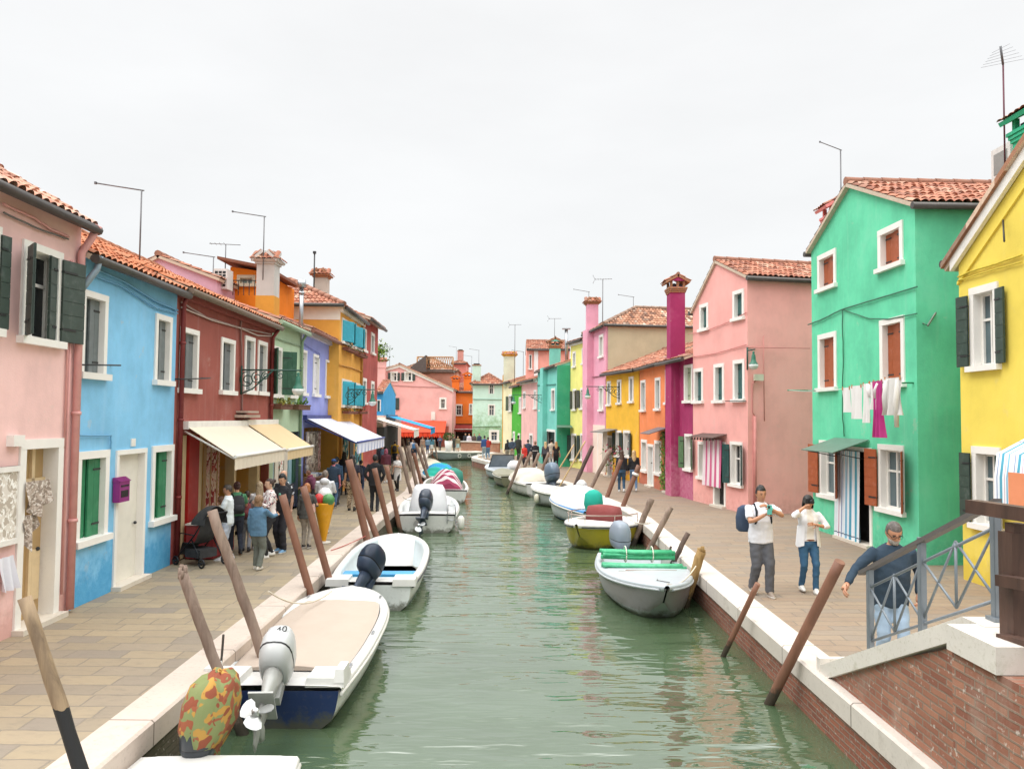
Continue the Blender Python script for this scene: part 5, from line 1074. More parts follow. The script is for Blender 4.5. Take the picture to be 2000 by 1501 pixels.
def outboard(t, x=0, y=-.05, z=.42, scale=1.0, tilt=0.0, turn=0.0, col='#3c4a5c', legc=None, topc=None, tiller=False, number=None, prop='#b9bcbc'):
    T = Matrix.Translation((x, y, z)) @ Matrix.Rotation(turn, 4, 'Z') @ Matrix.Rotation(-R_(tilt), 4, 'X') @ Matrix.Scale(scale, 4)
    cm = [paint(col, .3, .04, 2), paint(topc or col, .3, .04, 2), M_DARK]; m = MB()
    secs = [(0, -.2, .05, .12, .17), (0, -.21, .1, .165, .25), (0, -.22, .22, .19, .3), (0, -.225, .235, .183, .292), (0, -.225, .25, .192, .305), (0, -.225, .4, .19, .3), (0, -.22, .52, .165, .265), (0, -.21, .6, .125, .2), (0, -.2, .635, .06, .1)]
    m.loft([q+(2.8,) for q in secs], 20, 0, T, mf=lambda r, c: 2 if r == 3 else (1 if r >= 4 else 0)); o = m.build('outboard_motor', cm, t)
    lm = paint(legc or col, .32, .05, 2); m = MB()
    m.loft([(0, -.2, .06, .11, .15), (0, -.22, -.12, .085, .13), (0, -.23, -.34, .055, .12), (0, -.23, -.42, .05, .13)], 14, 0, T)
    m.box((0, -.3, -.42), (.26, .42, .022), T); m.loft([(0, -.23, -.43, .05, .13), (0, -.25, -.6, .035, .11), (0, -.26, -.66, .06, .14), (0, -.26, -.7, .03, .1), (0, -.2, -.86, .012, .07)], 12, 0, T)
    rows = []
    for yy, r in ((-.02, .01), (-.06, .045), (-.2, .062), (-.36, .058), (-.42, .05)): rows.append([T @ V((r*math.cos(a), yy, -.65+r*math.sin(a))) for a in [6.283*i/12 for i in range(12)]])
    m.grid(rows, 0, True, True, True); m.box((0, -.04, -.02), (.2, .12, .3), T); m.build('leg', lm, o)
    m = MB()
    rows = [[T @ V((r*math.cos(a), yy, -.65+r*math.sin(a))) for a in [6.283*i/10 for i in range(10)]] for yy, r in ((-.42, .045), (-.52, .04), (-.54, .02))]; m.grid(rows, 0, True, True, True)
    for kk in range(3):
        a0 = kk*2.094+.5; rr = []
        for r, w_ in ((.03, .03), (.08, .075), (.14, .085), (.175, .05), (.185, .01)):
            rr.append([T @ V((r*math.cos(a0)+(-math.sin(a0))*w_*f, -.47+f*w_*.5, -.65+r*math.sin(a0)+math.cos(a0)*w_*f)) for f in (-1, -.4, .4, 1)])
        m.grid(rr, 0); m.grid([[p+V((0, .004, .004)) for p in q] for q in rr], 0)
    m.build('propeller', metal(prop, .3, .7), o)
    if tiller: m = MB(); m.tube([T @ V((-.1, -.02, .2)), T @ V((-.16, .2, .25)), T @ V((-.18, .35, .3))], .035, 8, 0); m.tube([T @ V((-.18, .35, .3)), T @ V((-.18, .5, .33))], .03, 8, 1); m.build('tiller', [lm, M_DARK], o)
    if number:
        cu = D.curves.new('n', 'FONT'); cu.body = number; cu.size = .13; cu.extrude = .003; cu.align_x = 'CENTER'; tmp = D.objects.new('n', cu); COL.objects.link(tmp)
        bpy.context.view_layer.update(); me = D.meshes.new_from_object(tmp.evaluated_get(bpy.context.evaluated_depsgraph_get())); D.objects.remove(tmp)
        me.transform(T @ Matrix.Translation((.05, -.515, .4)) @ Matrix.Rotation(R_(83), 4, 'X') @ Matrix.Rotation(R_(8), 4, 'Z')); me.materials.clear(); me.materials.append(M_DARK); q = D.objects.new('number', me); COL.objects.link(q); q.parent = o
    return o
def cover(g, t, label, ta, tb, hump, mat, name='boat_cover', inset=.0, wr=.02, drop=.06, seed=0, cat='boat cover', ridge=None, over=.045):
    rows = []; n = 20; L, b, s, P = g['L'], g['b'], g['s'], g['P']
    for i in range(25):
        f = i/24; tt = ta+(tb-ta)*f; bb = b(tt)+over-inset; h = hump(f); r = []
        for j in range(n+1):
            x = -1+2*j/n; z = s(tt)+.055+h*(1-abs(x)**2.2)
            if ridge: z += ridge*(1-abs(x))*math.sin(math.pi*f)
            z += wr*math.sin(7*x+11*f+seed)*math.sin(17*f+3*x+seed)*(1-x*x)+wr*.6*math.sin(23*f+9*x+seed*2)*(1-abs(x))
            r.append(P(tt, x*bb, z if 0 < j < n else s(tt)-drop))
        rows.append(r)
    o_ = thing  # cover lies on the boat: a thing of its own
    m = MB(); m.grid(rows, 0, uvf=lambda r, c: (c/n, r/24))
    for r in (rows[0], rows[-1]): m.face(r[::(1 if r is rows[0] else -1)])
    o = m.build(name, mat); o.location = t.location; o.rotation_euler = t.rotation_euler; return tag(o, label, cat)
def local_thing(m, name, mat, t, label, cat, off=(0, 0, 0)):
    o = m.build(name, mat); o.location = t.location; o.rotation_euler = t.rotation_euler; return tag(o, label, cat)
GB = 'boats moored along the canal walls'
def fender(m, p, r=.09, l=.35): m.loft([(p[0], p[1], p[2]-l/2, r*.4, r*.4), (p[0], p[1], p[2]-l*.35, r, r), (p[0], p[1], p[2]+l*.35, r, r), (p[0], p[1], p[2]+l/2, r*.35, r*.35)], 10)
# left bank, from the camera outwards
t, g = boat('white boat cut off by the bottom edge with its motor under camouflage cloth', (-2.62, 7.1), (-2.45, 2.2), 1.6, .36, group=GB, hull='#dfe0df', sternd=.06, transom='#e6e5e1')
outboard(t, .22, -.02, .28, .86, 8, .1, '#2f343a'); m = MB(); rr = []
for f, rx, ry, z, dy in ((0, .08, .1, .02, .0), (.05, .17, .2, .07, 0), (.2, .15, .2, .2, .0), (.3, .2, .29, .3, .0), (.5, .27, .39, .5, -.02), (.7, .28, .4, .72, -.03), (.85, .235, .34, .9, -.01), (.95, .15, .22, 1.0, 0), (1, .03, .05, 1.03, 0)):
    rr.append([V((rx*(1+.05*math.sin(9*a+f*4)+.05*math.sin(15*a-f*3)*(1-.5*f))*math.cos(a)-.16*f*f, -.22+dy+ry*(1+.05*math.sin(7*a+2)+.05*math.sin(16*a+f*2))*math.sin(a), z+.3+.02*math.sin(5*a))) for a in [6.283*k/36 for k in range(72)]])
m.grid(rr, 0, True, True, True); m.v = [V((p.x*.88+.22, p.y*.88, p.z*.86-.04)) for p in m.v]; local_thing(m, 'motor_cover', pattern('#7d8656', ['#96553a', '#b58a42', '#8a4a33'], 7.5, .55), t, 'camouflage cloth in rust green and yellow tied over a motor at the lower left', 'motor cover')
t, g = boat('white and navy boat with beige cover and raised silver motor in the left foreground', (-2.66, 8.75), (-2.7, 13.3), 1.66, .42, group=GB, band='#1d2f55', transom='#1d2f55', p=3.6, q=.62, fore=.8, rake=.25, sternd=.1, rise=.3, tr=.9)
for sg in (-1, 1): m = MB(); m.box((sg*.58, .24, .5), (.44, .44, .1), taper=.93); m.box((sg*.74, .2, .57), (.12, .36, .14), taper=.8); m.build('stern_seat', paint('#d9d8d3', .35), t)
outboard(t, .05, -.08, .44, .98, 58, .06, '#b3b5b4', '#a9aaa6', '#c0c2c2', True, '40', '#c4c6c4')
cover(g, t, 'taut beige canvas cover stretched over the boat with the silver motor', .13, .8, lambda f: .05*math.sin(math.pi*f)+.02, fabric('#b7a89a', var=.1), wr=.008, inset=.11, drop=-.03, over=0)
m = MB(); P = g['P']; 
for sg in (-1, 1):
    for tt in (.15, .45, .85): q = P(tt, sg*(g['b'](tt)-.05), g['s'](tt)+.06); m.box(tuple(q), (.03, .12, .03)); 
m.build('cleat', M_ALU, t)
t, g = boat('white open boat with a blue bench and tilted dark motor behind the beige covered boat', (-2.52, 14.0), (-2.72, 18.8), 1.7, .46, group=GB, liner='#d3dfe2', p=3.4, q=.6, fore=.9, rake=.2, floor=.0, sternd=.07, rail='#3a3c40', bench=[(.3, '#3f94c4'), (.18, '#c9d2d4')], band='#dfe3e2')
for sg in (-1, 1): m = MB(); m.box((sg*.6, .22, .5), (.42, .5, .12), taper=.95); m.build('stern_box', paint('#d9d9d5', .35), t); outboard(t, -.02, -.05, .5, .98, 45, -.45, '#4c5b72', '#55637a', '#39465a', False, None, '#555a60')
t, g = boat('white boat with a white tarpaulin over its console and dark blue tilted motor', (-2.52, 23.3), (-2.95, 28.6), 1.9, .52, group=GB, p=2.6, q=.7, fore=.72, sternd=.12, floor=.1, rise=.25)
outboard(t, -.05, -.05, .58, 1.05, 38, -.2, '#3d4859', '#434f60', '#323c4b'); m = MB()
m.grid([[V((r*x_, 2.0+d_*y_, z)) for x_, y_ in ((math.copysign(abs(math.cos(a))**.6, math.cos(a)), math.copysign(abs(math.sin(a))**.6, math.sin(a))) for a in [6.283*k/28+.06*math.sin(k*1.9+z*5) for k in range(28)])] for r, d_, z in ((.68, .75, .3), (.6, .68, .75), (.52, .55, 1.12), (.44, .42, 1.26), (.1, .1, 1.3))], 0, True, True, True)
local_thing(m, 'tarpaulin', fabric('#d8d9dc', var=.12), t, 'white tarpaulin draped over the console of the white boat with the dark blue motor', 'tarpaulin')
m = MB()
for z in (.5, .72, .94): m.tube([(.6, -.06, z-.1), (.85, -.06, z-.1)], .015, 6)
for x in (.6, .85): m.tube([(x, -.06, .3), (x, -.06, .95)], .015, 6)
m.build('ladder', M_ALU, t); m = MB(); fender(m, (1.02, .1, .3), .1, .42); m.build('fender', M_WHITE, t)
t, g = boat('pale boat under a red and white striped cloth by the left bank', (-2.62, 31.2), (-3.2, 36.6), 1.9, .5, group=GB, p=2.8, q=.6, fore=.85, hull='#d9dad6', liner='#8f9488', sternd=.05, floor=.1)
cover(g, t, 'red and white striped cloth heaped over the stern of a pale boat', .04, .45, lambda f: .75*math.sin(math.pi*min(1, f*1.15+.05))**.7, fabric('#d9cfce', '#96405a', 9, .5, axis=1), name='striped_cover', inset=.25, wr=.05, drop=.0)
m = MB(); m.loft([(.35, 1.9, .4, .28, .3), (.36, 1.9, .8, .42, .42), (.36, 1.9, 1.15, .38, .4), (.36, 1.9, 1.32, .1, .1)], 14); local_thing(m, 'motor_cover', fabric('#2f8a78', var=.2), t, 'dark teal cloth hood standing beside the striped cover', 'motor cover')
t, g = boat('white boat under a bright teal and blue tarpaulin by the left bank', (-3.35, 38.0), (-4.3, 43.2), 1.9, .5, group=GB, p=2.8, q=.6, fore=.8, floor=.1)
cover(g, t, 'bright teal and blue tarpaulin over a boat by the left bank', .05, .6, lambda f: .55*math.sin(math.pi*f)**.6, pattern('#12a08c', ['#2a8fc4'], 1.1, .52), name='tarpaulin', inset=.1, wr=.06, cat='tarpaulin')
t, g = boat('sand coloured covered boat moored against the left bank beyond the teal tarpaulin', (-4.6, 44.2), (-5.7, 50.0), 1.9, .5, group=GB, hull='#cfc4ae', deck='#d2c8b4')
cover(g, t, 'sand coloured canvas cover on the boat beyond the teal tarpaulin', .02, .95, lambda f: .35*math.sin(math.pi*f)**.6, fabric('#d6cbb6', var=.1), wr=.05)
t, g = boat('long grey work boat lying across the far end of the canal', (-2.6, 64.2), (-6.4, 61.8), 1.6, .62, group=GB, hull='#8f9698', deck='#d6d3cb', liner='#c9c6bd', rise=.15, fore=.8, name='work_boat'); m = MB()
for yy in (.6, 1.5, 2.4): 
    for sg in (-1, 1): m.tube([(sg*(.83+.0)+sg*.0+.12*math.sin(a)*0, yy+.14*math.cos(a), .36+.14*math.sin(a)) for a in [6.283*k/10 for k in range(11)]], .03, 6)
m.build('fender', M_WHITE, t)
# right bank, from the camera outwards
t, g = boat('grey dented skiff carrying green poles with its bow to the camera', (2.66, 17.3), (2.6, 12.85), 1.72, .46, group=GB, hull='#8d888a', band='#a9b0b2', deck='#b3bbc0', liner='#9aa29a', rail='#b9bec2', p=2.0, q=.78, fore=.42, rake=.75, rise=.5, tr=.8, floor=.1)
outboard(t, .12, -.05, .5, 1.05, 4, .3, '#7d8794', '#6c7682', '#8b95a2')
def bundle(m, t, x0, x1, y, z, n, r, spread, seed=0):
    random.seed(seed)
    for i in range(n):
        yy = y+random.uniform(-spread, spread); zz = z+random.uniform(0, spread*.8); m.tube([(x0+random.uniform(-.05, .05), yy, zz), ((x0+x1)/2, yy+random.uniform(-.02, .02), zz-.01), (x1+random.uniform(-.05, .05), yy+random.uniform(-.04, .04), zz+.01)], r, 7)
m = MB(); bundle(m, t, -.72, .72, 1.15, .62, 16, .045, .14, 3)
for x in (-.3, .25): m.tube([(x, 1.15+.21*math.cos(a), .68+.16*math.sin(a)) for a in [6.283*k/14 for k in range(15)]], .012, 5, 1)
local_thing(m, 'pole_bundle', [paint('#3fae7c', .5, .2, 9), paint('#d9d9c9', .7)], t, 'thick bundle of green poles tied across the grey skiff', 'pole bundle')
m = MB(); bundle(m, t, -.8, .78, 1.95, .55, 5, .04, .07, 5); local_thing(m, 'pole_bundle', paint('#57b98c', .5, .2, 9), t, 'thin row of green poles lying in front of the thick bundle on the grey skiff', 'pole bundle')
m = MB()
for i, (x, yy) in enumerate(((-.1, 2.25), (.05, 2.35))): m.tube([(-.5+x, yy, .55), (.5+x, yy+.06, .56)], .025, 6)
local_thing(m, 'wood_strip', wood('#8f6a52', '#6b4a38'), t, 'two brown wooden strips lying on the foredeck of the grey skiff', 'wood strip')
m = MB(); m.tube([g['P'](.82, .02, g['s'](.82)+.075), g['P'](.86, .06, g['s'](.86)+.075), g['P'](.89, -.02, g['s'](.89)+.075), g['P'](.93, -.1, g['s'](.93)+.075)], .006, 4); m.build('deck_crack', M_DARK, t)
t, g = boat('yellow hulled boat with white deck and steel bow rail behind the grey skiff', (3.25, 22.9), (1.72, 20.3), 1.9, .56, group=GB, hull='#b5a62c', band='#b0a030', deck='#e9e7e4', liner='#c9c6bd', rail='#3d3f44', p=2.0, q=.75, fore=.5, rise=.2, rake=.45, floor=.15)
m = MB(); P, b_, s_ = g['P'], g['b'], g['s']; pts = [P(x, sg*max(.02, b_(x)-.06), s_(x)+.28) for sg, xs in ((-1, (.3, .5, .7, .85, .95)), (1, (.95, .85, .7, .5, .3))) for x in xs]; m.tube(pts, .016, 6)
for q in pts[::2]: m.tube([q, q-V((0, 0, .26))], .013, 6)
m.build('bow_rail', metal('#b9a79c', .35, .7), t)
m = MB(); m.loft([(.2, .75, .45, .55, .3), (.2, .75, .8, .52, .3), (.2, .75, .95, .48, .26), (.2, .75, 1.0, .2, .1)], 16, p=3); local_thing(m, 'seat_cover', fabric('#8a3c3a', var=.2), t, 'dark red cloth cover over the seat of the yellow boat', 'seat cover')
m = MB(); m.tube([P(.12, .7, s_(.1)+.2), P(.1, .95, s_(.1)-.0), P(.1, 1.05, .1)], [.05, .07, .04], 8); local_thing(m, 'rope_coil', fabric('#2a8fa0', var=.3), t, 'teal and blue rope tail hanging over the stern of the yellow boat', 'rope')
t, g = boat('grey blue boat under a white tarpaulin with a blue stern behind the yellow boat', (3.05, 24.7), (1.75, 28.9), 1.75, .5, group=GB, hull='#b9c0c4', band='#a9b2b6', deck='#3f86c4', liner='#3f86c4', p=2.4, q=.75, rake=.3)
cover(g, t, 'white tarpaulin heaped high over the grey blue boat', .17, .93, lambda f: .55*math.sin(math.pi*f**.85)**.75, fabric('#dedcd6', var=.1), name='tarpaulin', wr=.035, drop=.02, cat='tarpaulin'); outboard(t, -.5, .05, .5, .8, 0, 0, '#3b4048'); m = MB()
m.loft([(-.5, -.13, .25, .14, .18), (-.5, -.13, .45, .2, .25), (-.5, -.13, .8, .3, .34), (-.5, -.13, 1.1, .27, .31), (-.5, -.13, 1.22, .14, .16), (-.5, -.13, 1.25, .03, .03)], 18); local_thing(m, 'motor_cover', fabric('#12a793', var=.15), t, 'bright turquoise cloth hood over the motor behind the yellow boat', 'motor cover')
t, g = boat('plain light grey boat with a white motor between two tarpaulin covered boats', (2.62, 29.8), (.95, 32.3), 1.6, .55, group=GB, hull='#a9aeac', band='#8d9290', deck='#d3d4d1', liner='#c2c4c2', p=2.2, q=.8, rise=.3); outboard(t, .2, .05, .5, .85, 40, 0, '#d6d8d8'); m = MB(); fender(m, (-.85, 1.6, .3), .1, .35); m.build('fender', paint('#d8d2bd', .6), t)
t, g = boat('white boat with cream tarpaulin and a big blue grey motor on the right bank', (1.42, 34.2), (.38, 38.2), 1.8, .55, group=GB, p=2.6, q=.7, fore=.8, sternd=.16); outboard(t, .3, -.02, .55, 1.45, 15, .2, '#5a6b7c', '#4d5c6c', '#66788a')
cover(g, t, 'cream tarpaulin over the white boat with the big blue grey motor', .2, .92, lambda f: .5*math.sin(math.pi*f**.7)**.7, fabric('#d3cdbd', var=.12), name='tarpaulin', wr=.05, cat='tarpaulin')
t, g = boat('small olive drab boat with flat deck beyond the cream tarpaulin', (.2, 38.9), (-.5, 42.4), 1.6, .5, group=GB, hull='#7b7a62', deck='#8b8a74', liner='#7f7e68', p=2.4, fore=.3)
t, g = boat('light blue grey boat with a tall windscreen at the far right bank', (-.12, 43.3), (-1.1, 47.4), 1.8, .5, group=GB, hull='#aab4bc', deck='#c3cbd2', liner='#aab3b8', p=2.4, fore=.5); m = MB()
m.grid([[V((-.75, 1.9, .6)), V((.75, 1.9, .6))], [V((-.62, 1.5, 1.3)), V((.62, 1.5, 1.3))]], 0); m.grid([[V((-.75, 1.93, .6)), V((.75, 1.93, .6))], [V((-.62, 1.53, 1.32)), V((.62, 1.53, 1.32))]], 0)
m.build('windscreen', glass('#8f9ca6'), t); m = MB(); m.tube([(-.77, 1.91, .58), (-.64, 1.5, 1.32), (.64, 1.5, 1.32), (.77, 1.91, .58)], .03, 6); m.build('windscreen_frame', M_IRON, t)
m = MB(); m.loft([(.35, .3, .5, .4, .4), (.35, .3, .85, .38, .38), (.35, .3, 1.05, .2, .2), (.35, .3, 1.08, .02, .02)], 14); local_thing(m, 'motor_cover', fabric('#e2e2e4'), t, 'white cloth hood over the motor of the light blue grey cabin boat', 'motor cover')
# ------------------------------------------------------------------ mooring poles
GP = 'wooden mooring poles'
SMOOTH = lambda: wood('#8a604c', '#76503f', (1, 1, .15), 6, .6, .15); RAW = lambda: wood('#9a8678', '#6f5c50', (1, 1, .1), 10, .85, .8); TAN = lambda: wood('#a98a58', '#7f6238', (1, 1, .1), 10, .85, .8)
def pole(label, top, bot, xb, r, mat, r2=None, ragged=False, rough=0.0, dy=0.0, split=False):
    B = AX(bot[0], bot[1], xb); T = AY(top[0], top[1], B.y+dy); d = (B-T); B2 = B+d*((-1.3-B.z)/d.z) if B.z > -1.2 else B
    r *= .88; r2 = r2 and r2*.88; t = thing('mooring_pole', label, 'mooring pole', (B2.x, B2.y, B2.z), group=GP); n = 14; b = MB(); P = [T+(B2-T)*i/n for i in range(n+1)]; random.seed(int(top[0]))
    if rough: P = [p+V((random.uniform(-rough, rough), random.uniform(-rough, rough), 0)) for p in P]
    b.tube(P, [r+(r2 or r)*0-(r-(r2 or r))*i/n for i in range(n+1)], 10, 0, True, True, 1.0, .06 if rough else 0.0)
    if ragged:
        for k in range(5): a = k*1.25; b.tube([T+V((math.cos(a)*r*.5, math.sin(a)*r*.5, -.05)), T+V((math.cos(a)*r*.5-d.x*.0, math.sin(a)*r*.5, random.uniform(.02, .1)))], r*.4, 5)
    if split: T2 = T-d.normalized()*.0; b.tube([T2-(T-B2)*.12+V((.05, 0, 0)), T2+V((.06, 0, -.02))], r*.55, 6)
    b.build('shaft', mat, t); return t
pole('tan pole with a tarred black lower half standing nearest on the left bank', (48, 1166), (157, 1501), -3.2, .056, two_tone_wood('#9c8568', '#6e5b48', '#1c1c1d', 2.0), .06, rough=.004)
pole('grey weathered pole with a split top beside the beige covered boat', (357, 1120), (425, 1302), -3.22, .066, RAW(), .072, True, .012)
pole('tall grey weathered pole leaning over the stroller near the beige covered boat', (413, 996), (492, 1217), -3.22, .07, RAW(), .078, False, .014)
pole('smooth brown pole in front of the young man in the black hoodie', (551, 966), (603, 1147), -3.4, .076, SMOOTH())
pole('smooth brown pole in front of the ice cream cone sign', (592, 949), (632, 1092), -3.42, .076, SMOOTH())
pole('smooth brown pole, the more upright of the crossed pair', (681, 897), (716, 1050), -3.38, .1, SMOOTH())
pole('smooth brown pole, the more slanted of the crossed pair', (683, 905), (737, 1052), -3.28, .09, SMOOTH(), dy=.35)
pole('smooth brown pole in front of the man in the black suit', (731, 914), (763, 1045), -3.3, .085, SMOOTH())
pole('smooth brown pole left of the woman in the white dress', (755, 910), (772, 990), -3.42, .076, SMOOTH())
LPOL = [((780, 872), (803, 965), 'grey pole just right of the yellow jacket'), ((797, 870), (814, 952), 'thin pale pole second in the far left cluster'), ((808, 884), (825, 951), 'brown pole third in the far left cluster'), ((812, 866), (839, 940), 'long leaning grey pole in the far left cluster'), ((825, 874), (842, 944), 'rightmost brown pole of the far left cluster'), ((786, 857), (793, 884), 'thin pale pole in front of the red orange awning\'s left end'), ((795, 856), (800, 880), 'short far pole before the red orange awning beside the thin pale one'), ((848, 858), (852, 884), 'far pale pole standing under the red orange awning near its right half'), ((870, 858), (875, 882), 'far grey pole at the corner of the far pink house')]
for i, (a, c, lb) in enumerate(LPOL):
    xb = [-3.75, -3.8, -3.85, -3.95, -4.1, -5.6, -5.7, -5.9, -5.4][i]; pole(lb, a, c, xb, .085 if i < 5 else .07, RAW() if i != 2 else SMOOTH(), rough=.008)
RPOL = [((1641, 1096), (1500, 1378), 3.2, .068, 'S', 'smooth straight brown pole nearest on the right bank'), ((1480, 1139), (1411, 1284), 3.15, .045, 'S', 'thin dark brown pole in front of the man with the phone'), ((1370, 1076), (1352, 1134), 3.4, .1, 'T', 'short thick tan post beside the bow of the grey skiff'), ((1344, 1040), (1318, 1092), 3.45, .06, 'D', 'short dark weathered post behind the green poles'), ((1310, 1066), (1307, 1082), 3.5, .03, 'D', 'tiny dark stub between the dark post and the yellow boat'), ((1310, 990), (1281, 1047), 3.55, .075, 'R', 'grey leaning post at the stern of the yellow boat'), ((1272, 973), (1251, 1027), 3.6, .095, 'R', 'pale post with a long slit beside the dark red seat cover'), ((1248, 908), (1211, 1003), 3.6, .09, 'S', 'tall brown pole with a white ring in front of the blonde woman in black'), ((1213, 897), (1179, 988), 3.4, .09, 'S', 'tall brown pole left of the ringed one'), ((1193, 877), (1146, 967), 2.9, .09, 'R', 'long brown pole with tarred foot right of the lilac pink house door'), ((1157, 870), (1120, 954), 2.55, .09, 'D', 'grey pole with tarred foot before the lilac pink house'), ((1143, 861), (1089, 957), 2.0, .035, 'Y', 'right one of two long thin yellow oars'), ((1121, 868), (1075, 943), 1.75, .035, 'Y', 'left one of two long thin yellow oars'), ((1072, 883), (1056, 925), 1.5, .08, 'R', 'grey pole in front of the blonde woman in grey'), ((1053, 884), (1036, 926), .95, .09, 'R', 'pale brown pole in front of the black tracksuit'), ((1038, 882), (1017, 926), .5, .09, 'R', 'grey pole right of the red coated child'), ((1021, 886), (1007, 922), .2, .08, 'R', 'leftmost grey pole of the right bank')]
for a, c, xb, r, k, lb in RPOL:
    m_ = {'S': SMOOTH, 'R': RAW, 'T': TAN, 'D': lambda: wood('#6a5850', '#3f3430', (1, 1, .1), 10, .85, .7), 'Y': lambda: paint('#c9ad7a', .6)}[k]()
    q = pole(lb, a, c, xb, r, m_, ragged=(k == 'T'), rough=.0 if k in 'SY' else .008, split='slit' in lb, dy=-.85 if 'nearest' in lb else (-.5 if 'thin dark' in lb else 0))
    if 'ring' in lb and 'white' in lb:
        T = AY(a[0], a[1], AX(c[0], c[1], xb).y); B = AX(c[0], c[1], xb); p = T+(B-T)*.16; b = MB(); b.tube([p, p+(B-T).normalized()*.09], r*1.25, 10); b.build('ring', M_WHITE, q)
# ------------------------------------------------------------------ iron wall lamps
def lamp(label, wallp, tip, scrolls=True, drop=.0, sc=1.0):
    """bracket from the wall to the tip, lantern hanging below the tip"""
    t = thing('wall_lamp', label, 'street lamp', wallp, group='green iron wall lamps'); A, T = V(wallp), V(tip); d = T-A; L = d.length; h = d.normalized(); z = V((0, 0, 1)); b = MB(); k = sc
    b.tube([A, T+h*.08], .022*k, 6); b.tube([A+z*.1, A-z*.6*k], .025*k, 6)
    if scrolls:
        def spiral(c, r, a0, n, turns): return [c+h*(r*(1-.75*i/n)*math.cos(a0+turns*6.283*i/n))+z*(r*(1-.75*i/n)*math.sin(a0+turns*6.283*i/n)) for i in range(n+1)]
        for fx, fr in ((.1, .2), (.27, .15), (.42, .1)): b.tube(spiral(A+h*L*fx-z*(fr+.04)*k, fr*k, 1.57, 22, 1.6), .014*k, 5)
        b.tube([A-z*.58*k, A+h*L*.2-z*.46*k, A+h*L*.4-z*.2*k, A+h*L*.55-z*.02], .018*k, 5); b.tube(spiral(A+h*L*.68-z*.13*k, .1*k, 1.57, 18, 1.4), .012*k, 5)
    b.build('bracket', paint('#1f4a40', .5), t); b = MB(); q = T-z*.05
    for z0, r0 in (): pass
    k = sc*.78; secs = [(0, .03), (-.05, .05), (-.1, .035), (-.16, .075), (-.3, .085), (-.4, .11), (-.5, .17), (-.52, .18)]
    b.grid([[q+V((r*k*math.cos(a), r*k*math.sin(a), zz*k)) for a in [6.283*i/12 for i in range(12)]] for zz, r in secs], 0, True, True, True); b.build('lamp_head', paint('#2f6f5a', .45), t); b = MB()
    b.grid([[q+V((r*k*math.cos(a), r*k*math.sin(a), zz*k)) for a in [6.283*i/12 for i in range(12)]] for zz, r in [(-.52, .19), (-.6, .185), (-.68, .14), (-.72, .05)]], 0, True, True, True); b.build('lamp_glass', paint('#d9dcd8', .2), t); return t
wl = HR.W(468, 722); A = HR.pt(wl[0], .05, wl[1]); T = AY(583, 718, A.y); lamp('ornate green lamp on a scrolled bracket fixed to the brick red house', A, V((T.x, A.y, A.z)))
A = V((HO.P0.x+.3, 28.9, AY(661, 760, 28.9).z)); T = AY(728, 759, 28.9); lamp('ornate green lamp on a scrolled bracket fixed to the ochre house', A, V((T.x, 28.9, A.z)), sc=1.0)
A = AY(1205, 755, 37.2); A = V((5.25, 37.2, A.z)); T = AY(1148, 757, 37.2); lamp('green lamp on a bracket fixed to the golden yellow house', A, V((T.x, 37.2, A.z)))
A = V((2.2, 49.2, AY(1049, 771, 49.2).z)); T = AY(1003, 772, 49.2); lamp('green lamp on a bracket fixed to the teal house', A, V((T.x, 49.2, A.z)))
A = V((7.26, 23.66, AY(1467, 684, 23.6).z)); lamp('green lamp hanging at the corner of the salmon pink house', A, A+V((.08, -.35, 0)), scrolls=False)
# ------------------------------------------------------------------ foot of the bridge: brick ramp, stone coping, grey railing, timber post
t = thing('footbridge', 'brick foot of a bridge with stone coping, grey steel railing and brown timber posts', 'bridge', (3.75, 7.5, 0))
MBR = brick('#8f5a48', '#b57f66', '#93806f', wash='#a89486', washamt=.95); XW = 3.62
def zc(y): return max(.08, min(1.36, .06+(8.95-y)*.465))
b = MB(); ys = [8.95, 6.2]
b.face([(XW, 8.95, -.03), (XW, 5.95, -.03), (XW, 5.95, 1.14), (XW, 6.2, 1.12), (XW, 8.95, -.0)], 0, [(0, 0), (3, 0), (3, 1.2), (2.75, 1.15), (0, 0)])
b.obox((3.38, 5.95, -1.2), (.58, 0, 0), (0, -1.9, 0), (0, 0, 2.36)); b.obox((XW+.01, 6.2, -.03), (.32, 0, 0), (0, -.25, 0), (0, 0, 1.1))
b.build('wall', MBR, t)
M_CP = stone('#d9d3ca', .1, '#7e7440', .38); b = MB()
p = [(8.98, zc(8.98)), (6.15, 1.36), (5.85, 1.36)]
for (ya, za), (yb, zb) in zip(p[:-1], p[1:]): b.obox((XW-.045, ya, za-.17), (.42, 0, 0), (0, yb-ya, zb-za), (0, 0, .17))
b.obox((XW-.05, 9.06, -.2), (.43, 0, 0), (0, -.09, 0), (0, 0, .36)); b.obox((3.34, 5.95, 1.165), (.7, 0, 0), (0, -.6, 0), (0, 0, .19)); b.build('coping', M_CP, t)
MG = paint('#7d858c', .45, .08, 6, .3); XR = XW+.16; b = MB(); posts = [8.15, 7.12, 6.03]
for y in posts: b.box((XR, y, zc(y)+.45), (.05, .07, .94)); b.box((XR, y-.012, zc(y)+.45), (.056, .02, .94)); b.box((XR, y, zc(y)+.015), (.11, .12, .03))
def rp(y, dz): return V((XR, y, zc(y)+dz))
for dz in (.16, .72): b.tube([rp(8.15, dz), rp(6.03, dz)], .014, 6)
for a, c in zip(posts[:-1], posts[1:]):
    m_ = (a+c)/2; b.tube([rp(m_, .16), rp(m_, .72)], .014, 6)
    for y0, y1 in ((a, m_), (m_, c)):
        for q, r in (((y0, .16), (y1, .72)), ((y0, .72), (y1, .16))): b.tube([rp(*q), rp(*r)], .012, 6)
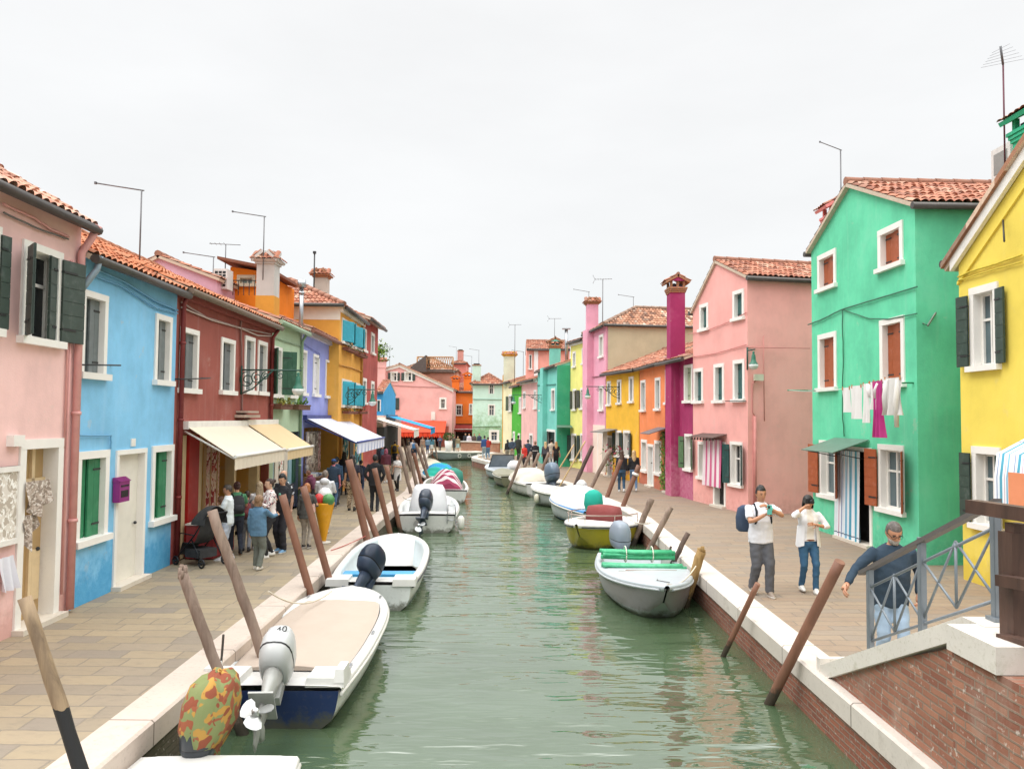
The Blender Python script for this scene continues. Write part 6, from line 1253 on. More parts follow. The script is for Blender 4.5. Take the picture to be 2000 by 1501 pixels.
b.build('railing', MG, t); b = MB(); b.obox(rp(8.35, .9)+V((-.035, 0, 0)), (.07, 0, 0), rp(6.0, .9)-rp(8.35, .9), (0, 0, .045)); b.build('handrail', paint('#5f5957', .5), t)
WB = wood('#5a4034', '#3d2a22', (1, 1, .12), 8, .6, .3); b = MB(); b.box((3.66, 5.62, 1.35), (.14, .16, 1.5)); b.box((3.66, 5.6, 2.12), (.1, .1, .1)); b.build('timber_post', WB, t); b = MB()
for z, h in ((2.2, .1), (1.72, .08), (1.3, .08)): b.obox((3.5, 5.95 if z > 2 else 5.6, z), (.1, 0, 0), (.35, -1.9, .12 if z < 2 else .0), (0, 0, h))
b.build('timber_rail', WB, t)
b = MB()
for i in range(6): b.obox((XW+.33, 8.6-.4*i, -.01), (2.4, 0, 0), (0, -2.8+.4*i, 0), (0, 0, .16*(i+1)))
b.build('step', stone('#c9bfb2', .1), t)
# ------------------------------------------------------------------ people
from mathutils import noise as MN
WORK = D.scenes.new('work')
def remesh(m, vox, smooth=4, wr=0.0, fr=11.0, seed=0.0):
    me = m.mesh('tmp', []); o = D.objects.new('tmp', me); WORK.collection.objects.link(o); r = o.modifiers.new('r', 'REMESH'); r.mode = 'VOXEL'; r.voxel_size = vox
    s_ = o.modifiers.new('s', 'SMOOTH'); s_.iterations = smooth; s_.factor = .5
    vl = WORK.view_layers[0]; vl.update(); e_ = D.meshes.new_from_object(o.evaluated_get(vl.depsgraph)); D.objects.remove(o); D.meshes.remove(me)
    out = MB(); out.v = [v.co.copy() for v in e_.vertices]
    if wr:
        nn = [v.normal.copy() for v in e_.vertices]
        out.v = [v+n*wr*(MN.noise(V((v.x*fr+seed, v.y*fr, v.z*fr*1.4)))*1.0+.5*MN.noise(V((v.x*fr*2.2, v.y*fr*2.2+seed, v.z*fr*1.6)))) for v, n in zip(out.v, nn)]
    for p in e_.polygons: out.f.append(tuple(p.vertices)); out.m.append(0); out.uv.append(None); out.s.append(True)
    D.meshes.remove(e_); return out
def ik(a, c, l1, l2, hint):
    a, c, hint = V(a), V(c), V(hint); d = c-a; L = min(d.length, (l1+l2)*.995); d.normalize(); c2 = a+d*L
    x = (l1*l1-l2*l2+L*L)/(2*L); h = math.sqrt(max(0, l1*l1-x*x)); q = hint-d*hint.dot(d); q = q.normalized() if q.length > 1e-5 else V((0, 1, 0)); return a+d*x+q*h, c2
ARMS = {'down': ((.235, .04, .86), (.3, -1, 0)), 'fwd': ((.24, .2, .9), (.3, -1, 0)), 'aft': ((.23, -.14, .9), (.3, -1, 0)), 'phone': ((.07, .3, 1.22), (.8, -.3, -1)), 'pocket': ((.2, .07, .93), (.9, -.8, 0)), 'behind': ((.05, -.17, .96), (1, -.4, 0)), 'chest': ((.04, .2, 1.2), (1, -.3, -.6)), 'reach': ((.2, .5, 1.25), (.5, -.2, -1)), 'up': ((.08, .22, 1.5), (1, 0, -.8)), 'bag': ((.25, .02, .84), (.3, -1, 0))}
PCOUNT = [0]
def person(label, foot, h, yaw, top='#ddd', sleeve='long', legs='#333', legkind='trousers', shoes='#222', hair='#2a1f1a', hairkind='short', skin='#c99878', L='down', R='down', stride=.1, female=False, fat=1.0, tilt=0.0, turn=0.0, lean=0.0, topm=None, legm=None, vox=None, hem=.86, cap=None, open_=None, group=None, collar=None, beard=None, glasses=False, hood=None, scarf=None):
    PCOUNT[0] += 1; sd_ = PCOUNT[0]*3.7; k = h/1.75; dist = math.hypot(foot[0], foot[1]); far = dist > 33; vox = vox or (.017 if dist < 20 else (.022 if dist < 33 else .03)); sm_n = 3
    lr = lean; LM = Matrix.Translation((0, 0, .92)) @ Matrix.Rotation(-lr, 4, 'X') @ Matrix.Translation((0, 0, -.92))
    wv, hp = (.92, 1.06) if female else (1.0, 1.0); wf = fat
    T = lambda p: LM @ V(p)
    sh = [T((sg*.178*wv*(.5+.5*wf), 0, 1.405)) for sg in (-1, 1)]; arm = []
    for sg, A, S in ((-1, L, sh[0]), (1, R, sh[1])):
        w_, hint = ARMS[A] if isinstance(A, str) else A; w_ = V((sg*w_[0], w_[1], w_[2])); hint = V((sg*hint[0], hint[1], hint[2])); w_ = T(w_)
        el, wr = ik(S, w_, .29, .265, hint); arm.append((S, el, wr))
    leg = []
    for sg, f in ((-1, stride), (1, -stride)):
        Hj = V((sg*.088*hp, 0, .9)); An = V((sg*(.095 if not far else .085), f, .085+max(0, -f)*.25)); kn, An = ik(Hj, An, .43, .41, (0, 1, 0)); leg.append((Hj, kn, An))
    hc = T((0, .025, 1.635)); HM = Matrix.Translation(hc) @ Matrix.Rotation(turn, 4, 'Z') @ Matrix.Rotation(-tilt-lr*.4, 4, 'X')
    def torso(m, o, z0=.84, z1=1.49, wide=1.0):
        secs = [(.84, .168*hp, .118), (.93, .17*hp, .12), (1.06, .145*wv*wf, .105*wf), (1.2, .162*wv, .118*wf), (1.31, .178*wv, .122+.012*female), (1.4, .175*wv, .095), (1.45, .12*wv, .075), (1.5, .062, .058)]
        pts = []
        for z, rx, ry in secs:
            if z < z0-.005: continue
            pts.append((0, (.012 if 1.1 < z < 1.4 else 0)+(.03*(wf-1) if z < 1.25 else 0), z, (rx*(.8+.2*wf)+o)*(wide if z < 1.1 else 1), ry+o))
        if z0 < .84: pts.insert(0, (0, 0, z0, (.175*hp+o)*wide, .125+o))
        m.loft(pts, 18, 0, LM, 2.3)
    t0 = thing('x', label, 'person', (0, 0, 0)); D.objects.remove(t0)
    # continuous body
    m = MB(); torso(m, -.012); m.tube([T((0, -.005, 1.44)), T((0, .0, 1.5)), hc-V((0, .01, .07))], [.056, .052, .05], 12)
    m.loft([(0, .0, -.115, .03, .035), (0, .012, -.1, .05, .06), (0, .008, -.06, .064, .082), (0, 0, 0, .074, .094), (0, -.006, .05, .074, .094), (0, -.008, .09, .055, .07), (0, -.008, .112, .02, .03)], 16, 0, HM)
    m.loft([(0, .1, -.035, .016, .018), (0, .098, .0, .01, .01), (0, .092, .03, .007, .008)], 8, 0, HM)
    for sg in (-1, 1): m.ball((sg*.076, -.008, -.01), (.012, .022, .032), 8, 5, 0, HM)
    for S, e_, w_ in arm: m.tube([S, S+(e_-S)*.3, e_, e_+(w_-e_)*.3, w_], [.05, .047, .038, .04, .027], 10)
    for a, kn, c in leg: m.tube([a, kn, kn+(c-kn)*.3, c], [.078, .052, .054, .036], 10)
    for a, kn, c in leg: m.loft([(c.x, c.y+.05, .02, .04, .1), (c.x, c.y+.03, .06, .035, .07), (c.x, c.y, .1, .034, .036)], 10)
    bd = remesh(m, vox, sm_n-1)
    for i, (S, e_, w_) in enumerate(arm):       # hands: palm, four fingers of different length, thumb on the side
        d = (w_-e_).normalized(); sg = -1 if i == 0 else 1; ref = V((0, 1, 0)) if abs(d.y) < .8 else V((0, 0, -1)); up = V((0, 0, 1)); side = d.cross(V((sg*1.0, .15, .05))).normalized()
        if side.length < .1: side = V((0, 1, 0))
        nrm = d.cross(side).normalized(); curl = nrm if nrm.dot(V((-sg, 0, 0))) > 0 else -nrm; side = side if side.dot(V((0, 1, .4))) > 0 else -side
        b0 = w_-d*.01; bd.tube([b0, w_+d*.045, w_+d*.085], [.027, .037, .034], 10, 0, True, True, .62)
        for j, (o, ln) in enumerate(((.027, .066), (.009, .075), (-.009, .07), (-.026, .056))):
            p0 = w_+d*.08+side*o; p1 = p0+d*ln*.5+curl*.012; p2 = p1+d*ln*.38+curl*.03; p3 = p2+d*ln*.12+curl*.022; bd.tube([p0, p1, p2, p3], [.0095, .009, .0085, .006], 6)
        p0 = w_+d*.03+side*.03; bd.tube([p0, p0+side*.028+d*.022+curl*.008, p0+side*.036+d*.055+curl*.016], [.012, .0105, .007], 6)
    if not far or True:
        for sg in (-1, 1):
            bd.ball((sg*.031, .087, .004), (.0095, .005, .005), 8, 5, 1, HM); bd.box((sg*.032, .092, .026), (.034, .008, .006), HM, 1)
        bd.loft([(0, .088, -.066, .024, .007), (0, .092, -.062, .022, .007), (0, .088, -.057, .018, .005)], 10, 2, HM)
    sk = paint(skin, .5, .05, 12); root_ = D.objects.new('person', bd.mesh('person', [sk, paint('#2a201c', .5), paint('#a86a5c', .5)])); COL.objects.link(root_)
    root_.location = (foot[0], foot[1], 0); root_.rotation_euler = (0, 0, yaw); root_.scale = (k, k, k); tag(root_, label, 'person', group)
    ORG.pop(root_.name, None)
    # clothing
    tm = topm or fabric(top, var=.16); lm = legm or fabric(legs, var=.16)
    dress = legkind in ('dress', 'skirt')
    m = MB(); torso(m, .016, hem, wide=1.04)
    for S, e_, w_ in arm:
        if sleeve == 'long': m.tube([S-(e_-S)*.12, S+(e_-S)*.35, e_, w_-(w_-e_)*.04], [.062, .064, .052, .041], 12)
        elif sleeve == 'half': m.tube([S-(e_-S)*.12, S+(e_-S)*.35, e_, e_+(w_-e_)*.45], [.062, .064, .054, .05], 12)
        elif sleeve == 'short': m.tube([S-(e_-S)*.12, S+(e_-S)*.35, S+(e_-S)*.75], [.062, .067, .066], 12)
    sm_ = remesh(m, vox, sm_n, .009 if not far else .004, 11, sd_)
    if open_: # open shirt front shows the lighter garment underneath
        for i, f in enumerate(sm_.f):
            c_ = sum((sm_.v[j] for j in f), V((0, 0, 0)))/len(f)
            if c_.y > .06 and abs(c_.x) < .05+.04*(1.4-c_.z) and c_.z < 1.5: sm_.m[i] = 1
    sm_.build('shirt', [tm, fabric(open_ or '#fff')], root_)
    if hood: m = MB(); m.ball((0, -.1, 1.45), (.13, .09, .1), 12, 7, 0, LM); m.build('hood', tm, root_)
    if scarf: m = MB(); m.tube([T((.09*math.cos(a), .075*math.sin(a), 1.49+.012*math.sin(3*a))) for a in [6.283*i/14 for i in range(15)]], .034, 8); m.tube([T((.05, .09, 1.48)), T((.07, .13, 1.3)), T((.06, .12, 1.1))], [.04, .045, .05], 8, flat=.5); m.build('scarf', fabric(scarf), root_)
    m = MB()
    if dress:
        zb = .5; m.loft([(0, 0, .97, .16*hp, .12), (0, 0, .85, .185, .135), (0, 0, zb, .2, .15)], 18)
        remesh(m, vox, sm_n, .008, 9, sd_).build('skirt', lm, root_)
        m = MB()
        for a, kn, c in leg: m.tube([a, kn, kn+(c-kn)*.3, c], [.08, .056, .057, .04], 10)
        m.build('stockings', fabric(shoes), root_)
    else:
        m.loft([(0, 0, 1.04, .15*hp, .112), (0, 0, .97, .158*hp, .116), (0, 0, .88, .172*hp, .125), (0, -.005, .8, .16*hp, .115)], 18)
        loose = {'trousers': 1.0, 'slim': .96, 'loose': 1.22, 'shorts': 1.15}[legkind]
        for a, kn, c in leg:
            if legkind == 'shorts': m.tube([a+V((0, 0, .02)), a+(kn-a)*.5, kn+(kn-a)*.02], [.1, .1, .092], 12)
            else: m.tube([a+V((0, 0, .02)), a+(kn-a)*.5, kn, kn+(c-kn)*.5, c+V((0, 0, -.02))], [.1, .084*loose, .068*loose, .06*loose, .055*loose], 12)
        remesh(m, vox, sm_n, .01 if not far else .004, 10, sd_+1).build('trousers', lm, root_)
    for (a, kn, c) in leg:
        m = MB(); dz = c.z-.085
        m.loft([(c.x, c.y+.055, .0+dz, .045, .135), (c.x, c.y+.055, .03+dz, .047, .138), (c.x, c.y+.045, .05+dz, .043, .12), (c.x, c.y+.01, .09+dz, .04, .06), (c.x, c.y, .12+dz, .04, .045)], 14, 0, mf=lambda r, c_: 1 if r == 0 and not dress else 0); m.build('shoe', [paint(shoes, .5), paint('#d9d6d0' if shoes not in ('#222', '#1c1c1e') else '#222', .6)], root_)
    # hair
    if hairkind != 'bald':
        m = MB(); long_ = hairkind in ('long', 'bob', 'curly'); n, kk = 20, 14; rows = []
        for j in range(kk+1):
            tt = -math.pi/2+math.pi*j/kk; r = []
            for i in range(n):
                a = 6.283*i/n; cr = max(.03, math.cos(tt)); x, y, z = .083*cr*math.cos(a), -.012+.102*cr*math.sin(a), .012+.112*math.sin(tt)
                if long_: x *= 1.1; y *= 1.05
                if hairkind == 'thick': z += max(0, z-.03)*.28; y *= 1.04
                if hairkind == 'curly': q = 1.12+.1*MN.noise(V((x*40, y*40, z*40+sd_))); x *= q; y *= q; z = z*q+.01
                else: q = 1+.05*MN.noise(V((x*60, y*60, z*25+sd_))); x *= q; y *= q; z *= q
                r.append(HM @ V((x, y, z)))
            rows.append(r)
        inv = HM.inverted(); g2 = MB(); g2.grid(rows, 0, True, True, True); keep = []
        for i, f in enumerate(g2.f):
            c_ = inv @ (sum((g2.v[j] for j in f), V((0, 0, 0)))/len(f))
            lim = .045 if c_.y > .02 else (-.06 if not long_ else -.1)
            if c_.y > .02: ok = c_.z > .062 or (long_ and abs(c_.x) > .066 and c_.y < .06 and c_.z > -.09)
            else: ok = c_.z > (-.02 if c_.y > -.045 else -.075) or long_
            if ok: keep.append(i)
        g2.f = [g2.f[i] for i in keep]; g2.m = [0]*len(keep); g2.uv = [None]*len(keep); g2.s = [True]*len(keep)
        if hairkind == 'long':
            g2.grid([[HM @ V((rx*math.cos(a), -.06+dy+.055*math.sin(a), z)) for a in [6.283*i/14 for i in range(14)]] for z, rx, dy in ((.05, .06, .0), (-.05, .09, .0), (-.15, .1, -.03), (-.27, .09, -.05), (-.34, .06, -.06), (-.36, .02, -.06))], 0, True, True, True)
        if hairkind in ('bob', 'curly'):
            g2.grid([[HM @ V((rx*math.cos(a), -.035+.075*math.sin(a), z)) for a in [math.pi+math.pi*i/12-.35+.7*i/12 for i in range(13)]] for z, rx in ((.04, .085), (-.04, .1), (-.1, .105), (-.13, .09))], 0)
        if hairkind == 'bun': g2.ball((0, -.11, .06), .045, 10, 7, 0, HM)
        g2.build('hair', paint(hair, .6, .3, 30), root_)
    if cap: m = MB(); m.loft([(0, -.008, .03, .085, .104), (0, -.01, .08, .08, .096), (0, -.01, .118, .05, .06), (0, -.01, .124, .01, .01)], 16, 0, HM); m.box((0, .13, .04), (.12, .08, .01), HM); m.build('cap', fabric(cap), root_)
    if beard:
        m = MB(); m.loft([(0, .03, -.118, .035, .045), (0, .035, -.1, .05, .058), (0, .022, -.06, .066, .078), (0, .01, -.045, .067, .075)], 16, 0, HM); m.build('beard', paint(beard, .7, .3, 40), root_)
    if glasses:
        m = MB()
        for sg in (-1, 1): m.tube([HM @ V((sg*.034+.024*math.cos(a), .1, .004+.019*math.sin(a))) for a in [6.283*i/12 for i in range(13)]], .0018, 5); m.tube([HM @ V((sg*.058, .1, .008)), HM @ V((sg*.08, .0, .008))], .003, 5)
        m.tube([HM @ V((-.01, .1, .008)), HM @ V((.01, .1, .008))], .003, 5); m.build('glasses', M_DARK, root_)
    return root_, dict(k=k, arm=arm, HM=HM, LM=LM, T=T)
def worn(m, name, mat, pr, label, cat, group=None):
    o = m.build(name, mat); o.location = pr.location; o.rotation_euler = pr.rotation_euler; o.scale = pr.scale; return tag(o, label, cat, group)
def backpack(pr, info, label, c='#26313f', c2=None, sc_=1.0, x=0.0):
    m = MB(); LM = info['LM'] @ Matrix.Translation((x, 0, 0)); s = sc_
    m.loft([(0, -.2, 1.0, .12*s, .07*s, 3.2), (0, -.21, 1.04, .15*s, .095*s, 3.2), (0, -.215, 1.22, .155*s, .1*s, 3.2), (0, -.2, 1.38, .13*s, .08*s, 3.2), (0, -.19, 1.43, .07*s, .04*s, 3)], 20, 0, LM)
    m.loft([(0, -.3*s-.005, 1.05, .1*s, .04*s, 3), (0, -.31*s-.005, 1.14, .11*s, .045*s, 3), (0, -.3*s-.005, 1.22, .09*s, .03*s, 3)], 14, 1, LM)
    for sg in (-1, 1): m.tube([LM @ V((sg*.1-x, -.12, 1.42)), LM @ V((sg*.11-x, .02, 1.47)), LM @ V((sg*.115-x, .13, 1.36)), LM @ V((sg*.125-x, .14, 1.2)), LM @ V((sg*.14-x, .03, 1.07)), LM @ V((sg*.13-x, -.14, 1.04))], .018, 6, 2, flat=1.0)
    return worn(m, 'backpack', [fabric(c, var=.25), fabric(c2 or c, var=.2), fabric('#1b2029')], pr, label, 'backpack')
def P_(fx, fy, ty): g = G(fx, fy); return (g.x, g.y), AY(fx, ty, g.y).z
PI = math.pi
# the three near figures on the right
f, h = P_(1486, 1161, 950); pr, I = person('man in a white t-shirt and grey cargo trousers holding up a phone', f, h, PI+.08, '#e9e9f0', 'short', '#55565c', 'loose', '#8a7c70', '#100d0c', 'thick', '#b98566', R=((.03, .27, 1.33), (1, -.2, -.7)), L=((.02, .31, 1.44), (1.0, -.2, -.55)), stride=.13, fat=1.16, hem=.84, tilt=.12)
backpack(pr, I, 'dark navy backpack hanging off the shoulder of the man with the phone', '#2a3f5c', '#22344d', 1.05, .16)
m = MB(); m.box((.0, .36, 1.42), (.075, .012, .15)); m.box((.012, .369, 1.46), (.03, .006, .04), m=1); worn(m, 'phone', [paint('#59b8ac', .4), M_DARK], pr, 'turquoise phone held up by the man in the white t-shirt', 'phone')
m = MB(); w_ = I['arm'][0]; d = (w_[2]-w_[1]).normalized(); p = w_[2]-d*.035; m.tube([p-d*.014, p+d*.014], .036, 10); worn(m, 'wristwatch', paint('#8fd0c0', .4), pr, 'pale green watch on the wrist of the man with the phone', 'watch')
m = MB(); m.loft([(-.075, .152, 1.34, .022, .006), (-.075, .153, 1.355, .03, .006), (-.075, .152, 1.37, .012, .005)], 10); m.build('chest_print', paint('#d8486a', .7), pr)
f, h = P_(1579, 1156, 966); pr, I = person('woman in an open white shirt and blue jeans raising a camera to her eye', f, h, PI-.05, '#ebebee', 'half', '#2f5d80', 'slim', '#e8e6e2', '#17120f', 'bob', '#c08c6c', R=((.115, .2, 1.56), (1, -.1, -.9)), L=((.08, .22, 1.24), (1, -.4, -.3)), stride=.1, female=True, fat=1.05, hem=.93, open_='#e6e0d6')
for sg in (-1, 1):
    m = MB(); m.grid([[((.185+.035*f)*math.sin(a)*sg, (.15+.02*f)*math.cos(a), 1.2-.36*f+.02*math.sin(a*4)*f) for a in [.55+2.4*i/12 for i in range(13)]] for f in [j/6 for j in range(7)]], 0); m.build('shirt_tail', fabric('#ebebee'), pr)
m = MB(); m.box((.035, .19, 1.66), (.15, .06, .085)); m.tube([(.01, .2, 1.655), (.01, .29, 1.65)], .034, 14); m.box((.02, .19, 1.71), (.05, .045, .02)); worn(m, 'camera', paint('#1b1c1f', .4), pr, 'black camera held to the face of the woman in white', 'camera')
m = MB(); m.tube([(.176*math.cos(a), .128*math.sin(a), .955) for a in [6.283*i/20 for i in range(21)]], .014, 6); m.build('belt', paint('#7a4028', .5), pr)
pr, I = person('man with grey beard and glasses in a navy shirt bending behind the grey railing', (4.28, 8.75), 1.79, PI-.1, '#22384a', 'long', '#9fb6cc', 'trousers', '#333', '#5d5550', 'short', '#c08a6c', R=((.56, .3, 1.14), (.6, -.3, -.4)), L=((.26, .12, .98), (.7, -1, 0)), stride=.1, fat=1.2, lean=.16, tilt=.42, hem=.82, beard='#a39a92', glasses=True)
# ------------------------------------------------------------------ left bank, crowd under the cream awnings
f, h = P_(443, 1094, 946); person('man with shaved sides in a white t-shirt and pale shorts beside the stroller', f, h, PI/2+.2, '#e4ebee', 'short', '#c9d3e6', 'shorts', '#e2e2e6', '#3d332c', 'short', '#b8866a', L='phone', R='phone', stride=.08, tilt=.35, hem=.84)
f, h = P_(430, 1086, 968); person('person in a cream top half hidden behind the man in the white t-shirt', f, h, PI/2, '#cfc6b4', 'long', '#8f8a80', 'trousers', '#333', '#6b4a34', 'bob', female=True)
f, h = P_(460, 1082, 940); pr, I = person('woman in a green top and dark jeans wearing a black backpack', f, h, .5, '#4f8a62', 'short', '#22293a', 'trousers', '#1c1c1e', '#4a2a22', 'bun', L='phone', R='phone', stride=.16, female=True); backpack(pr, I, 'black backpack on the woman in the green top', '#1f2026')
f, h = P_(480, 1076, 958); pr, I = person('person in grey trousers carrying a dark red backpack', f, h, .2, '#6a5a58', 'long', '#8d8f98', 'trousers', '#222', '#3b2a22', 'short', stride=.14); backpack(pr, I, 'dark red backpack in the middle of the crowd', '#7a2a30')
f, h = P_(502, 1112, 968); person('short woman with curly hair in a denim jacket and olive trousers seen from behind', f, h, -.25, '#587f9c', 'long', '#6d7269', 'loose', '#d9d2c6', '#8a6a4c', 'curly', R='reach', L='down', stride=.09, female=True, fat=1.28, hem=.8)
f, h = P_(504, 1074, 940); person('woman with long ash blonde hair in a white top behind the denim jacket', f, h, .4, '#dcd9da', 'long', '#3a3a40', 'slim', '#ddd', '#a08a6c', 'long', female=True, L='phone', R='phone')
f, h = P_(525, 1088, 934); person('woman in a floral blouse and black trousers with white shoes', f, h, PI*.7, '#e6dcd8', 'long', '#1c1b20', 'slim', '#e4e2e0', '#3a261c', 'bun', '#d0a58a', L='phone', R='phone', female=True, topm=pattern('#e6dcd8', ['#a8505a', '#5a4a50'], 16, .6))
f, h = P_(550, 1078, 926); pr, I = person('young man in a black hoodie and black trousers looking down at his phone', f, h, PI-.35, '#17181f', 'long', '#1e1d26', 'loose', '#6d9ac0', '#120f0e', 'thick', '#c99a7c', L='phone', R='phone', stride=.05, tilt=.35, hood=True)
m = MB(); m.loft([(-.03, .15, 1.28, .03, .006), (-.03, .153, 1.31, .034, .006), (-.03, .15, 1.34, .02, .005)], 10); m.build('chest_print', paint('#7fc0a8', .7), pr)
f, h = P_(552, 1066, 918); person('bald man in a black and white patterned shirt behind the young man in the hoodie', f, h, PI*.9, '#20212a', 'short', '#2a2a2e', 'trousers', '#222', '#b08a74', 'bald', '#c79a80', topm=pattern('#1d1e26', ['#d9d9dc'], 14, .58))
f, h = P_(597, 1070, 943); pr, I = person('woman with ginger bob in a dark grey jacket and beige trousers seen from behind', f, h, -.1, '#4d4c48', 'long', '#a3988a', 'trousers', '#2a2324', '#a8683a', 'bob', stride=.06, female=True, R='chest', L='down', hem=.8)
m = MB(); m.box((.2, .0, 1.08), (.05, .16, .22)); worn(m, 'handbag', fabric('#d8b0a4'), pr, 'pale pink bag at the side of the woman with the ginger bob', 'bag')
f, h = P_(633, 1040, 918); person('person with short grey hair in a white hooded jacket behind the ice cream sign', f, h, .05, '#dfe0e4', 'long', '#b9b9ba', 'trousers', '#ddd', '#7d7268', 'short', L='chest', R='chest', fat=1.25, hood=True, hem=.78)
f, h = P_(650, 992, 896); person('man in a navy quilted vest with pink sleeves and a blue cap', f, h, -.1, '#2b3f55', 'short', '#4d6a8c', 'trousers', '#333', '#3a2c24', 'short', skin='#d9838c', L='down', R='down', cap='#2a4f86', fat=1.15)
f, h = P_(656, 985, 892); person('person with black hair in a dark blue top ahead of the blue capped man', f, h, -.2, '#33506e', 'long', '#333840', 'trousers', '#222', '#15110f', 'short')
f, h = P_(616, 1000, 914); person('woman in a maroon scarf leaning over the goods by the striped awning', f, h, PI/2-.3, '#6a2f4c', 'long', '#3d3a40', 'trousers', '#222', '#7a4a34', 'short', female=True, lean=.5, L='reach', R='reach', scarf='#8a3050')
f, h = P_(687, 997, 888); person('woman in a dark top and leopard print trousers', f, h, .1, '#2a2a3a', 'short', '#b9a58c', 'loose', '#222', '#1c1512', 'long', female=True, legm=pattern('#bda88e', ['#5d4a3a'], 22, .55), stride=.12)
f, h = P_(671, 966, 882); person('person in black with a blue shopping bag beyond the leopard print trousers', f, h, .2, '#22222c', 'long', '#16161a', 'trousers', '#1c1c1e', '#231a16', 'long', female=True)
f, h = P_(704, 968, 898); pr, I = person('person in a navy jacket with a dark backpack by the striped awning', f, h, -.1, '#27334d', 'long', '#2d3c58', 'trousers', '#e0e0e0', '#1c1512', 'short'); backpack(pr, I, 'navy backpack by the striped awning', '#1b2438')
f, h = P_(731, 998, 887); person('man in a black suit walking away down the middle of the left pavement', f, h, 0, '#101118', 'long', '#1a1c24', 'trousers', '#1c1c1e', '#1c1512', 'short', '#7a5340', L='pocket', R='pocket', stride=.06, fat=1.1, hem=.78)
f, h = P_(753, 942, 876); person('woman in a maroon striped top and mauve headscarf with beige trousers', f, h, 0, '#5d2f3f', 'long', '#b9a594', 'trousers', '#ddd', '#a0506a', 'bob', female=True, fat=1.15, topm=fabric('#63303f'))
f, h = P_(746, 932, 866); pr, I = person('person in a dark puffer jacket near the blue awning', f, h, .3, '#22303f', 'long', '#22242c', 'trousers', '#222', '#2a1f1a', 'short', fat=1.2); backpack(pr, I, 'dark blue backpack under the blue awning', '#2b4a60')
f, h = P_(771, 912, 860); pr, I = person('person in a bright yellow jacket seen from behind', f, h, 0, '#d9a91e', 'long', '#2a3340', 'trousers', '#222', '#4a3424', 'short', fat=1.15); backpack(pr, I, 'black backpack on the bright yellow jacket', '#2b2722', sc_=.95)
f, h = P_(776, 958, 888); pr, I = person('woman in a white dress and black stockings holding a black bag', f, h, PI-.3, '#e2dfdc', 'short', '#e2dfdc', 'dress', '#1c1c1e', '#5a3a26', 'long', '#d0a288', L='chest', R='bag', female=True, stride=.12)
m = MB(); m.loft([(.28, .03, .55, .13, .05, 3), (.28, .03, .75, .15, .06, 3), (.28, .03, .82, .1, .03, 3)], 14); m.tube([(.2, .03, .8), (.27, .03, .98), (.34, .03, .8)], .012, 5); worn(m, 'handbag', paint('#1b1b1e', .5), pr, 'black bag carried by the woman in the white dress', 'bag')
FAR = [(798, 893, 856, '#22242c', '#3a3c44', 'person in a dark top at the left end of the red orange awning', 0, {}), (806, 894, 858, '#d9dade', '#2b3040', 'person in white with dark trousers under the red orange awning', PI, {}), (825, 886, 852, '#b08a72', '#9a8674', 'person in tan clothes under the red orange awning', PI, dict(female=True, hairkind='bun')), (835, 886, 856, '#7c96ac', '#2f4a70', 'person in a pale denim shirt under the red orange awning', PI, {}), (843, 886, 852, '#4f8496', '#d6d2cc', 'woman in a blue shirt and white skirt under the red orange awning', 0, dict(female=True, legkind='skirt', hairkind='long', shoes='#b98a70')), (859, 880, 853, '#3f4a68', '#3a3a40', 'person in slate blue with crossed arms under the right of the red orange awning', PI, dict(L='chest', R='chest')), (887, 882, 851, '#3f4038', '#3a3a36', 'person in a dark coat by the dark red restaurant awning', PI, {}), (894, 883, 851, '#9a8a6c', '#a8c0bc', 'person in khaki with pale shorts by the dark red restaurant awning', PI, dict(legkind='shorts')), (811, 897, 874, '#3f78a8', '#39506e', 'person in a bright blue jacket crouching near the far poles', .4, dict(lean=.6)), (746, 915, 862, '#2a2c38', '#33343a', 'person in navy at the foot of the blue awning', .2, {})]
for fx, fy, ty, c1, c2, lb, yw, kw in FAR:
    f, h = P_(fx, fy, ty); kw = dict(kw); 
    if 'crouching' in lb: h = 1.35
    person(lb, f, max(1.3, min(1.85, h)), yw, c1, 'long', c2, kw.pop('legkind', 'trousers'), kw.pop('shoes', '#222'), '#2a1f1a', kw.pop('hairkind', 'short'), **kw)
for fx, ty, c1, lb, y in ((916, 852, '#d9d3de', 'person in a white top standing behind the brick parapet', 68.6), (909, 853, '#22222a', 'person in black left of the white top behind the brick parapet', 69.5), (926, 855, '#5a4a48', 'person in brown behind the middle of the brick parapet', 69), (936, 855, '#3a4258', 'person in dark blue behind the right half of the brick parapet', 69.5)):
    q = AY(fx, 870, y); person(lb, (q.x, y), max(1.45, min(1.85, AY(fx, ty, y).z)), PI, c1, 'long', '#333', 'trousers', '#222', '#2a1f1a', 'short')
# ------------------------------------------------------------------ right bank walkers
f, h = P_(953, 896, 853); person('person in a red jacket and blue jeans strolling at the tip of the right bank', f, h, PI*.1, '#c2352a', 'long', '#6a8cac', 'trousers', '#ddd', '#3a2a22', 'short', L='chest', R='chest', fat=1.1)
f, h = P_(946, 896, 850); person('person in blue with pale trousers beside the red jacket', f, h, PI*.1, '#34558c', 'long', '#a8b8c0', 'trousers', '#ddd', '#2a1f1a', 'short')
f, h = P_(991, 900, 858); person('person with black hair at the left of the group by the bright green house', f, h, .4, '#1f1f26', 'long', '#b0a496', 'trousers', '#222', '#15110f', 'long', female=True)
f, h = P_(1000, 902, 855); person('person in a wide navy top and beige shorts with hands behind the back', f, h, 0, '#3a4658', 'long', '#c3b8a8', 'shorts', '#e0ddd8', '#2a211c', 'short', L='behind', R='behind', fat=1.25)
f, h = P_(1012, 898, 850); person('tall person in dark olive standing by the bright green house', f, h, -.4, '#34352f', 'long', '#3a3c34', 'trousers', '#222', '#2a1f1a', 'bun')
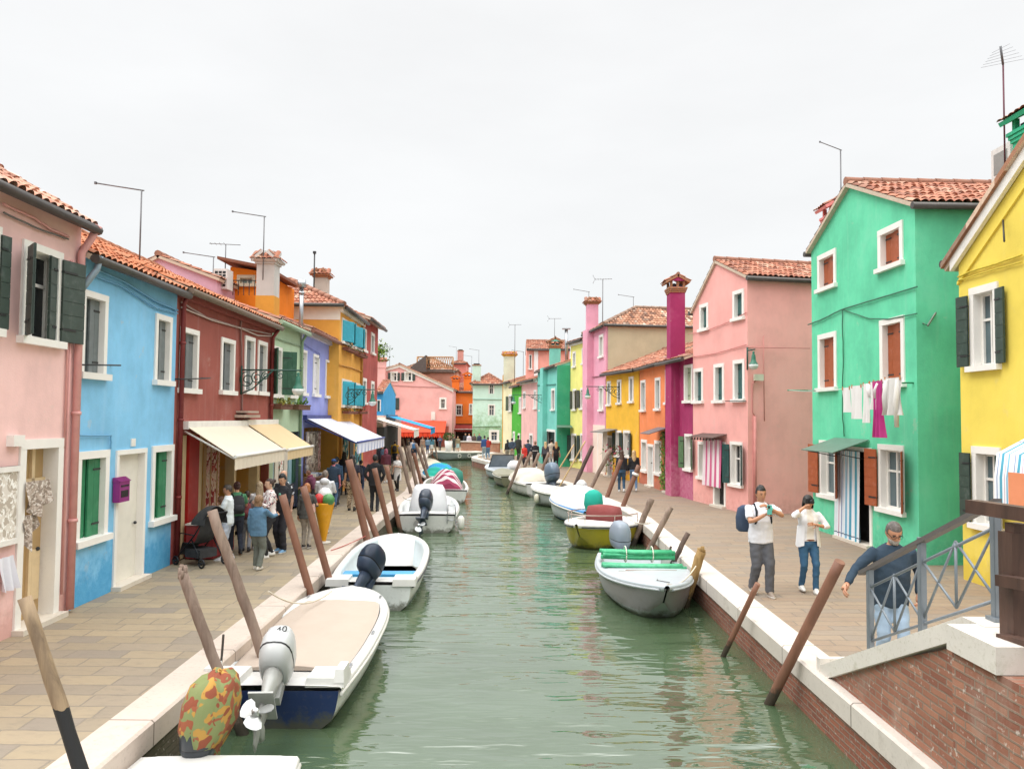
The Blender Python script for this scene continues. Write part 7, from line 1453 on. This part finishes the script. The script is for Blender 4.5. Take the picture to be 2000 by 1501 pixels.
f, h = P_(1024, 912, 867); person('child in a red coat and black leggings', f, h, PI*.8, '#d23428', 'long', '#1d1d22', 'slim', '#222', '#2a1f1a', 'short', hem=.72)
f, h = P_(1031, 908, 858); person('man in a navy coat behind the red coated child', f, h, 0, '#33415a', 'long', '#26282e', 'trousers', '#222', '#3a2a22', 'short', fat=1.1, L='pocket', R='pocket')
f, h = P_(1045, 915, 861); pr, I = person('person in a black tracksuit with a white stripe across the back', f, h, .1, '#15161c', 'long', '#17181e', 'trousers', '#dcdcdc', '#8a6a50', 'short', stride=.14)
m = MB(); m.tube([V((.19*math.cos(a), .13*math.sin(a), 1.14)) for a in [6.283*i/20 for i in range(21)]], .016, 6); m.build('stripe', M_WHITE, pr)
f, h = P_(1065, 914, 862); person('woman with long blonde hair in a grey top and black trousers', f, h, 0, '#4d4d55', 'long', '#17181e', 'slim', '#dcdcdc', '#cdb182', 'long', female=True)
f, h = P_(1077, 911, 857); person('person in a cream jacket between the two blonde women', f, h, 0, '#cfc3b0', 'long', '#d9d6d2', 'trousers', '#e8e8e8', '#1c1512', 'bun', female=True)
f, h = P_(1086, 914, 862); pr, I = person('woman with long fair hair in a black t-shirt and black trousers', f, h, 0, '#17181c', 'short', '#14151a', 'trousers', '#dcdcdc', '#b98d58', 'long', female=True)
m = MB(); m.box((.26, .0, .85), (.06, .2, .26)); worn(m, 'handbag', fabric('#a97f7a'), pr, 'dusty pink bag carried by the woman in the black t-shirt', 'bag')
f, h = P_(1214, 960, 879); pr, I = person('woman with brown hair in a black jacket and flared blue jeans walking away', f, h, -.1, '#1d2026', 'long', '#2f5470', 'trousers', '#e0e0e0', '#4a3222', 'long', female=True, stride=.1)
m = MB(); m.loft([(-.26, .05, .42, .07, .02), (-.26, .05, .62, .12, .03), (-.25, .05, .8, .03, .015)], 10); worn(m, 'carrier_bag', paint('#dfe6e6', .4), pr, 'white carrier bag held by the woman in flared jeans', 'bag')
f, h = P_(1238, 959, 879); person('woman with long blonde hair in a black top and light jeans walking away', f, h, -.05, '#1b1c22', 'long', '#6a8db4', 'slim', '#e0e0e0', '#c9a878', 'long', female=True, stride=.1)
# ------------------------------------------------------------------ things standing on the left pavement
g = G(392, 1102); t = thing('stroller', 'black folding stroller with hood parked in front of the brick red house', 'stroller', (g.x, g.y, 0), R_(62)); b = MB(); BK = fabric('#17181c', var=.3)
# local: forward +y
b.tube([(-.24, -.42, 1.02), (.24, -.42, 1.02)], .018, 8)
for sg in (-1, 1):
    b.tube([(sg*.24, -.42, 1.02), (sg*.25, -.1, .6), (sg*.26, .38, .12)], .014, 6); b.tube([(sg*.26, -.32, .12), (sg*.25, -.02, .52)], .014, 6); b.tube([(sg*.25, -.1, .6), (sg*.25, .3, .62)], .012, 6)
b.build('frame', metal('#24262a', .4, .6), t); b = MB()
b.grid([[(-.22+.44*i/8, y+.02*math.sin(i), z-.03*math.sin(math.pi*i/8)) for i in range(9)] for y, z in ((-.28, .98), (-.2, .7), (-.08, .46), (.1, .42), (.26, .44), (.32, .3), (.34, .2))], 0); b.build('seat', BK, t); b = MB()
b.grid([[(.27*math.cos(a)*math.cos(e_*.2), -.12-.18+.34*math.sin(e_)*1.0, .8+.36*math.sin(a)*math.cos(e_)) for a in [math.pi*i/12 for i in range(13)]] for e_ in [-.3+1.3*j/6 for j in range(7)]], 0); b.build('hood', BK, t); b = MB(); b.box((0, 0, .24), (.4, .42, .16)); b.build('basket', BK, t)
for sg in (-1, 1):
    for y in (.38, -.34):
        b = MB(); c = V((sg*.27, y, .09)); b.tube([c+V((0, .075*math.cos(a), .075*math.sin(a))) for a in [6.283*i/16 for i in range(17)]], .018, 8); b.tube([c-V((.02, 0, 0)), c+V((.02, 0, 0))], .03, 8)
        for k in range(3): a = k*2.09; b.tube([c, c+V((0, .07*math.cos(a), .07*math.sin(a)))], .008, 4)
        b.build('wheel', M_DARK, t)
g = G(632, 1060); t = thing('ice_cream_sign', 'giant yellow ice cream cone sign with white red and green scoops', 'ice cream sign', (g.x, g.y, 0), 0); b = MB(); rows = []; n = 36
for j in range(25):
    z = .02+.9*j/24; r0 = .045+.185*(j/24); rows.append([(r0*(1+.035*(abs(math.sin(a*6+j*.75))+abs(math.sin(a*6-j*.75))-1))*math.cos(a), r0*(1+.035*(abs(math.sin(a*6+j*.75))+abs(math.sin(a*6-j*.75))-1))*math.sin(a), z) for a in [6.283*i/n for i in range(n)]])
b.grid(rows, 0, True, True, True); b.build('cone', paint('#d99a12', .4, .1), t)
for c, r, col in (((-.1, -.08, 1.0), .13, '#c02a2a'), ((.11, -.08, .99), .14, '#4f8a4c'), ((.0, .05, 1.1), .16, '#e6e6e4')):
    b = MB(); b.ball(c, r, 18, 12); b.v = [p+(p-V(c)).normalized()*.012*MN.noise(p*14) for p in b.v]; b.build('scoop', paint(col, .4, .1, 10), t)
b = MB(); b.loft([(0, 0, 0, .16, .16), (0, 0, .03, .16, .16), (0, 0, .05, .06, .06)], 16); b.build('base', paint('#c9c2b6', .6), t)
t = thing('display_table', 'low table with red cloth and small souvenirs in front of the brick red house', 'table', (-6.3, 15.9, 0)); b = MB(); b.obox((-6.5, 15.5, .02), (.55, 0, 0), (0, 1.15, 0), (0, 0, .66)); b.build('cloth', fabric('#8f1f22', var=.2), t); b = MB(); b.obox((-6.52, 15.48, .685), (.6, 0, 0), (0, 1.2, 0), (0, 0, .03)); b.build('tabletop', fabric('#dcd3cb'), t)
random.seed(5)
for i in range(14):
    b = MB(); x, y = -6.4+.42*random.random(), 15.55+1.05*random.random(); r = random.uniform(.03, .06); hh = random.uniform(.05, .14); b.loft([(x, y, .716, r, r), (x, y, .716+hh*.6, r*1.15, r*1.15), (x, y, .716+hh, r*.5, r*.5)], 10)
    tag(b.build('souvenir', paint(['#d98a9a', '#d9c24a', '#c9b08a', '#b04a3a', '#e6ddd0'][i % 5], .5), loc=(x, y, .716)), 'small souvenir ornament standing on the red clothed table', 'souvenir', 'souvenirs on the red clothed table')
u_ = HP; t = thing('display_shelf', 'brown wooden shelf of small goods outside the periwinkle house', 'shelf', HP.pt(.3, .5, 0)); b = MB()
for z in (.3, .62, .94): HP.fb(b, -.5, .7, .25, .75, z, z+.03)
for uu in (-.5, .66): HP.fb(b, uu, uu+.04, .25, .75, 0, .95)
b.build('shelf_frame', wood('#7a5a44', '#5a3f30'), t); b = MB()
for i in range(18): uu = -.4+random.random()*1.0; zz = random.choice((.332, .652, .972)); HP.fb(b, uu, uu+.08, .35, .6, zz, zz+random.uniform(.05, .14), i % 3)
b.build('goods', [paint('#b9c0cc', .5), paint('#d9d3c9', .5), paint('#6d7f9a', .5)], t); [c.__setitem__('kind', 'stuff') for c in t.children if c.name.startswith('goods')]
# hanging lace boards in the shopfront of the red house
for i, (px, lb, c) in enumerate((((395, 404), 'tall framed lace runner with pink pattern hanging left in the red shopfront', '#d9a8a0'), ((405, 417), 'tall framed lace runner with dark red pattern hanging right in the red shopfront', '#b0524a'))):
    u0, u1 = HR.W(px[0], 950)[0], HR.W(px[1], 950)[0]; t = thing('lace_runner', lb, 'lace runner', HR.pt(u0, .05, .4)); b = MB(); HR.fb(b, u0, u1, .03, .06, .35, 2.35); b.build('cloth', pattern('#dbc4b4', [c, '#8f2a2a'], 7, .54), t); b = MB(); HR.fb(b, u0-.03, u0, .02, .08, .3, 2.4); HR.fb(b, u1, u1+.03, .02, .08, .3, 2.4); b.build('frame', paint('#b9966a', .6), t)
g = G(876, 883); t = thing('planter', 'white tapered planter with a clipped green bush at the corner of the far pink house', 'potted plant', (g.x, g.y, 0), 0); b = MB(); b.loft([(0, 0, 0, .22, .22, 4), (0, 0, .95, .33, .33, 4)], 16); b.build('pot', M_WHITE, t); b = MB()
for i in range(260):
    q = V((random.gauss(0, 1), random.gauss(0, 1), random.gauss(0, 1))).normalized()*random.uniform(.3, .5); q.z = q.z*.7+1.3; a = V((random.uniform(-1, 1), random.uniform(-1, 1), random.uniform(-1, 1))).normalized(); c_ = a.cross(V((.3, .4, 1))).normalized(); b.face([q-a*.09, q+c_*.05, q+a*.09, q-c_*.05], i % 2)
b.build('foliage', [paint('#3f5c2c', .7), paint('#5d7d3a', .7)], t)
# small tree showing between the dark red house and the far pink gable
t = thing('small_tree', 'yellow green tree top peeking out beyond the corner of the dark red house', 'tree', (AY(738, 800, 46).x-.3, 46, 0)); q0 = AY(738, 686, 46); b = MB(); b.tube([(q0.x-.5, 46, 0), (q0.x-.4, 46, q0.z-2), (q0.x-.1, 46, q0.z)], [.16, .12, .04], 8); b.build('trunk', wood('#7a6552', '#55463a'), t); b = MB()
for i in range(500):
    q = q0+V((random.gauss(0, .3), random.gauss(0, .35), random.gauss(0, .28))); a = V((random.uniform(-1, 1), random.uniform(-1, 1), random.uniform(-1, 1))).normalized(); c_ = a.cross(V((.3, .4, 1))).normalized(); b.face([q-a*.09, q+c_*.05, q+a*.09, q-c_*.05], i % 3)
b.build('crown', [paint('#6b8a2f', .7), paint('#8fa83f', .7), paint('#4d6a26', .7)], t)
# mooring ropes
def rope(label, A, B, sag, r=.012, c='#cfc6b4'):
    A, B = V(A), V(B); b = MB(); b.tube([A+(B-A)*(i/14)-V((0, 0, sag*4*(i/14)*(1-i/14))) for i in range(15)], r, 6); tag(b.build('mooring_rope', paint(c, .8), loc=tuple(A)), label, 'rope', 'ropes tying the boats to the poles')
rope('slack dark rope from the navy sterned boat to the grey split pole', (-3.42, 9.2, -.1), (-3.33, 9.05, .35), .1, .014, '#4a453f'); rope('pale rope from the foredeck of the beige covered boat to the grey leaning pole', (-2.9, 12.6, .06), (-3.3, 10.6, .5), .18)
rope('red rope from the bow of the white open boat to the left pavement', (-3.35, 18.2, .12), (-3.85, 16.6, .02), .02, .01, '#b05a50'); rope('rope from the bow of the grey skiff to the tan post', (2.62, 12.95, .15), (3.35, 14.0, .25), .12)
rope('white rope from the yellow boat to the grey leaning pole', (3.3, 22.4, .1), (3.6, 20.0, .2), .1); rope('rope from the white tarpaulin boat to the brown pole', (-3.3, 26.5, .1), (-3.5, 25.0, .3), .08)
D.scenes.remove(WORK)
